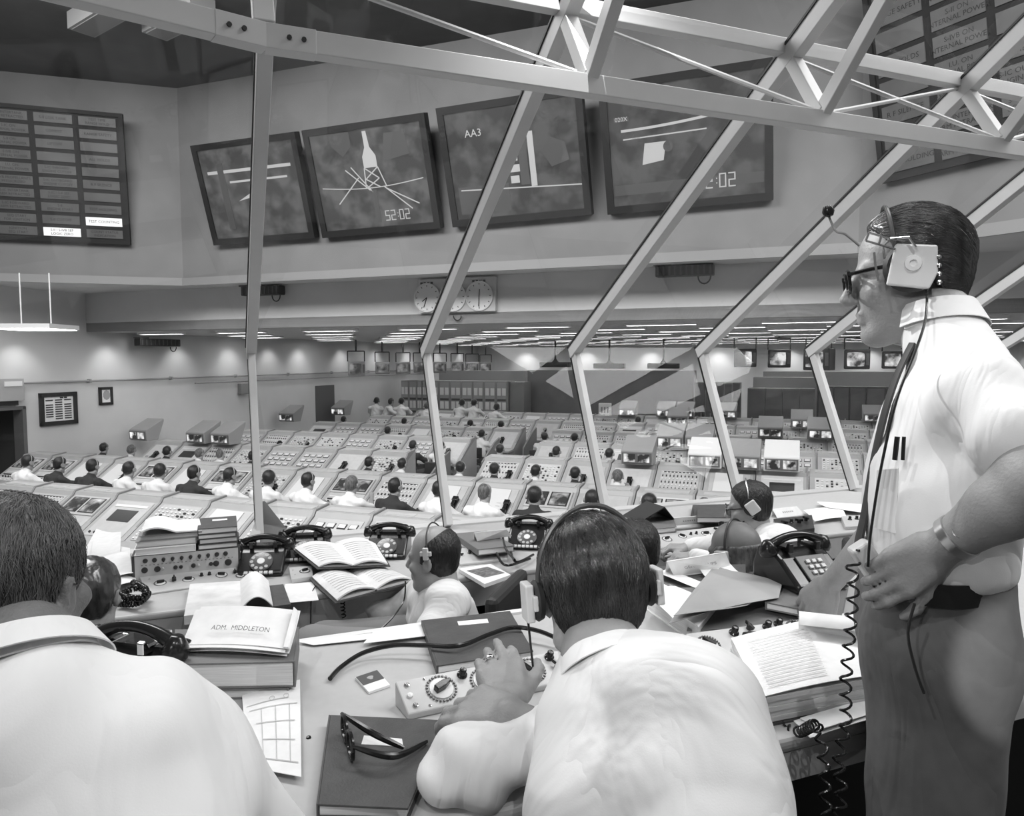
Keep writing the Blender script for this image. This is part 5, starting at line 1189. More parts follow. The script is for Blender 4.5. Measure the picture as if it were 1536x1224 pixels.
def tent(label, c4, z, txt, size=None, depth=.05):
    BL, BR, TR, TL = [Vector(p) for p in c4]; r = Rel('name_tent', label, 'name card', (BL + BR) / 2, 'name tents'); mb = MB(); back = Vector((0, .0, 0)) + ET * depth
    mb.sheet(lambda u, v: bil([BL, BR, TR, TL], u, v), 1, 1, .0012); mb.sheet(lambda u, v: bil([BR + back, BL + back, TL, TR], u, v), 1, 1, .0012); r.part('card', mb, PAPER)
    if txt == '-':
        mb = MB(); BLf = lambda u, v: bil([BL, BR, TR, TL], u, v); N_ = (BR - BL).cross(TL - BL).normalized() * .0015
        for j in range(6): mb.raw([BLf(a_, b_) + N_ for a_, b_ in ((.3 + j * .07, .42), (.34 + j * .07, .42), (.34 + j * .07, .58), (.3 + j * .07, .58))], [(0, 1, 2, 3)])
        r.part('faint_marking', mb, mat('print_pale', .35, .7))
    elif txt:
        TV, TF = text_geo(txt, .1); wx = max(v_[0] for v_ in TV) - min(v_[0] for v_ in TV); N_ = (BR - BL).cross(TL - BL).normalized()
        W_ = (BR - BL).length; H_ = (TL - BL).length; f_ = .55; mb = MB(); mb.raw([bil([BL, BR, TR, TL], .5 + x / wx * f_, .5 + y / wx * f_ * W_ / H_) + N_ * .0015 for x, y, z_ in TV], TF); r.part('lettering', mb, mat('print_pale', .35, .7))
    return r
a = NZ + .052
def tent_px(label, BL, BR, TR, TL, z, h, txt):  # foot corners at z, ridge at z + h
    tent(label, (at_z(*BL, z), at_z(*BR, z), at_z(*TR, z + h), at_z(*TL, z + h)), z, txt)
tent_px('white GEN. name tent right of the centre man head', (1012, 866), (1098, 854), (1088, 828), (1000, 842), a, .062, 'GEN. PHILLIPS')
# touch-tone phone on its folders
for i in range(3):
    book('slim folder %s in the stack under the push-button telephone' % ('topmost', 'second', 'lowest')[2 - i], [(1146 + i * 2, 905 - i * 1), (1262, 925), (1275, 862), (1150, 850)], NZ + i * .022, .021, (BOOKM, BOOKD, BOOKM)[i], name='folder', cat='folder', group='folders under the telephone')
phone('black push-button telephone on the folder stack by the standing man', at_z(1208, 876, NZ + .068) + ET * .02, GALZ + R(-2), 'touch', .92)
cord('phone_cord', 'black coiled cord hanging at the left end of the push-button telephone', 'cord', [at_d(1146, 822, 2.2), at_d(1144, 840, 2.2), at_d(1143, 870, 2.15)], .003, turns=9, cr=.007)
# right intercom and big binder
dialbox('intercom box with dials behind the big open binder, right of the centre man', [(1048, 985), (1225, 962), (1225, 925), (1028, 950)], NZ, .02, .05,
  [(.12, .4, 'dial', .030, 130), (.34, .75, 'knob', .012, 0), (.44, .45, 'lever', .018, 80), (.46, .85, 'lever', .014, 10), (.60, .8, 'knob', .012, 0), (.69, .85, 'knob', .012, 0), (.84, .6, 'dial', .030, 140)])
r = Rel('open_binder', 'huge open binder of printed pages at the desk corner by the standing man', 'binder', at_z(1200, 1020, NZ))
P = Q3([(1140, 1088), (1330, 1050), (1300, 948), (1095, 992)], NZ + .004); mb = MB(); c = cen(P); mb.slab([c + (p - c) * 1.03 for p in P], .004); r.part('cover', mb, BOOKD)
PT = [at_z(1148, 1050, NZ + .062), at_z(1330, 1010, NZ + .062), at_z(1290, 935, NZ + .062), at_z(1100, 955, NZ + .062)]
for i in range(5):
    f0, f1 = i / 5., (i + .92) / 5.; lay = lambda f: [P[j].lerp(PT[j], f) if 0 else Vector((P[j].x + (PT[j].x - P[j].x) * .25 * f + (.004 if i % 2 else 0), P[j].y + .004 * (i % 2), NZ + .006 + .05 * f)) for j in range(4)]
    mb = MB(); a_, b_ = lay(f0), lay(f1); mb.raw(a_ + b_, [(3, 2, 1, 0), (4, 5, 6, 7), (0, 1, 5, 4), (1, 2, 6, 5), (2, 3, 7, 6), (3, 0, 4, 7)]); r.part('page_block', mb, PAGE)
T = lay(1.0); mb = MB(); mb.sheet(lambda u, v: bil(T, u, v) + Vector((0, 0, .003 + .006 * math.sin(u * 3.14))), 12, 6, .001); pg = r.part('top_page', mb, PAPER, smooth=True)
mb = MB()
for i in range(16): v = .08 + i * .05; mb.sheet(lambda u, w_: bil(T, .08 + .45 * u, v + .01 * w_) + Vector((0, 0, .006 + .006 * math.sin((.08 + .45 * u) * 3.14))), 6, 1)
r.sub('printed_line', mb, mat('pencil_grey', .5, .8), pg)
mb = MB(); A, B_ = bil(T, .46, .80), bil(T, 1.0, .42)
ax = (B_ - A).normalized(); pr = Vector((0, 0, 1)); sd = ax.cross(pr).normalized()
mb.sheet(lambda u, v: A.lerp(B_, u) + pr * (.027 - .027 * math.cos(v * 4.4)) - sd * (.027 * math.sin(v * 4.4)) * 1.1 + pr * .002, 3, 16, .002); r.part('rolled_page', mb, PAPER, smooth=True)
sheet_pile('slanting papers right below the big binder at the desk edge', [[(1215, 1110), (1330, 1075), (1320, 1050), (1190, 1085)], [(1230, 1100), (1335, 1064), (1325, 1040), (1200, 1080)]], NZ - .0, curl=.004)

# ================================================================== on the lower desk
KP = [(202, 890), (360, 869), (362, 822), (197, 838)]
# upright switch box with rows of knobs, plus sloping dial strip before it
b0 = at_z(203, 878, LZ); b1 = at_z(358, 862, LZ); X = (b1 - b0).normalized(); Wk = (b1 - b0).length; Zr = Vector((0, 0, 1)); Yk = Zr.cross(X)
t = thing('switch_panel', 'upright switch panel with rows of black knobs under the book stacks', 'panel', tuple(b0), math.atan2(X.y, X.x))
Hk = .125
mb = MB(); mb.box(-.012, Wk + .01, .003, .30, 0, Hk); build(mb, 'case', mat('case_dark', .05, .5), t, bevel=.003); mb = MB(); mb.box(0, Wk, 0, .004, .0, Hk - .004); build(mb, 'front_plate', DEV, t)
for i in range(10):
    x = Wk * (.10 + .086 * i); kd = i not in (2, 3, 4, 5, 6, 7)
    mb = MB(); mb.M = tr(x, 0, Hk * .80) @ rot('X', 90)
    if kd: mb.lathe([(.010, 0), (.009, .006), (0, .008)], 12, False)
    else: mb.lathe([(.008, 0), (.007, .012), (0, .013)], 10, False); mb.prism([(-.004, -.008), (.004, -.008), (0, .012)], .012, .016, 'z')
    build(mb, 'selector_knob', KNOB, t, smooth=kd)
    mb = MB(); mb.M = tr(x + (.01 if i % 2 else -.004), 0, Hk * .48) @ rot('X', 90); s_ = (.013, .013, .006, .009, .008, .010, .007, .009, .013, .015)[i]; mb.lathe([(s_, 0), (s_ * .8, .006), (0, .008)], 12, False); build(mb, 'selector_knob', KNOB if i % 4 != 2 else DEV, t, smooth=True)
mb = MB()
for i in range(24): mb.box(Wk * (.06 + .038 * i), Wk * (.06 + .038 * i) + .006, -.001, 0, Hk * .64, Hk * .655)
build(mb, 'engraved_legend', INK, t)
dialbox('sloping dial strip in front of the upright switch panel', [(222, 890), (366, 869), (362, 850), (208, 864)], LZ, .008, .035, [(.08, .75, 'jack', .004, 0), (.16, .45, 'dial', .026, 10), (.30, .5, 'lever', .018, 0), (.44, .45, 'dial', .026, 170), (.58, .6, 'knob', .009, 0), (.66, .6, 'knob', .009, 0), (.78, .5, 'dial', .026, 160), (.92, .55, 'lever', .014, 0), (.97, .3, 'dial', .02, 140)])
kz = LZ + Hk
def bk_s(label, s0, s1, y0, y1, z, th, m=BOOKM, page=True, keep=3):
    c = [b0 + X * a + Yk * b + Zr * 0 for a, b in ((s0, y0), (s1, y0), (s1, y1), (s0, y1))]; P = [Vector((p.x, p.y, z + th)) for p in c]; B = up(P, -th)
    r = Rel('bound_book', label, 'book', cen(B), 'books on the switch panel'); mb = MB(); mb.slab(P, .003); mb.slab(up(B, .003), .003)
    e0, e1 = (P[3], P[0]) if keep == 3 else (P[1], P[2]); n = (X if keep == 1 else -X) * .003; mb.raw([e0, e1, e1 - Zr * th, e0 - Zr * th, e0 + n, e1 + n, e1 - Zr * th + n, e0 - Zr * th + n], [(0, 1, 2, 3), (7, 6, 5, 4), (0, 4, 5, 1), (1, 5, 6, 2), (2, 6, 7, 3), (3, 7, 4, 0)])
    r.part('cover', mb, m); mb = MB(); mb.slab(up(inset(P, .007, keep), -.003), th - .006); r.part('page_block', mb, PAGE); return P
bk_s('lowest pale book in the left stack on the switch panel', .0, .235, -.005, .20, kz, .028, m=PAPER, keep=1)
bk_s('second pale book in the left stack on the switch panel', .005, .24, .01, .21, kz + .029, .028, m=mat('cover_grey', .3, .6), keep=1)
bk_s('upper book of the left stack just under the open manual', .02, .27, .01, .22, kz + .058, .022, m=mat('cover_grey', .3, .6), keep=1)
bk_s('lowest dark binder in the right stack on the switch panel', .25, Wk, .0, .22, kz, .022, m=BOOKD)
bk_s('second book in the right stack on the switch panel', .255, Wk, .005, .22, kz + .023, .022, m=BOOKD)
bk_s('third book in the right stack on the switch panel', .25, Wk - .005, .0, .22, kz + .046, .020, m=BOOKD)
Pt = bk_s('topmost dark binder with a white tag in the right stack on the switch panel', .25, Wk, .0, .23, kz + .067, .026, m=BOOKD)
mb = MB(); mb.slab([Pt[0].lerp(Pt[1], a).lerp(Pt[3].lerp(Pt[2], a), b) + Zr * .002 for a, b in ((.35, .6), (.75, .6), (.75, .75), (.35, .75))], .001)
mb.v = [tuple(Vector(v_) - cen([Vector(x) for x in mb.v[:4]])) for v_ in mb.v]; o = build(mb, 'label_card', PAPER); o.location = cen([Pt[0].lerp(Pt[1], a).lerp(Pt[3].lerp(Pt[2], a), b) + Zr * .002 for a, b in ((.35, .6), (.75, .6), (.75, .75), (.35, .75))]); tag(o, 'white tag lying on the topmost binder of the right stack', 'tag')
zt = kz + .081; P = [b0 + X * a + Yk * b for a, b in ((.03, .0), (.265, .0), (.25, .2), (.03, .2))]; P = [Vector((p.x, p.y, zt)) for p in P]; r = Rel('open_manual', 'open pale manual arched over the top of the left book stack', 'book', cen(P))
mb = MB(); mb.sheet(lambda u, v: bil(P, u, v) + Zr * (.004 + .034 * math.sin(min(u * 1.6 + .12, 1) * 3.0) ** .7 * (1 - .55 * u) + .01 * v), 14, 6, .006); r.part('page', mb, PAPER, smooth=True)
mb = MB(); mb.slab(P, .004); r.part('cover', mb, BOOKM)
# grey chart board leaning behind the first mullion foot
A, B_, C_ = at_d(362, 826, 3.5), at_d(448, 812, 3.75), at_d(394, 752, 3.95)
r = Rel('leaning_board', 'dark grey tent-shaped chart board leaning behind the first mullion foot', 'board', Vector((A.x, A.y, LZ))); A.z = B_.z = LZ; A2_ = at_d(385, 830, 3.6); A2_.z = LZ
mb = MB(); mb.sheet(lambda u, v: (A.lerp(B_, u)).lerp(C_ + (B_ - A) * .04 * u, v) + ET * .02 * math.sin(u * 3.14) * (1 - v), 6, 6, .004); r.part('board_sheet', mb, mat('board_grey', .14, .6), smooth=True)
mb = MB(); D_ = A + (B_ - A) * .28 - ET * .05; mb.sheet(lambda u, v: A.lerp(D_, u).lerp(C_, v), 2, 6, .003); r.part('folded_edge', mb, mat('board_pale', .38, .6), smooth=True)
sheet_pile('loose white papers heaped left of the switch panel', [[(150, 900), (205, 880), (195, 845), (120, 850)], [(135, 868), (196, 862), (195, 822), (140, 815)], [(120, 838), (180, 838), (182, 806), (145, 800)], [(140, 880), (200, 872), (192, 838), (128, 842)]], LZ, curl=.022)
for i, (px, py, w_, lab, m_) in enumerate(((486, 828, .058, 'upturned grey cup beside the open book right of the first mullion', mat('cup_grey', .12, .4)), (603, 818, .052, 'dark drinking glass behind the bald man forehead', mat('glass_dark', .05, .2)))):
    c = at_z(px, py, LZ); r = Rel('cup', lab, 'cup', c); mb = MB(); mb.M = tr(*c); mb.lathe([(w_ * .62, 0), (w_ * .62, .01), (w_ * .5, .1), (w_ * .42, .112), (0, .113)] if i == 0 else [(w_ * .45, 0), (w_ * .6, .1), (w_ * .55, .1), (w_ * .4, .01), (0, .01)], 18, False); r.part('wall', mb, m_, smooth=True)
    mb = MB(); mb.M = tr(*c); mb.lathe([(w_ * .64, 0), (w_ * .66, .006), (w_ * .62, .012)] if i == 0 else [(w_ * .6, .098), (w_ * .63, .102), (w_ * .58, .104)], 18, False); r.part('rim', mb, m_, smooth=True)
phone('black rotary telephone right of the switch panel', at_z(398, 862, LZ) + ET * .07, GALZ + R(-14), 'rotary', 1.05)
phone('black rotary telephone partly under the upper open book', at_z(462, 846, LZ) + ET * .12, GALZ + R(-10), 'rotary', 1.0)
phone('black rotary telephone at the bald man face', at_z(588, 836, LZ) + ET * .06, GALZ + R(-22), 'rotary', 1.0)
phone('black rotary telephone just left of the centre man earphone', at_z(800, 822, LZ) + ET * .06, GALZ + R(-30), 'rotary', 1.0)
dialbox('small single dial box between the rotary phone and open books', [(437, 869), (470, 864), (468, 848), (433, 851)], LZ, .02, .03, [(.15, .7, 'jack', .003, 0), (.2, .3, 'jack', .003, 0), (.65, .5, 'dial', .024, 20)])
dialbox('intercom strip under the upper open book', [(480, 862), (545, 852), (540, 838), (476, 846)], LZ, .02, .035, [(.3, .5, 'knob', .012, 0), (.5, .5, 'lever', .016, 0), (.8, .5, 'dial', .024, 0)], body=mat('device_dark', .1, .4))
open_book('upper of two open books left of the bald man', [(478, 852), (582, 848), (560, 812), (440, 822)], LZ + .055, .014, .018)
open_book('lower of two open books, its corner overhanging the desk edge', [(505, 903), (620, 872), (575, 852), (468, 868)], LZ + .01, .02, .022)
# pad with a curled page
r = Rel('open_binder', 'open ring binder with a curled back page before the rotary phone', 'binder', at_z(350, 900, LZ)); P = Q3([(276, 924), (412, 905), (405, 868), (285, 876)], LZ + .035)
mb = MB(); mb.slab([bil(P, a, b) - Zr * .0 for a, b in ((0, 0), (.68, 0), (.68, 1), (0, 1))], .033); r.part('page_block', mb, PAGE)
mb = MB(); mb.sheet(lambda u, v: bil(P, .62 + .38 * (u if u < .5 else u) * .95, v) + Zr * (.045 * math.sin(u * 2.9) - .02 * u), 14, 4, .003); r.part('curled_page', mb, PAPER, smooth=True)
mb = MB(); mb.slab([at_z(x, y, LZ + .01) for x, y in ((350, 918), (436, 906), (425, 876), (345, 885))], .008); r.part('cover', mb, BOOKD)
flat('paper_sheet', 'plain white sheet lying between the rotary phone and the lower open book', 'papers', [(420, 905), (478, 900), (470, 873), (428, 876)], LZ + .002, .0015, PAPER)
cord('phone_cord', 'heap of black coiled cord beside the dark haired head at left', 'cord', [at_z(176, 905, LZ + .02), at_z(205, 905, LZ + .02), at_z(222, 890, LZ + .03), at_z(205, 882, LZ + .05), at_z(182, 893, LZ + .04), at_z(212, 897, LZ + .05), at_z(218, 884, LZ + .06), at_z(200, 874, LZ + .05)], .004, turns=60, cr=.010, n=5)
cord('thin_wire', 'thin dark wire hanging over the lower desk edge under the open book', 'wire', [at_z(482, 872, LZ + .01), at_z(470, 884, LZ + .004), at_d(467, 900, 2.93), at_d(466, 935, 2.92)], .0022)
cord('phone_cord', 'short coiled cord hanging over the edge below the lower open book', 'cord', [at_z(520, 890, LZ + .005), at_d(514, 903, 2.95), at_d(516, 926, 2.95)], .0025, turns=8, cr=.008)
# right of the bald man
dialbox('intercom strip with four pointer knobs right of the bald man', [(690, 846), (762, 838), (762, 818), (683, 822)], LZ, .012, .04, [(.08, .5, 'lever', .01, 90), (.24, .6, 'knob', .010, 0), (.38, .62, 'knob', .010, 0), (.56, .55, 'lever', .018, 30), (.75, .6, 'lever', .02, 0), (.92, .55, 'lever', .014, 20)])
book('grey folders with white edges behind the four-knob intercom strip', [(718, 824), (772, 818), (730, 796), (682, 800)], LZ + .04, .03, BOOKM, name='folder', cat='folder')
tent_px('blank-looking white name tent on the folders right of the second mullion', (716, 812), (768, 804), (760, 794), (711, 799), LZ + .072, .045, '-')
mag = flat('magazine', 'white magazine with a dark cover picture on the lower desk', 'magazine', [(727, 876), (766, 862), (736, 846), (688, 853)], LZ + .018, .016, PAPER)
P = Q3([(727, 866), (757, 859), (731, 850), (700, 856)], LZ + .0195); mb = MB(); mb.slab(P, .001); mag.part('cover_picture', mb, mat('cover_picture_grey', .16, .6, var=.1, vscale=50))
for i, pts in enumerate(([(795, 838), (760, 848), (746, 832), (742, 812), (752, 800), (758, 822), (772, 840)], [(800, 832), (775, 843), (766, 826), (764, 802), (768, 797)])):
    cord('headset_lead', ('dark headset lead looping beside the phone near the centre man', 'second dark lead standing up left of the phone near the centre man')[i], 'cable', [at_z(x, y, LZ + .02 + .01 * j) for j, (x, y) in enumerate(pts)], .006)
# right-hand stretch
dialbox('intercom strip in front of the glasses man arm, right of the centre man', [(990, 822), (1092, 806), (1090, 788), (985, 800)], LZ, .012, .045, [(.12, .5, 'dial', .028, 10), (.34, .55, 'dial', .024, 130), (.46, .6, 'knob', .009, 0), (.54, .6, 'knob', .009, 0), (.68, .5, 'dial', .028, 170), (.85, .55, 'lever', .02, 40)])
book('pale book under the black folded case on the lower desk', [(965, 795), (1015, 790), (1010, 777), (960, 781)], LZ + .045, .028, BOOKM)
r = Rel('folded_case', 'black folded leather case standing open on the book right of the centre man', 'case', at_z(985, 780, LZ + .075)); A = [at_z(958, 784, LZ + .075), at_z(1012, 779, LZ + .075)]; mb = MB(); tp = at_z(997, 784, LZ + .075) + Zr * .085; Dp = ET * .18
mb.raw([A[0], tp, A[1], A[0] + Dp, tp + Dp, A[1] + Dp], [(0, 1, 4, 3), (1, 2, 5, 4), (3, 5, 2, 0)]); o = r.part('flap', mb, BLACKM); o.modifiers.new('s', 'SOLIDIFY').thickness = .006
tent_px('white name tent right of the folded black case', (1010, 789), (1059, 784), (1055, 773), (1010, 777), LZ + .03, .05, '-')
for i in range(3):
    book('curved dark binder %s in the pile behind the glasses man face' % ('lowest', 'middle', 'topmost')[i], [(1036 + i * 5, 778 - i), (1100, 776), (1098, 756), (1040 + i * 4, 757)], LZ + i * .031, .03, BOOKD, name='binder', cat='binder', group='binders behind the glasses man')
dialbox('black railed intercom with levers behind the glasses man back', [(1172, 800), (1222, 792), (1218, 772), (1160, 778)], LZ, .03, .05, [(.2, .5, 'lever', .02, 30), (.4, .6, 'knob', .012, 0), (.6, .5, 'lever', .022, 60), (.8, .6, 'lever', .02, 10)], body=mat('device_black', .03, .3))
tent_px('white name tent on the desk behind the glasses man shoulder', (1166, 777), (1207, 772), (1195, 759), (1158, 763), LZ + .002, .05, '-')
sheet_pile('white papers and a rolled chart by the fifth mullion foot', [[(1222, 786), (1270, 780), (1262, 766), (1205, 770)], [(1240, 768), (1296, 772), (1296, 756), (1225, 756)]], LZ, curl=.015)
dialbox('small intercom beside the standing man shirt front', [(1268, 790), (1300, 788), (1298, 772), (1262, 774)], LZ, .02, .035, [(.3, .6, 'knob', .012, 0), (.6, .6, 'knob', .012, 0), (.8, .3, 'jack', .006, 0)])
# ------------------------------------------------------------------ the people of the gallery
from mathutils.bvhtree import BVHTree
SKH = mat('skin_near', .30, .5, bump=.15, bscale=220, var=.035, vscale=22); HAIRB = mat('hair_brown', .045, .26, spec=1.0, var=.02, vscale=60, stretch=(1, 1, .3)); HAIRL = mat('hair_light', .13, .45, var=.05, vscale=70, stretch=(1, 1, .3))
TRG = mat('trousers_grey', .12, .9, bump=.15, bscale=700, var=.01, vscale=30); TRL = mat('trousers_pale', .22, .9, bump=.12, bscale=400); STROKE = mat('shirt_seam', .9, .8)
D = lambda x, y, d: at_d(x, y, d)
def HMf(pos, face, pitch=0, roll=0):
    y = Vector((face[0], face[1], 0)).normalized(); z = Vector((0, 0, 1)); x = y.cross(z)
    m = Matrix((x, y, z)).transposed().to_4x4(); m = m @ rot('X', -pitch) @ rot('Y', roll); m.translation = pos; return m
def hand(S, W, F, N, thumb=1, curl=(25, 25, 25, 25), spread=.006, tc=30, sc=1.0, lens=(.92, 1.0, .94, .76)):
    """W wrist, F towards the fingers, N out of the back of the hand, thumb = side of the thumb along F x N"""
    F = F.normalized(); X = F.cross(N).normalized(); N = X.cross(F).normalized(); X = X * thumb
    P = lambda x, y, z: W + (X * x + F * y + N * z) * sc
    xs = (.031, .011, -.010, -.030)
    for i, x in enumerate(xs): S.cap(P(x * .55, .005, 0), P(x, .082 - .006 * abs(i - 1), .002), .015 * sc, .0125 * sc, k=.010)
    S.cap(P(.02, .02, -.008), P(.028, .06, -.008), .014 * sc, .013 * sc, k=.012); S.cap(P(-.026, .015, -.006), P(-.028, .06, -.006), .013 * sc, .012 * sc, k=.012)
    for i, x in enumerate(xs):
        p = P(x, .084 - .006 * abs(i - 1), .002); a = 0; L = [.042, .025, .021]; r = [.0100, .0088, .0078, .0066]; sd = (1.5 - i) * spread * 12
        for j in range(3):
            a += R(curl[i]) * (.7, 1.1, .8)[j]; d = (F * math.cos(a) - N * math.sin(a) + X * math.sin(R(sd * .6)) * .35).normalized(); q = p + d * L[j] * lens[i] * sc
            S.cap(p, q, r[j] * sc, r[j + 1] * sc, k=.0045); p = q
    p = P(.026, .018, -.010); q = P(.026 + .030 * math.cos(R(tc)), .018 + .038, -.016); S.cap(p, q, .0145 * sc, .0115 * sc, k=.010)
    d = (F * .8 + X * .45 * math.cos(R(tc)) - N * .2).normalized(); q2 = q + d * .030 * sc; S.cap(q, q2, .0115 * sc, .0100 * sc, k=.006); q3 = q2 + (F * .95 + X * .1 - N * .2).normalized() * .024 * sc; S.cap(q2, q3, .0100 * sc, .0078 * sc, k=.005)
def local(o, base):                           # move a mesh object's data so that its root sits at base
    o.data.transform(Matrix.Translation(-Vector(base))); return o
def strands(hair, HM, base, n, L, m, seed=3, w=.0006, lift=.003, comb=(0, -.5, -1), parent=None, steps=6, wild=.18, keep=None):
    me = hair.data; V = [v.co.copy() for v in me.vertices]; bvh = BVHTree.FromPolygons(V, [tuple(p.vertices) for p in me.polygons]); rr = random.Random(seed); mb = MB(); RI = HM.to_3x3()
    HI = HM.inverted()
    for _ in range(n):
        i = rr.randrange(len(V)); p = V[i] + Vector((rr.gauss(0, .002), rr.gauss(0, .002), rr.gauss(0, .002))); pl = HI @ (p + Vector(base))
        if pl.z < -.055 and rr.random() < .6: continue
        if keep and not keep(pl): continue
        c = Vector(comb(pl) if callable(comb) else comb); c = RI @ (c + Vector((rr.gauss(0, wild), rr.gauss(0, wild), rr.gauss(0, wild)))); pts = []; l0 = lift * rr.uniform(.1, 1)
        for s_ in range(steps):
            co, no, _, _ = bvh.find_nearest(p)
            if co is None: break
            pts.append(co + no * (.0004 + l0 * (s_ / (steps - 1)) * (1.2 if s_ < steps - 1 else .7))); t = c - no * c.dot(no)
            if t.length < 1e-6: break
            p = co + t.normalized() * (L / steps)
        if len(pts) >= 3: mb.tube(pts, [w * (1 - .6 * k / len(pts)) for k in range(len(pts))], 3, False)
    return build(mb, 'hair_strands', m, parent, smooth='all')
def headset(b, HM, base, near_x=-1, cup='white', s=1.0, band=True, cups=(-1, 1)):
    B0 = Matrix.Translation(-Vector(base)) @ HM; g = mat('headset_band', .06, .35); cupm = mat('earcup_white', .62, .4) if cup == 'white' else mat('earcup_grey', .2, .5)
    mb = MB(); mb.M = B0; mb.tube([(.092 * s * math.cos(a), -.012, .020 + .122 * s * math.sin(a)) for a in [k * math.pi / 20 for k in range(21)]], .0045, 8); hb = build(mb, 'headset', g, b, smooth=True)
    for x in cups:
        mb = MB(); mb.M = B0 @ tr(x * .088 * s, -.008, -.002) @ rot('Y', 90 * x); mb.lathe([(0, 0), (.030, 0), (.033, .008), (.028, .014), (0, .014)], 20, False); build(mb, 'ear_cushion', BLACKM, hb, smooth=True)
        mb = MB(); mb.M = B0 @ tr(x * .103 * s, -.008, -.002) @ rot('Y', 90 * x); mb.box(-.030, .030, -.020, .020, 0, .014); build(mb, 'ear_cup', cupm, hb, bevel=.003)
        mb = MB(); mb.M = B0 @ tr(x * .103 * s, -.026, .0); mb.box(-.004, .004, -.012, 0, -.012, .012); build(mb, 'clip_block', cupm, hb, bevel=.002)
    return hb
def torso_pair(S, pts, rs, off, k=.05):       # a torso wider than deep: two parallel chains
    for sg in (-1, 1): S.chain([Vector(p) + Vector(off) * sg for p in pts], rs, k=k)
def person(label, base): return thing('person', label, 'person', tuple(base))
def fin(o, base, parent, sub=None): local(o, base); o.parent = parent; return o

def SEAT_FIX(low, base, b):
    S = SDF(); hp = Vector((low.x, low.y, .56)); S.chain([low - NZv * .06, hp], [.085, .12], k=.03)
    for x in (-.1, .1):
        kn = Vector((low.x + x, low.y + .40, .54)); S.cap(hp + Vector((x * .8, 0, 0)), kn, .085, .07, k=.04); S.cap(kn, Vector((kn.x, kn.y, .09)), .065, .055, k=.03)
    fin(S.mesh('trousers', .015, TRG), base, b)
    for x in (-.1, .1):
        Sh = SDF(); Sh.cap((low.x + x, low.y + .38, .045), (low.x + x, low.y + .56, .035), .042, .036, k=.02); Sh.plane((0, 0, .002), (0, 0, -1)); fin(Sh.mesh('shoe', .012, BLACK), base, b)
    dup(CHR, Vector((low.x, low.y, .0)), 0, 'dark office chair under the ' + ('centre foreground man with headset' if low.x > .1 else 'grey-haired man at the left edge'), 'gallery chairs')
add_folds(TRG, 2.6, .035, .6)
# ================= centre man seen from behind, elbow on the desk
base = GL(.72, .62, 0); base = Vector((.22, .86, 0)); t = person('man in a white shirt and headset seen from behind, in the centre foreground', base)
HM = HMf(D(887, 886, 1.19), (-.22, .97), 4, -3)
chest = D(975, 1105, 1.03); low = D(985, 1300, .93); shR = D(1048, 1080, 1.12); shL = D(868, 1108, 1.18); eL = at_z(682, 1152, .80); wL = at_z(764, 1052, .84); wR = at_z(764, 1072, .868); eR = D(1120, 1230, 1.12)
acr = (shR - shL).normalized()
hR = at_z(640, 1046, .845)
B = SDF(); torso_pair(B, [low, chest], [.075, .075], acr * .05); B.cap(shL, shR, .040, .040, k=.03); nb = (shL + shR) / 2 + Vector((0, 0, .045))
ncol = D(905, 985, 1.10); B.chain([chest, ncol, HM @ Vector((0, -.028, -.06))], [.08, .058, .052], k=.03)
B.cap(shL, eL, .038, .032, k=.02); B.cap(eL, wL, .032, .030, k=.02); B.cap(shR, eR, .038, .034, k=.02); B.cap(eR, wR, .032, .027, k=.006)
NZv = Vector((0, 0, 1))
hand(B, wL, at_z(744, 985, .875) - wL, (NZv - Vector((0, .8, 0))).normalized() * 1, thumb=1, curl=(16, 9, 12, 18), spread=.014, tc=20, sc=1.12)
hand(B, wR, hR - wR, NZv * .8 - Vector((.0, .45, 0)), thumb=-1, curl=(22, 26, 30, 34), spread=.004, tc=80, sc=1.08)
head_sdf(B, HM); B.M = None
b = fin(B.mesh('body', .0052, SKH), base, t)
S = SDF(); torso_pair(S, [low, (low + chest) / 2, chest + NZv * .02], [.108, .115, .108], acr * .062, k=.04); S.cap(shL + NZv * .004, shR + NZv * .004, .062, .060, k=.045); S.cap(chest + NZv * .07, ncol - NZv * .012, .075, .060, k=.035)
S.cap(shL, eL, .060, .056, k=.03); S.cap(eL, eL.lerp(wL, .38), .052, .040, k=.012); S.cap(shR, eR, .062, .060, k=.03)
S.cap(eR.lerp(wR, .45), wR - (wR - eR).normalized() * .055, .055, .040, k=.03)
S.fold(.005, 4.5, (.9, .2, .5), 3); S.fold(.010, 7, (.8, .5, .2), 8, (tuple(eL), .15)); S.fold(.009, 7, (.5, .2, 1), 12, (tuple(shL), .18)); S.fold(.007, 6, (.9, .2, .4), 14, (tuple(shR), .15))
sh = fin(S.mesh('shirt', .0075, SHIRT), base, b)
# collar standing round the neck, cuff edge and shoulder seam
def collar(par, base, c, axis, r0, h, m=SHIRT, open_dir=None, tilt=0):
    axis = axis.normalized(); x = (open_dir - axis * open_dir.dot(axis)).normalized() if open_dir else axis.orthogonal().normalized(); y = axis.cross(x); mb = MB()
    def fn(u, v): a = R(24) + u * R(312); rr = r0 * (1.0 + .10 * (1 - v) ** 2 + .03 * math.sin(a * 3)); return tuple(c - Vector(base) + (x * math.cos(a) * rr * 1.08 + y * math.sin(a) * rr) + axis * (h * v - .004 * math.sin(a * 2)))
    mb.sheet(fn, 36, 4, .003)
    def fo(u, v): a = R(24) + u * R(312); rr = r0 * (1.0 + .03 + .22 * v); return tuple(c - Vector(base) + (x * math.cos(a) * rr * 1.08 + y * math.sin(a) * rr) + axis * (h - h * 1.05 * v))
    mb.sheet(fo, 36, 4, .002); return build(mb, 'collar', m, par, smooth=True, angle=60)
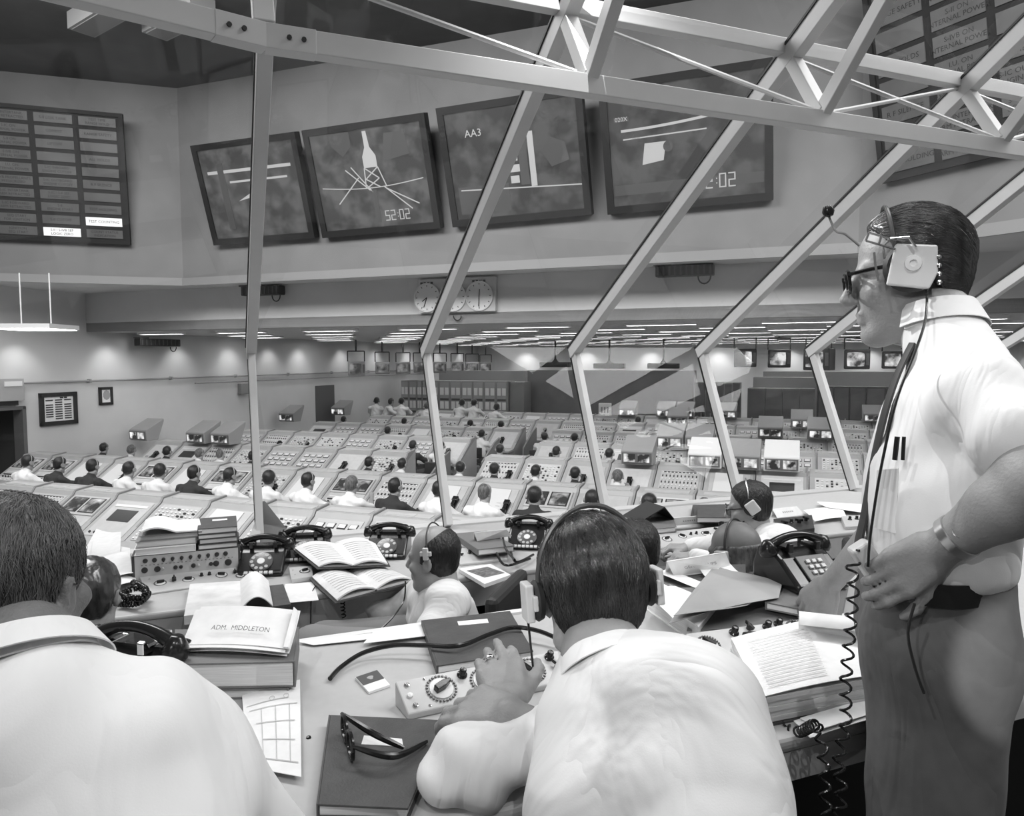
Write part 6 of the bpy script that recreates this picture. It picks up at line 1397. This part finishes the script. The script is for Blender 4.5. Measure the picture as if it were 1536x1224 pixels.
collar(sh, base, ncol - (HM.translation - ncol).normalized() * .018, HM.translation - chest, .060, .026, open_dir=Vector((-.2, 1, 0)))
H = SDF(); hair_sdf(H, HM, thick=.011, front=.085, low=-.098, slant=.7, amp=.0012); hr = fin(H.mesh('hair', .0045, HAIRB), base, b)
strands(hr, HM, base, 9000, .06, HAIRB, seed=2, w=.00055, lift=.004, comb=lambda p: (.15 + p.x * 3, -.8 if p.z > .07 else -.1, -1.0), parent=hr, wild=.16)
headset(b, HM, base)
mb = MB(); mb.M = Matrix.Translation(-base) @ HM
ring_c = None
SEAT_FIX(low, base, b)
# ring on the ringed hand
Fv = (at_z(744, 985, .875) - wL).normalized(); Nv = (NZv - Vector((0, .8, 0))).normalized(); Xv = Fv.cross(Nv).normalized(); Nv = Xv.cross(Fv).normalized()
rc = wL + Xv * -.0125 + Fv * .112 + Nv * -.001
mb = MB(); mb.M = Matrix.Translation(-base) @ (lambda m_: (setattr(m_, 'translation', rc), m_)[1])(Matrix((Xv, Nv, Fv)).transposed().to_4x4()); mb.lathe([(.0105, -.003), (.012, -.003), (.012, .003), (.0105, .003)], 20, False); mb.M = mb.M @ tr(0, .012, 0) @ rot('X', -90); mb.lathe([(.006, -.002), (.0055, .002), (0, .003)], 12, False)
build(mb, 'finger_ring', CHROME, b, smooth=True)
mb = MB(); mb.tube([Vector(HM @ Vector((-.112, -.01, -.03))) - base, Vector(HM @ Vector((-.10, .03, -.12))) - base], .002, 6); build(mb, 'headset_lead', BLACK, b)

# ================= left man, nearest the lens
base = Vector((-.72, .62, 0)); t = person('grey-haired man in a white shirt seen from behind, cut off at the left edge', base)
HM = HMf(D(16, 888, .98), (.05, 1), 2)
chest = D(60, 1160, .86); low = D(60, 1420, .80); shR = D(292, 1150, .95); shL = D(-190, 1140, .88); eR = at_d(400, 1275, 1.02); wR = eR + Vector((-.05, .2, .02)); acr = (shR - shL).normalized(); ncol = D(30, 985, .90)
B = SDF(); torso_pair(B, [low, chest], [.085, .085], acr * .07); B.cap(shL, shR, .042, .042, k=.03); B.chain([chest, ncol, HM @ Vector((0, -.03, -.06))], [.07, .062, .064], k=.03)
B.ell(HM @ Vector((0, -.055, -.095)), (.065, .03, .05), k=.03)
for s_, e_ in ((shR, eR), (shL, shL + Vector((-.08, .12, -.27)))): B.cap(s_, e_, .042, .038, k=.03); B.cap(e_, e_ + Vector((-.10, .13, -.18)), .043, .03, k=.02)
hand(B, eR + Vector((-.10, .13, -.18)), Vector((-.6, .6, -.3)), NZv, thumb=-1)
head_sdf(B, HM, s=1.04, ears=True); B.M = None
b = fin(B.mesh('body', .0065, mat('skin_ruddy', .17, .5, bump=.3, bscale=160, var=.03, vscale=18)), base, t)
S = SDF(); torso_pair(S, [low, (low + chest) / 2, chest + NZv * .02], [.125, .125, .115], acr * .09, k=.05); S.cap(shL + NZv * .0, shR + NZv * .0, .066, .066, k=.06); S.cap(chest + NZv * .08, ncol - NZv * .04, .088, .070, k=.05)
S.cap(shR, eR, .068, .072, k=.04); S.cap(shL, shL + Vector((-.08, .12, -.27)), .08, .08, k=.05)
S.fold(.007, 3.5, (.9, .1, .5), 21); S.fold(.009, 6, (.8, .2, .3), 24, (tuple(shR), .17)); S.fold(.009, 6, (.9, .0, .3), 25, (tuple(D(90, 1080, .8)), .2))
sh = fin(S.mesh('shirt', .0075, SHIRT), base, b)
collar(sh, base, ncol - (HM.translation - ncol).normalized() * .03, HM.translation - chest, .078, .034, open_dir=Vector((0, 1, 0)))
H = SDF(); hair_sdf(H, HM, s=1.04, thick=.010, front=.085, low=-.045, slant=.7, amp=.0012); hr = fin(H.mesh('hair', .005, HAIRL), base, b)
strands(hr, HM, base, 9000, .035, HAIRL, seed=4, w=.0006, lift=.005, comb=lambda p: (p.x * 2, -.5 if p.z > .08 else 0, -1.0), parent=hr, wild=.22, steps=5)
SEAT_FIX(low, base, b)

# ================= standing man at the right
base = Vector((.73, 1.25, 0)); t = person('standing man with black glasses and headset, hand on his hip, at right', base)
HM = HMf(D(1362, 416, 1.38), (-.93, .34), 7)
neck = D(1408, 474, 1.33); shN = D(1480, 598, 1.13); shF = D(1420, 565, 1.46); chest = D(1430, 625, 1.29); mid = D(1410, 735, 1.28); waist = D(1402, 822, 1.27)
dp = (shF - shN).normalized(); eN = D(1562, 722, 1.01); wN = D(1408, 824, 1.12); eF = D(1335, 772, 1.60); wF = D(1244, 878, 1.78); hip = D(1402, 900, 1.27)
def mid_z(a, z): return Vector((a.x, a.y, z))
kneeN = mid_z(D(1400, 1100, 1.20), .50); kneeF = mid_z(D(1400, 1100, 1.34), .50); ftN = mid_z(D(1410, 1200, 1.20), .09); ftF = mid_z(D(1400, 1200, 1.35), .09)
B = SDF(); torso_pair(B, [waist, mid, chest], [.07, .075, .07], dp * .045); B.cap(shN, shF, .040, .040, k=.03); B.chain([chest, neck, HM @ Vector((0, -.028, -.07))], [.065, .050, .052], k=.02)
B.cap(shN, eN, .040, .046, k=.02); B.cap(eN, eN.lerp(wN, .35), .046, .044, k=.02); B.cap(eN.lerp(wN, .35), wN, .044, .028, k=.02)
B.cap(shF, eF, .040, .038, k=.02); B.cap(eF, wF, .036, .025, k=.015)
hand(B, wN, D(1345, 862, 1.13) - wN, Vector((-.1, -1, .35)), thumb=-1, curl=(30, 35, 40, 40), tc=35, sc=.95)
hand(B, wF, at_z(1200, 922, .80) - wF, Vector((-.5, -.6, .6)), thumb=-1, curl=(22, 22, 22, 25), spread=.008, tc=30, sc=1.0)
B.cap(hip, kneeN, .09, .06, k=.04); B.cap(hip, kneeF, .09, .06, k=.04); B.cap(kneeN, ftN, .055, .04, k=.03); B.cap(kneeF, ftF, .055, .04, k=.03)
head_sdf(B, HM, ears=True); B.M = None
b = fin(B.mesh('body', .0055, SKH), base, t)
S = SDF(); torso_pair(S, [waist - NZv * .01, mid, chest], [.108, .110, .105], dp * .060, k=.04); S.cap(shN, shF, .060, .058, k=.05); S.cap(chest + NZv * .08, neck - NZv * .02, .08, .060, k=.04)
S.cap(shN, shN.lerp(eN, .52), .056, .066, k=.03); S.cap(shF, shF.lerp(eF, .6), .064, .07, k=.03)
S.plane(shN.lerp(eN, .60), eN - shN, k=.004, op='clip') if False else None
S.plane(waist - NZv * .035, (0, 0, -1), k=.02)
S.fold(.005, 4, (.6, .3, 1), 31); S.fold(.010, 6, (.8, .3, 1), 33, (tuple(waist), .2)); S.fold(.008, 6, (.5, .3, .8), 34, (tuple(shN), .16))
sh = fin(S.mesh('shirt', .0075, SHIRT), base, b)
collar(sh, base, neck + Vector((.0, 0, -.026)), HM.translation - chest + Vector((.04, 0, 0)), .060, .040, open_dir=Vector((-1, .05, -.3)))
T = SDF(); torso_pair(T, [hip + NZv * .05, hip - NZv * .06], [.106, .116], dp * .055, k=.04); T.cap(hip - NZv * .05 + dp * -.055, kneeN + NZv * 0, .112, .095, k=.04); T.cap(hip - NZv * .05 + dp * .05, kneeF, .108, .092, k=.04); T.cap(kneeN, ftN + NZv * .0, .095, .09, k=.03); T.cap(kneeF, ftF, .092, .09, k=.03)
T.plane(waist - NZv * .028, (0, 0, 1), k=.004)
T.fold(.006, 6, (1, .2, .35), 41, (tuple(D(1330, 930, 1.2)), .25)); T.fold(.003, 7, (1, .1, .1), 44)
tro = fin(T.mesh('trousers', .009, TRG), base, b)
mb = MB(); wz = waist.z - .022
mb.sheet(lambda u, v: tuple(Vector((waist.x, waist.y, 0)) - base + Vector((-1, .12, 0)).normalized() * (.118 * math.cos(u * 6.2832)) + dp * (.172 * math.sin(u * 6.2832)) + NZv * (wz - .018 + .036 * v)), 48, 1, .004)
build(mb, 'belt', BLACK, tro, smooth=True)
mb = MB(); pk = lambda x, y: (D(x, y, 1.095)) - base
mb.tube(smooth_path([pk(1372, 905), pk(1362, 950), pk(1372, 1000), pk(1386, 1040)], 6), .0022, 6); build(mb, 'pocket_seam', BLACKM, tro, smooth=True)
for x, ft in ((0, ftN), (1, ftF)):
    S2 = SDF(); S2.cap((ft.x + .05, ft.y, .045), (ft.x - .16, ft.y, .035), .045, .038, k=.02); S2.plane((0, 0, .002), (0, 0, -1)); fin(S2.mesh('shoe', .009, BLACK), base, b)
HAIRHL = mat('hair_highlit', .085, .3, spec=1.0, var=.05, vscale=50, stretch=(1, 1, .3)); H = SDF(); hair_sdf(H, HM, thick=.012, front=.036, low=-.078, slant=.8, amp=.0012)  # highlight streaks put into the hair colour as a lighter, varied base
hr = fin(H.mesh('hair', .0045, HAIRHL), base, b)
strands(hr, HM, base, 9000, .06, HAIRHL, seed=8, w=.0006, lift=.004, comb=lambda p: (0, -1.0, -.25 - max(0, -p.y) * 9), parent=hr, wild=.14)
# eyeglasses, tie, headset, watch, radio unit
Bm = Matrix.Translation(-base) @ HM
mb = MB(); mb.M = Bm
for x in (-.033, .033): mb.tube([(x + .027 * math.copysign(abs(math.cos(a)) ** .75, math.cos(a)), .103, .004 + .020 * math.copysign(abs(math.sin(a)) ** .75, math.sin(a))) for a in [k * math.pi / 12 for k in range(25)]], .0032, 6, False)
mb.tube([(-.007, .104, .012), (.007, .104, .012)], .003, 6)
for x in (-1, 1): mb.tube([(x * .062, .103, .016), (x * .082, .060, .018), (x * .086, .0, .018)], .0035, 6); mb.cbox((x * .060, .104, .017), (.008, .005, .008))
gf = build(mb, 'eyeglasses', BLACK, b, smooth=True)
mb = MB(); mb.M = Bm
for x in (-.033, .033): mb._add([(x + .026 * math.copysign(abs(math.cos(a)) ** .75, math.cos(a)), .103, .004 + .019 * math.copysign(abs(math.sin(a)) ** .75, math.sin(a))) for a in [k * math.pi / 12 for k in range(24)]], [tuple(range(24))])
build(mb, 'lens', MATS['lens_glass'], gf)
WM = mat('headset_white', .68, .35)
mb = MB(); mb.M = Bm; mb.tube([(.089 * math.cos(a), .028, .022 + .112 * math.sin(a)) for a in [k * math.pi / 20 for k in range(21)]], .004, 8); hb = build(mb, 'headset', mat('band_dark', .03, .4), b, smooth=True)
for sg in (-1, 1):
    E = Bm @ tr(sg * .084, .008, .010) @ rot('Y', 90 * sg) @ rot('Z', -90 if sg < 0 else 90) @ rot('Z', -12)
    mb = MB(); mb.M = E; mb.lathe([(0, -.004), (.040, -.004), (.044, .006), (.038, .014), (0, .014)], 24, False); build(mb, 'ear_cushion', BLACKM, hb, smooth=True)
    mb = MB(); mb.M = E @ tr(0, 0, .014); mb.prism([(-.036, -.034), (.030, -.038), (.040, -.01), (.034, .036), (-.03, .036)], 0, .016, 'z'); build(mb, 'ear_cup', WM, hb, bevel=.003)
    mb = MB(); mb.M = E @ tr(.0, .004, .030); mb.lathe([(.014, 0), (.013, .004), (.006, .005), (.005, .002), (0, .002)], 18, False); build(mb, 'volume_dial', WHITE, hb, smooth=True)
    mb = MB(); mb.M = E @ tr(0, 0, .034); mb.tube([(-.044, .01, -.006), (-.05, .03, 0), (-.04, .043, .002), (-.012, .046, .003), (.0, .03, .003)], .0022, 6); mb.tube([(-.05, -.028, -.004), (-.058, .0, -.004), (-.062, .02, -.004)], .0022, 6)
    mb.tube([(-.03, .040, .0), (-.075, .052, .004)], .002, 6); mb.tube([(-.03, .026, .0), (-.078, .038, .004)], .002, 6); mb.tube([(-.075, .052, .004), (-.078, .038, .004)], .002, 6); mb.tube([(-.055, .046, .004), (-.057, .033, .004)], .002, 6); build(mb, 'wire_bracket', CHROME, hb, smooth=True)
    mb = MB()
    for k in range(4): mb.M = E @ tr(.044 - k * .002, -.026 + k * .014, .02); mb.lathe([(.004, 0), (.004, .01), (0, .012)], 10, False)
    build(mb, 'terminal_screw', CHROME, hb, smooth=True)
mb = MB(); mb.M = Bm; P = smooth_path([(-.096, .085, .06), (-.09, .105, .085), (-.075, .118, .095), (-.07, .125, .118), (-.072, .127, .128)], 6); mb.tube(P, .0022, 6); bm_ = build(mb, 'microphone_boom', mat('boom_grey', .15, .4), hb, smooth=True)
mb = MB(); mb.M = Bm @ tr(-.072, .127, .133); mb.lathe([(0, -.011), (.008, -.008), (.011, 0), (.008, .009), (0, .011)], 14, False); build(mb, 'microphone', BLACK, bm_, smooth=True)
mb = MB(); mb.tube([Vector(p) - base for p in smooth_path([HM @ Vector((-.10, -.012, -.035)), D(1388, 480, 1.22), D(1372, 530, 1.17), D(1345, 600, 1.15), D(1322, 700, 1.14), D(1306, 800, 1.14), D(1302, 850, 1.14)], 8)], .0022, 6); build(mb, 'headset_lead', BLACK, hb, smooth=True)
mb = MB(); TP = [(1372, 515, 1.30), (1350, 560, 1.29), (1330, 620, 1.28), (1312, 700, 1.28), (1300, 770, 1.27), (1290, 815, 1.27)]; pa = [D(*p) - base for p in TP]; pa = smooth_path(pa, 5)
mb.sheet(lambda u, v: tuple(pa[min(int(u * (len(pa) - 1) + .5), len(pa) - 1)] + dp * (v - .5) * (.035 + .04 * u) + Vector((-.006 * math.sin(v * 3.14), 0, 0))), len(pa) - 1, 4, .004); build(mb, 'tie', mat('tie_dark', .03, .6), sh, smooth=True)
mb = MB(); mb.slab([D(1316, 705, 1.19) - base, D(1310, 790, 1.19) - base, D(1345, 800, 1.17) - base, D(1348, 702, 1.17) - base][::-1], .004); build(mb, 'pocket_papers', PAPER, sh)
mb = MB(); mb.tube([D(1346, 655, 1.150) - base, D(1342, 690, 1.150) - base], .004, 8); mb.tube([D(1356, 655, 1.14) - base, D(1354, 690, 1.14) - base], .003, 8); build(mb, 'pocket_pen', BLACK, sh, smooth=True)
wa = (eN - wN).normalized(); wx = wa.orthogonal().normalized(); wm = Matrix((wx, wa.cross(wx), wa)).transposed().to_4x4(); wm.translation = wN + wa * .035 - base
mb = MB(); mb.M = wm; mb.lathe([(.034, -.008), (.036, -.007), (.036, .007), (.034, .008)], 28, False); wb = build(mb, 'wrist_watch', STEEL, b, smooth=True)
mb = MB(); c = wN + wa * .035 + Vector((-.25, -.8, .5)).normalized() * .031 - base; nn = Vector((-.25, -.8, .5)).normalized(); xx = nn.orthogonal().normalized(); m_ = Matrix((xx, nn.cross(xx), nn)).transposed().to_4x4(); m_.translation = c; mb.M = m_; mb.lathe([(0, 0), (.016, 0), (.015, .007), (0, .007)], 20, False); build(mb, 'watch_case', CHROME, wb, smooth=True)
r = Rel('belt_pack', 'white headset control pack held by the standing man at his belt', 'radio', D(1303, 842, 1.17)); X = (D(1322, 868, 1.17) - D(1288, 815, 1.17)); a_ = X.normalized(); s_ = a_.cross(Vector((0, 1, 0))).normalized(); c0 = D(1303, 842, 1.17); mb = MB()
mb.bar(c0 - a_ * .034, c0 + a_ * .034, .034, .028, (0, 1, 0)); r.part('case', mb, WM, bevel=.006, seg=3); mb = MB(); mb.tube([c0 + a_ * .034, c0 + a_ * .046], .006, 10); r.part('plug', mb, CHROME, smooth=True)
cord('dangling_cable', 'long black coiled cord dangling from the standing man headset past the big binder', 'cord', [D(1292, 828, 1.16), D(1278, 850, 1.16), D(1280, 880, 1.16), D(1276, 930, 1.16), D(1272, 980, 1.16), D(1268, 1030, 1.15), D(1268, 1085, 1.15), D(1258, 1140, 1.14), D(1262, 1190, 1.12), D(1255, 1240, 1.1)], .0021, turns=17, cr=.0085, n=6)
cord('dangling_cable', 'second black coiled cord hanging below the big binder corner', 'cord', [at_z(1150, 1078, NZ + .004), at_z(1195, 1098, NZ + .004), D(1225, 1090, 1.17), D(1236, 1150, 1.14), D(1238, 1200, 1.12), D(1242, 1250, 1.1)], .0021, turns=15, cr=.0085, n=6)

# ================= helper for the people of the lower tier
def lower_person(label, HM, chest, low, shA, shB, arms, hairkind, shirt, base_z=-.25, skin=SKH, h=.010, hs=None, hair_m=HAIRD, trm=TRG, long_sleeve=True, nose=True, legs=None, folds=1):
    base = Vector((low.x, low.y, base_z)); t = person(label, base); acr = (shB - shA).normalized(); neck = HM @ Vector((0, -.035, -.14))
    B = SDF(); torso_pair(B, [low, chest], [.08, .09], acr * .06); B.cap(shA, shB, .045, .045, k=.04); B.chain([chest, neck, HM @ Vector((0, -.03, -.06))], [.08, .056, .053], k=.03)
    for s_, e_, w_, kw in arms: B.cap(s_, e_, .042, .038, k=.03); B.cap(e_, w_, .038, .029, k=.02); hand(B, w_, **kw)
    head_sdf(B, HM); B.M = None; b = fin(B.mesh('body', h * .8, skin), base, t)
    S = SDF(); torso_pair(S, [low, chest], [.125, .125], acr * .07, k=.07); S.cap(shA, shB, .072, .072, k=.07); S.cap(chest + NZv * .06, neck - NZv * .005, .08, .062, k=.04)
    for s_, e_, w_, kw in arms:
        S.cap(s_, e_, .070, .062, k=.04)
        if long_sleeve: S.cap(e_, e_.lerp(w_, .88), .058, .043, k=.03)
    S.fold(.005 * folds, 6, (.5, .3, 1), int(label.__len__())); sh = fin(S.mesh('shirt' if shirt is SHIRT else 'jacket', h, shirt), base, b)
    collar(sh, base, neck - NZv * .012, HM.translation - chest, .060, .03, open_dir=HM.to_3x3() @ Vector((0, 1, 0)), m=shirt)
    H = SDF()
    if hairkind == 'full': hair_sdf(H, HM, thick=.012, front=.066, low=-.06, slant=.6)
    elif hairkind == 'balding': hair_sdf(H, HM, thick=.006, front=.0, low=-.055, slant=-.5); H.M = HM; H.plane((0, 0, .070), (0, .75, 1)); H.M = None
    elif hairkind == 'fringe': hair_sdf(H, HM, thick=.006, front=.01, low=-.055, slant=-.9); H.M = HM; H.plane((0, 0, .045), (0, .0, 1)); H.M = None
    hr = fin(H.mesh('hair', .006, hair_m), base, b)
    T = SDF(); T.cap(low - acr * .07, low + acr * .07, .13, .13, k=.05)
    if legs:
        for a_, k_, f_ in legs: T.cap(a_, k_, .10, .08, k=.04); T.cap(k_, f_, .075, .065, k=.03)
    fin(T.mesh('trousers', h * 1.3, trm), base, b)
    fd = HM.to_3x3() @ Vector((0, 1, 0)); dup(CHR, Vector((low.x, low.y, base_z)), math.atan2(fd.y, fd.x) - math.pi / 2, ' '.join(('dark office chair under the ' + label).split()[:15]).rstrip(','), 'gallery chairs')
    return t, b, base, hr
def under_legs(low, fdir):
    fdir = Vector((fdir[0], fdir[1], 0)).normalized(); sd = Vector((fdir.y, -fdir.x, 0)); out = []
    for sg in (-1, 1): k_ = low + fdir * .40 + sd * .1 * sg; out.append((low + sd * .09 * sg, k_, Vector((k_.x, k_.y, -.17))))
    return out
FL = Vector((-1, .35, 0)).normalized()
# bald man in profile
HM = HMf(D(651, 838, 2.72), (-.95, .30), 4); low = D(672, 1045, 2.80); low.z = .30
t, b, base, hr = lower_person('balding man in a white shirt with headset, in profile facing left', HM, D(662, 925, 2.80), low, D(672, 902, 2.60), D(640, 888, 2.98),
    [(D(672, 902, 2.60), D(625, 1000, 2.42), D(520, 985, 2.55), dict(F=Vector((-1, .2, -.1)), N=NZv, thumb=1)), (D(640, 888, 2.98), D(585, 925, 3.02), D(545, 900, 3.08), dict(F=Vector((-1, .5, 0)), N=NZv, thumb=-1))],
    'balding', SHIRT, skin=mat('skin_fair', .36, .45, bump=.12, bscale=200, var=.04, vscale=16), trm=TRL, h=.008, legs=[(low + Vector((0, -.10, .03)), D(470, 975, 2.45), mid_z(D(470, 975, 2.45), -.17)), (low + Vector((0, .12, .03)), D(488, 965, 2.75), mid_z(D(488, 965, 2.75), -.17))])
mb = MB(); mb.M = Matrix.Translation(-base) @ HM; mb.tube([(.090 * math.cos(a), -.02 + .02 * math.sin(a), .02 + .115 * math.sin(a)) for a in [k * math.pi / 20 for k in range(21)]], .003, 6); hb = build(mb, 'headset', mat('band_dark', .03, .4), b, smooth=True)
for sg in (-1, 1):
    mb = MB(); mb.M = Matrix.Translation(-base) @ HM @ tr(sg * .090, -.012, .042) @ rot('Y', 90 * sg); mb.box(-.022, .022, -.010, .010, 0, .012); mb.box(-.008, .008, -.022, .022, 0, .010); build(mb, 'cross_clip', WM, hb, bevel=.002)
mb = MB(); mb.tube([Vector(p) - base for p in smooth_path([D(608, 872, 2.62), D(606, 900, 2.58), D(590, 925, 2.5), D(570, 945, 2.45)], 6)], .003, 6); build(mb, 'headset_lead', BLACK, hb, smooth=True)
# man with glasses and white earpiece
HM = HMf(D(1124, 762, 3.42), (-.93, .25), 8); low = mid_z(D(1192, 900, 3.30), .28)
t, b, base, hr = lower_person('dark-haired man with glasses and white earpiece, white shirt, leaning on the lower desk', HM, D(1176, 838, 3.28), low, D(1172, 818, 3.14), D(1150, 808, 3.50),
    [(D(1172, 818, 3.14), D(1085, 850, 3.08), at_z(1040, 834, LZ + .06), dict(F=Vector((-1, .1, -.1)), N=NZv, thumb=1, curl=(60, 60, 60, 60))), (D(1150, 808, 3.50), D(1075, 820, 3.50), at_z(1030, 822, LZ + .05), dict(F=Vector((-1, .1, 0)), N=NZv, thumb=-1, curl=(50, 50, 50, 50)))],
    'full', SHIRT, skin=mat('skin_fair', .36, .45), h=.009, legs=under_legs(low, (-.6, 1)))
Bm = Matrix.Translation(-base) @ HM; mb = MB(); mb.M = Bm
for x in (-.033, .033): mb.tube([(x + .025 * math.cos(a), .103, .004 + .018 * math.sin(a)) for a in [k * math.pi / 8 for k in range(17)]], .003, 6, False)
for x in (-1, 1): mb.tube([(x * .058, .103, .012), (x * .084, .0, .016)], .0035, 6)
build(mb, 'eyeglasses', BLACK, b, smooth=True)
mb = MB(); mb.M = Bm; mb.tube([(.092 * math.cos(a), .0, .02 + .120 * math.sin(a)) for a in [k * math.pi / 20 for k in range(21)]], .0035, 6); hb = build(mb, 'headset', STEEL, b, smooth=True)
for sg in (-1, 1):
    mb = MB(); mb.M = Bm @ tr(sg * .090, -.012, .022) @ rot('Y', 90 * sg) @ rot('Z', 30); mb.lathe([(0, 0), (.042, 0), (.042, .012), (0, .012)], 16, False); c_ = build(mb, 'ear_cushion', BLACKM, hb, smooth=True)
    mb = MB(); mb.M = Bm @ tr(sg * .103, -.012, .022) @ rot('Y', 90 * sg) @ rot('Z', 30); mb.box(-.030, .030, -.026, .026, 0, .014); build(mb, 'ear_cup', WM, hb, bevel=.006)
mb = MB(); mb.M = Bm; mb.tube(smooth_path([(-.09, .03, -.04), (-.08, .10, -.075), (-.02, .135, -.065)], 6), .003, 6); mb.M = Bm @ tr(-.01, .135, -.065); mb.lathe([(0, -.016), (.014, -.012), (.014, .012), (0, .016)], 10, False); build(mb, 'microphone', BLACK, hb, smooth=True)
# grey bald head with a headband, seen from behind
HM = HMf(D(1102, 832, 2.66), (-.72, .70), 8); low = mid_z(D(1115, 1000, 2.6), .28)
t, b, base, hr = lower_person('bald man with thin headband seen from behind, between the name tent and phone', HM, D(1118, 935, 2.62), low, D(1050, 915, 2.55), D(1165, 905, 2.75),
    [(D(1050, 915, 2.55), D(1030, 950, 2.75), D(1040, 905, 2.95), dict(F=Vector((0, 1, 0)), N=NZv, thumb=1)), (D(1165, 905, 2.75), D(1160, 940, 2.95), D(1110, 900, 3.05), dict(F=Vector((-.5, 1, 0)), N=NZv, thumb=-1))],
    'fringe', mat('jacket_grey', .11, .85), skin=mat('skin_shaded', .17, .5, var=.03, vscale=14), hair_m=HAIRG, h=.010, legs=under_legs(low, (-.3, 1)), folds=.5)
mb = MB(); mb.M = Matrix.Translation(-base) @ HM; mb.tube([(.086 * math.cos(a), -.01, .02 + .110 * math.sin(a)) for a in [k * math.pi / 20 for k in range(21)]], .004, 6); hb = build(mb, 'headset', mat('band_dark', .03, .4), b, smooth=True)
for sg in (-1, 1):
    mb = MB(); mb.M = Matrix.Translation(-base) @ HM @ tr(sg * .085, .0, -.002) @ rot('Y', 90 * sg); mb.box(-.040, .034, -.026, .026, 0, .020); build(mb, 'ear_cup', mat('earcup_pale', .4, .5), hb, bevel=.006)
# dark head beyond the centre man
HM = HMf(D(952, 828, 2.75), (-.45, .9), 10); low = mid_z(D(950, 1000, 2.62), .28)
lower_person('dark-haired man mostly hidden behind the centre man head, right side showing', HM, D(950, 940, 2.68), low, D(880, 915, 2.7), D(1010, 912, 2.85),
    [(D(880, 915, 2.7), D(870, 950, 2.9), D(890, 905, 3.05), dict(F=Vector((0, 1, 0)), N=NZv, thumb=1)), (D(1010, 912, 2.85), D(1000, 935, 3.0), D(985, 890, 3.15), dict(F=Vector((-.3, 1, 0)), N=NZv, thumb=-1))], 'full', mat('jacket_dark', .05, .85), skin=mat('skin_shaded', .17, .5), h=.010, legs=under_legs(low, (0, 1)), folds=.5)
# dark head beyond the left man
HM = HMf(D(136, 896, 2.28), (-.12, 1), 6); low = mid_z(D(110, 1100, 2.15), .28)
lower_person('dark-haired man seen from behind, beyond the left man cheek', HM, D(115, 1010, 2.25), low, D(30, 985, 2.2), D(195, 1000, 2.35),
    [(D(30, 985, 2.2), D(10, 1010, 2.4), D(60, 960, 2.6), dict(F=Vector((0, 1, 0)), N=NZv, thumb=1)), (D(195, 1000, 2.35), D(190, 1000, 2.5), D(150, 950, 2.65), dict(F=Vector((-.2, 1, 0)), N=NZv, thumb=-1))], 'full', mat('jacket_dark', .05, .85), skin=SKH, h=.010, legs=under_legs(low, (0, 1)), folds=.5, hair_m=HAIRB)
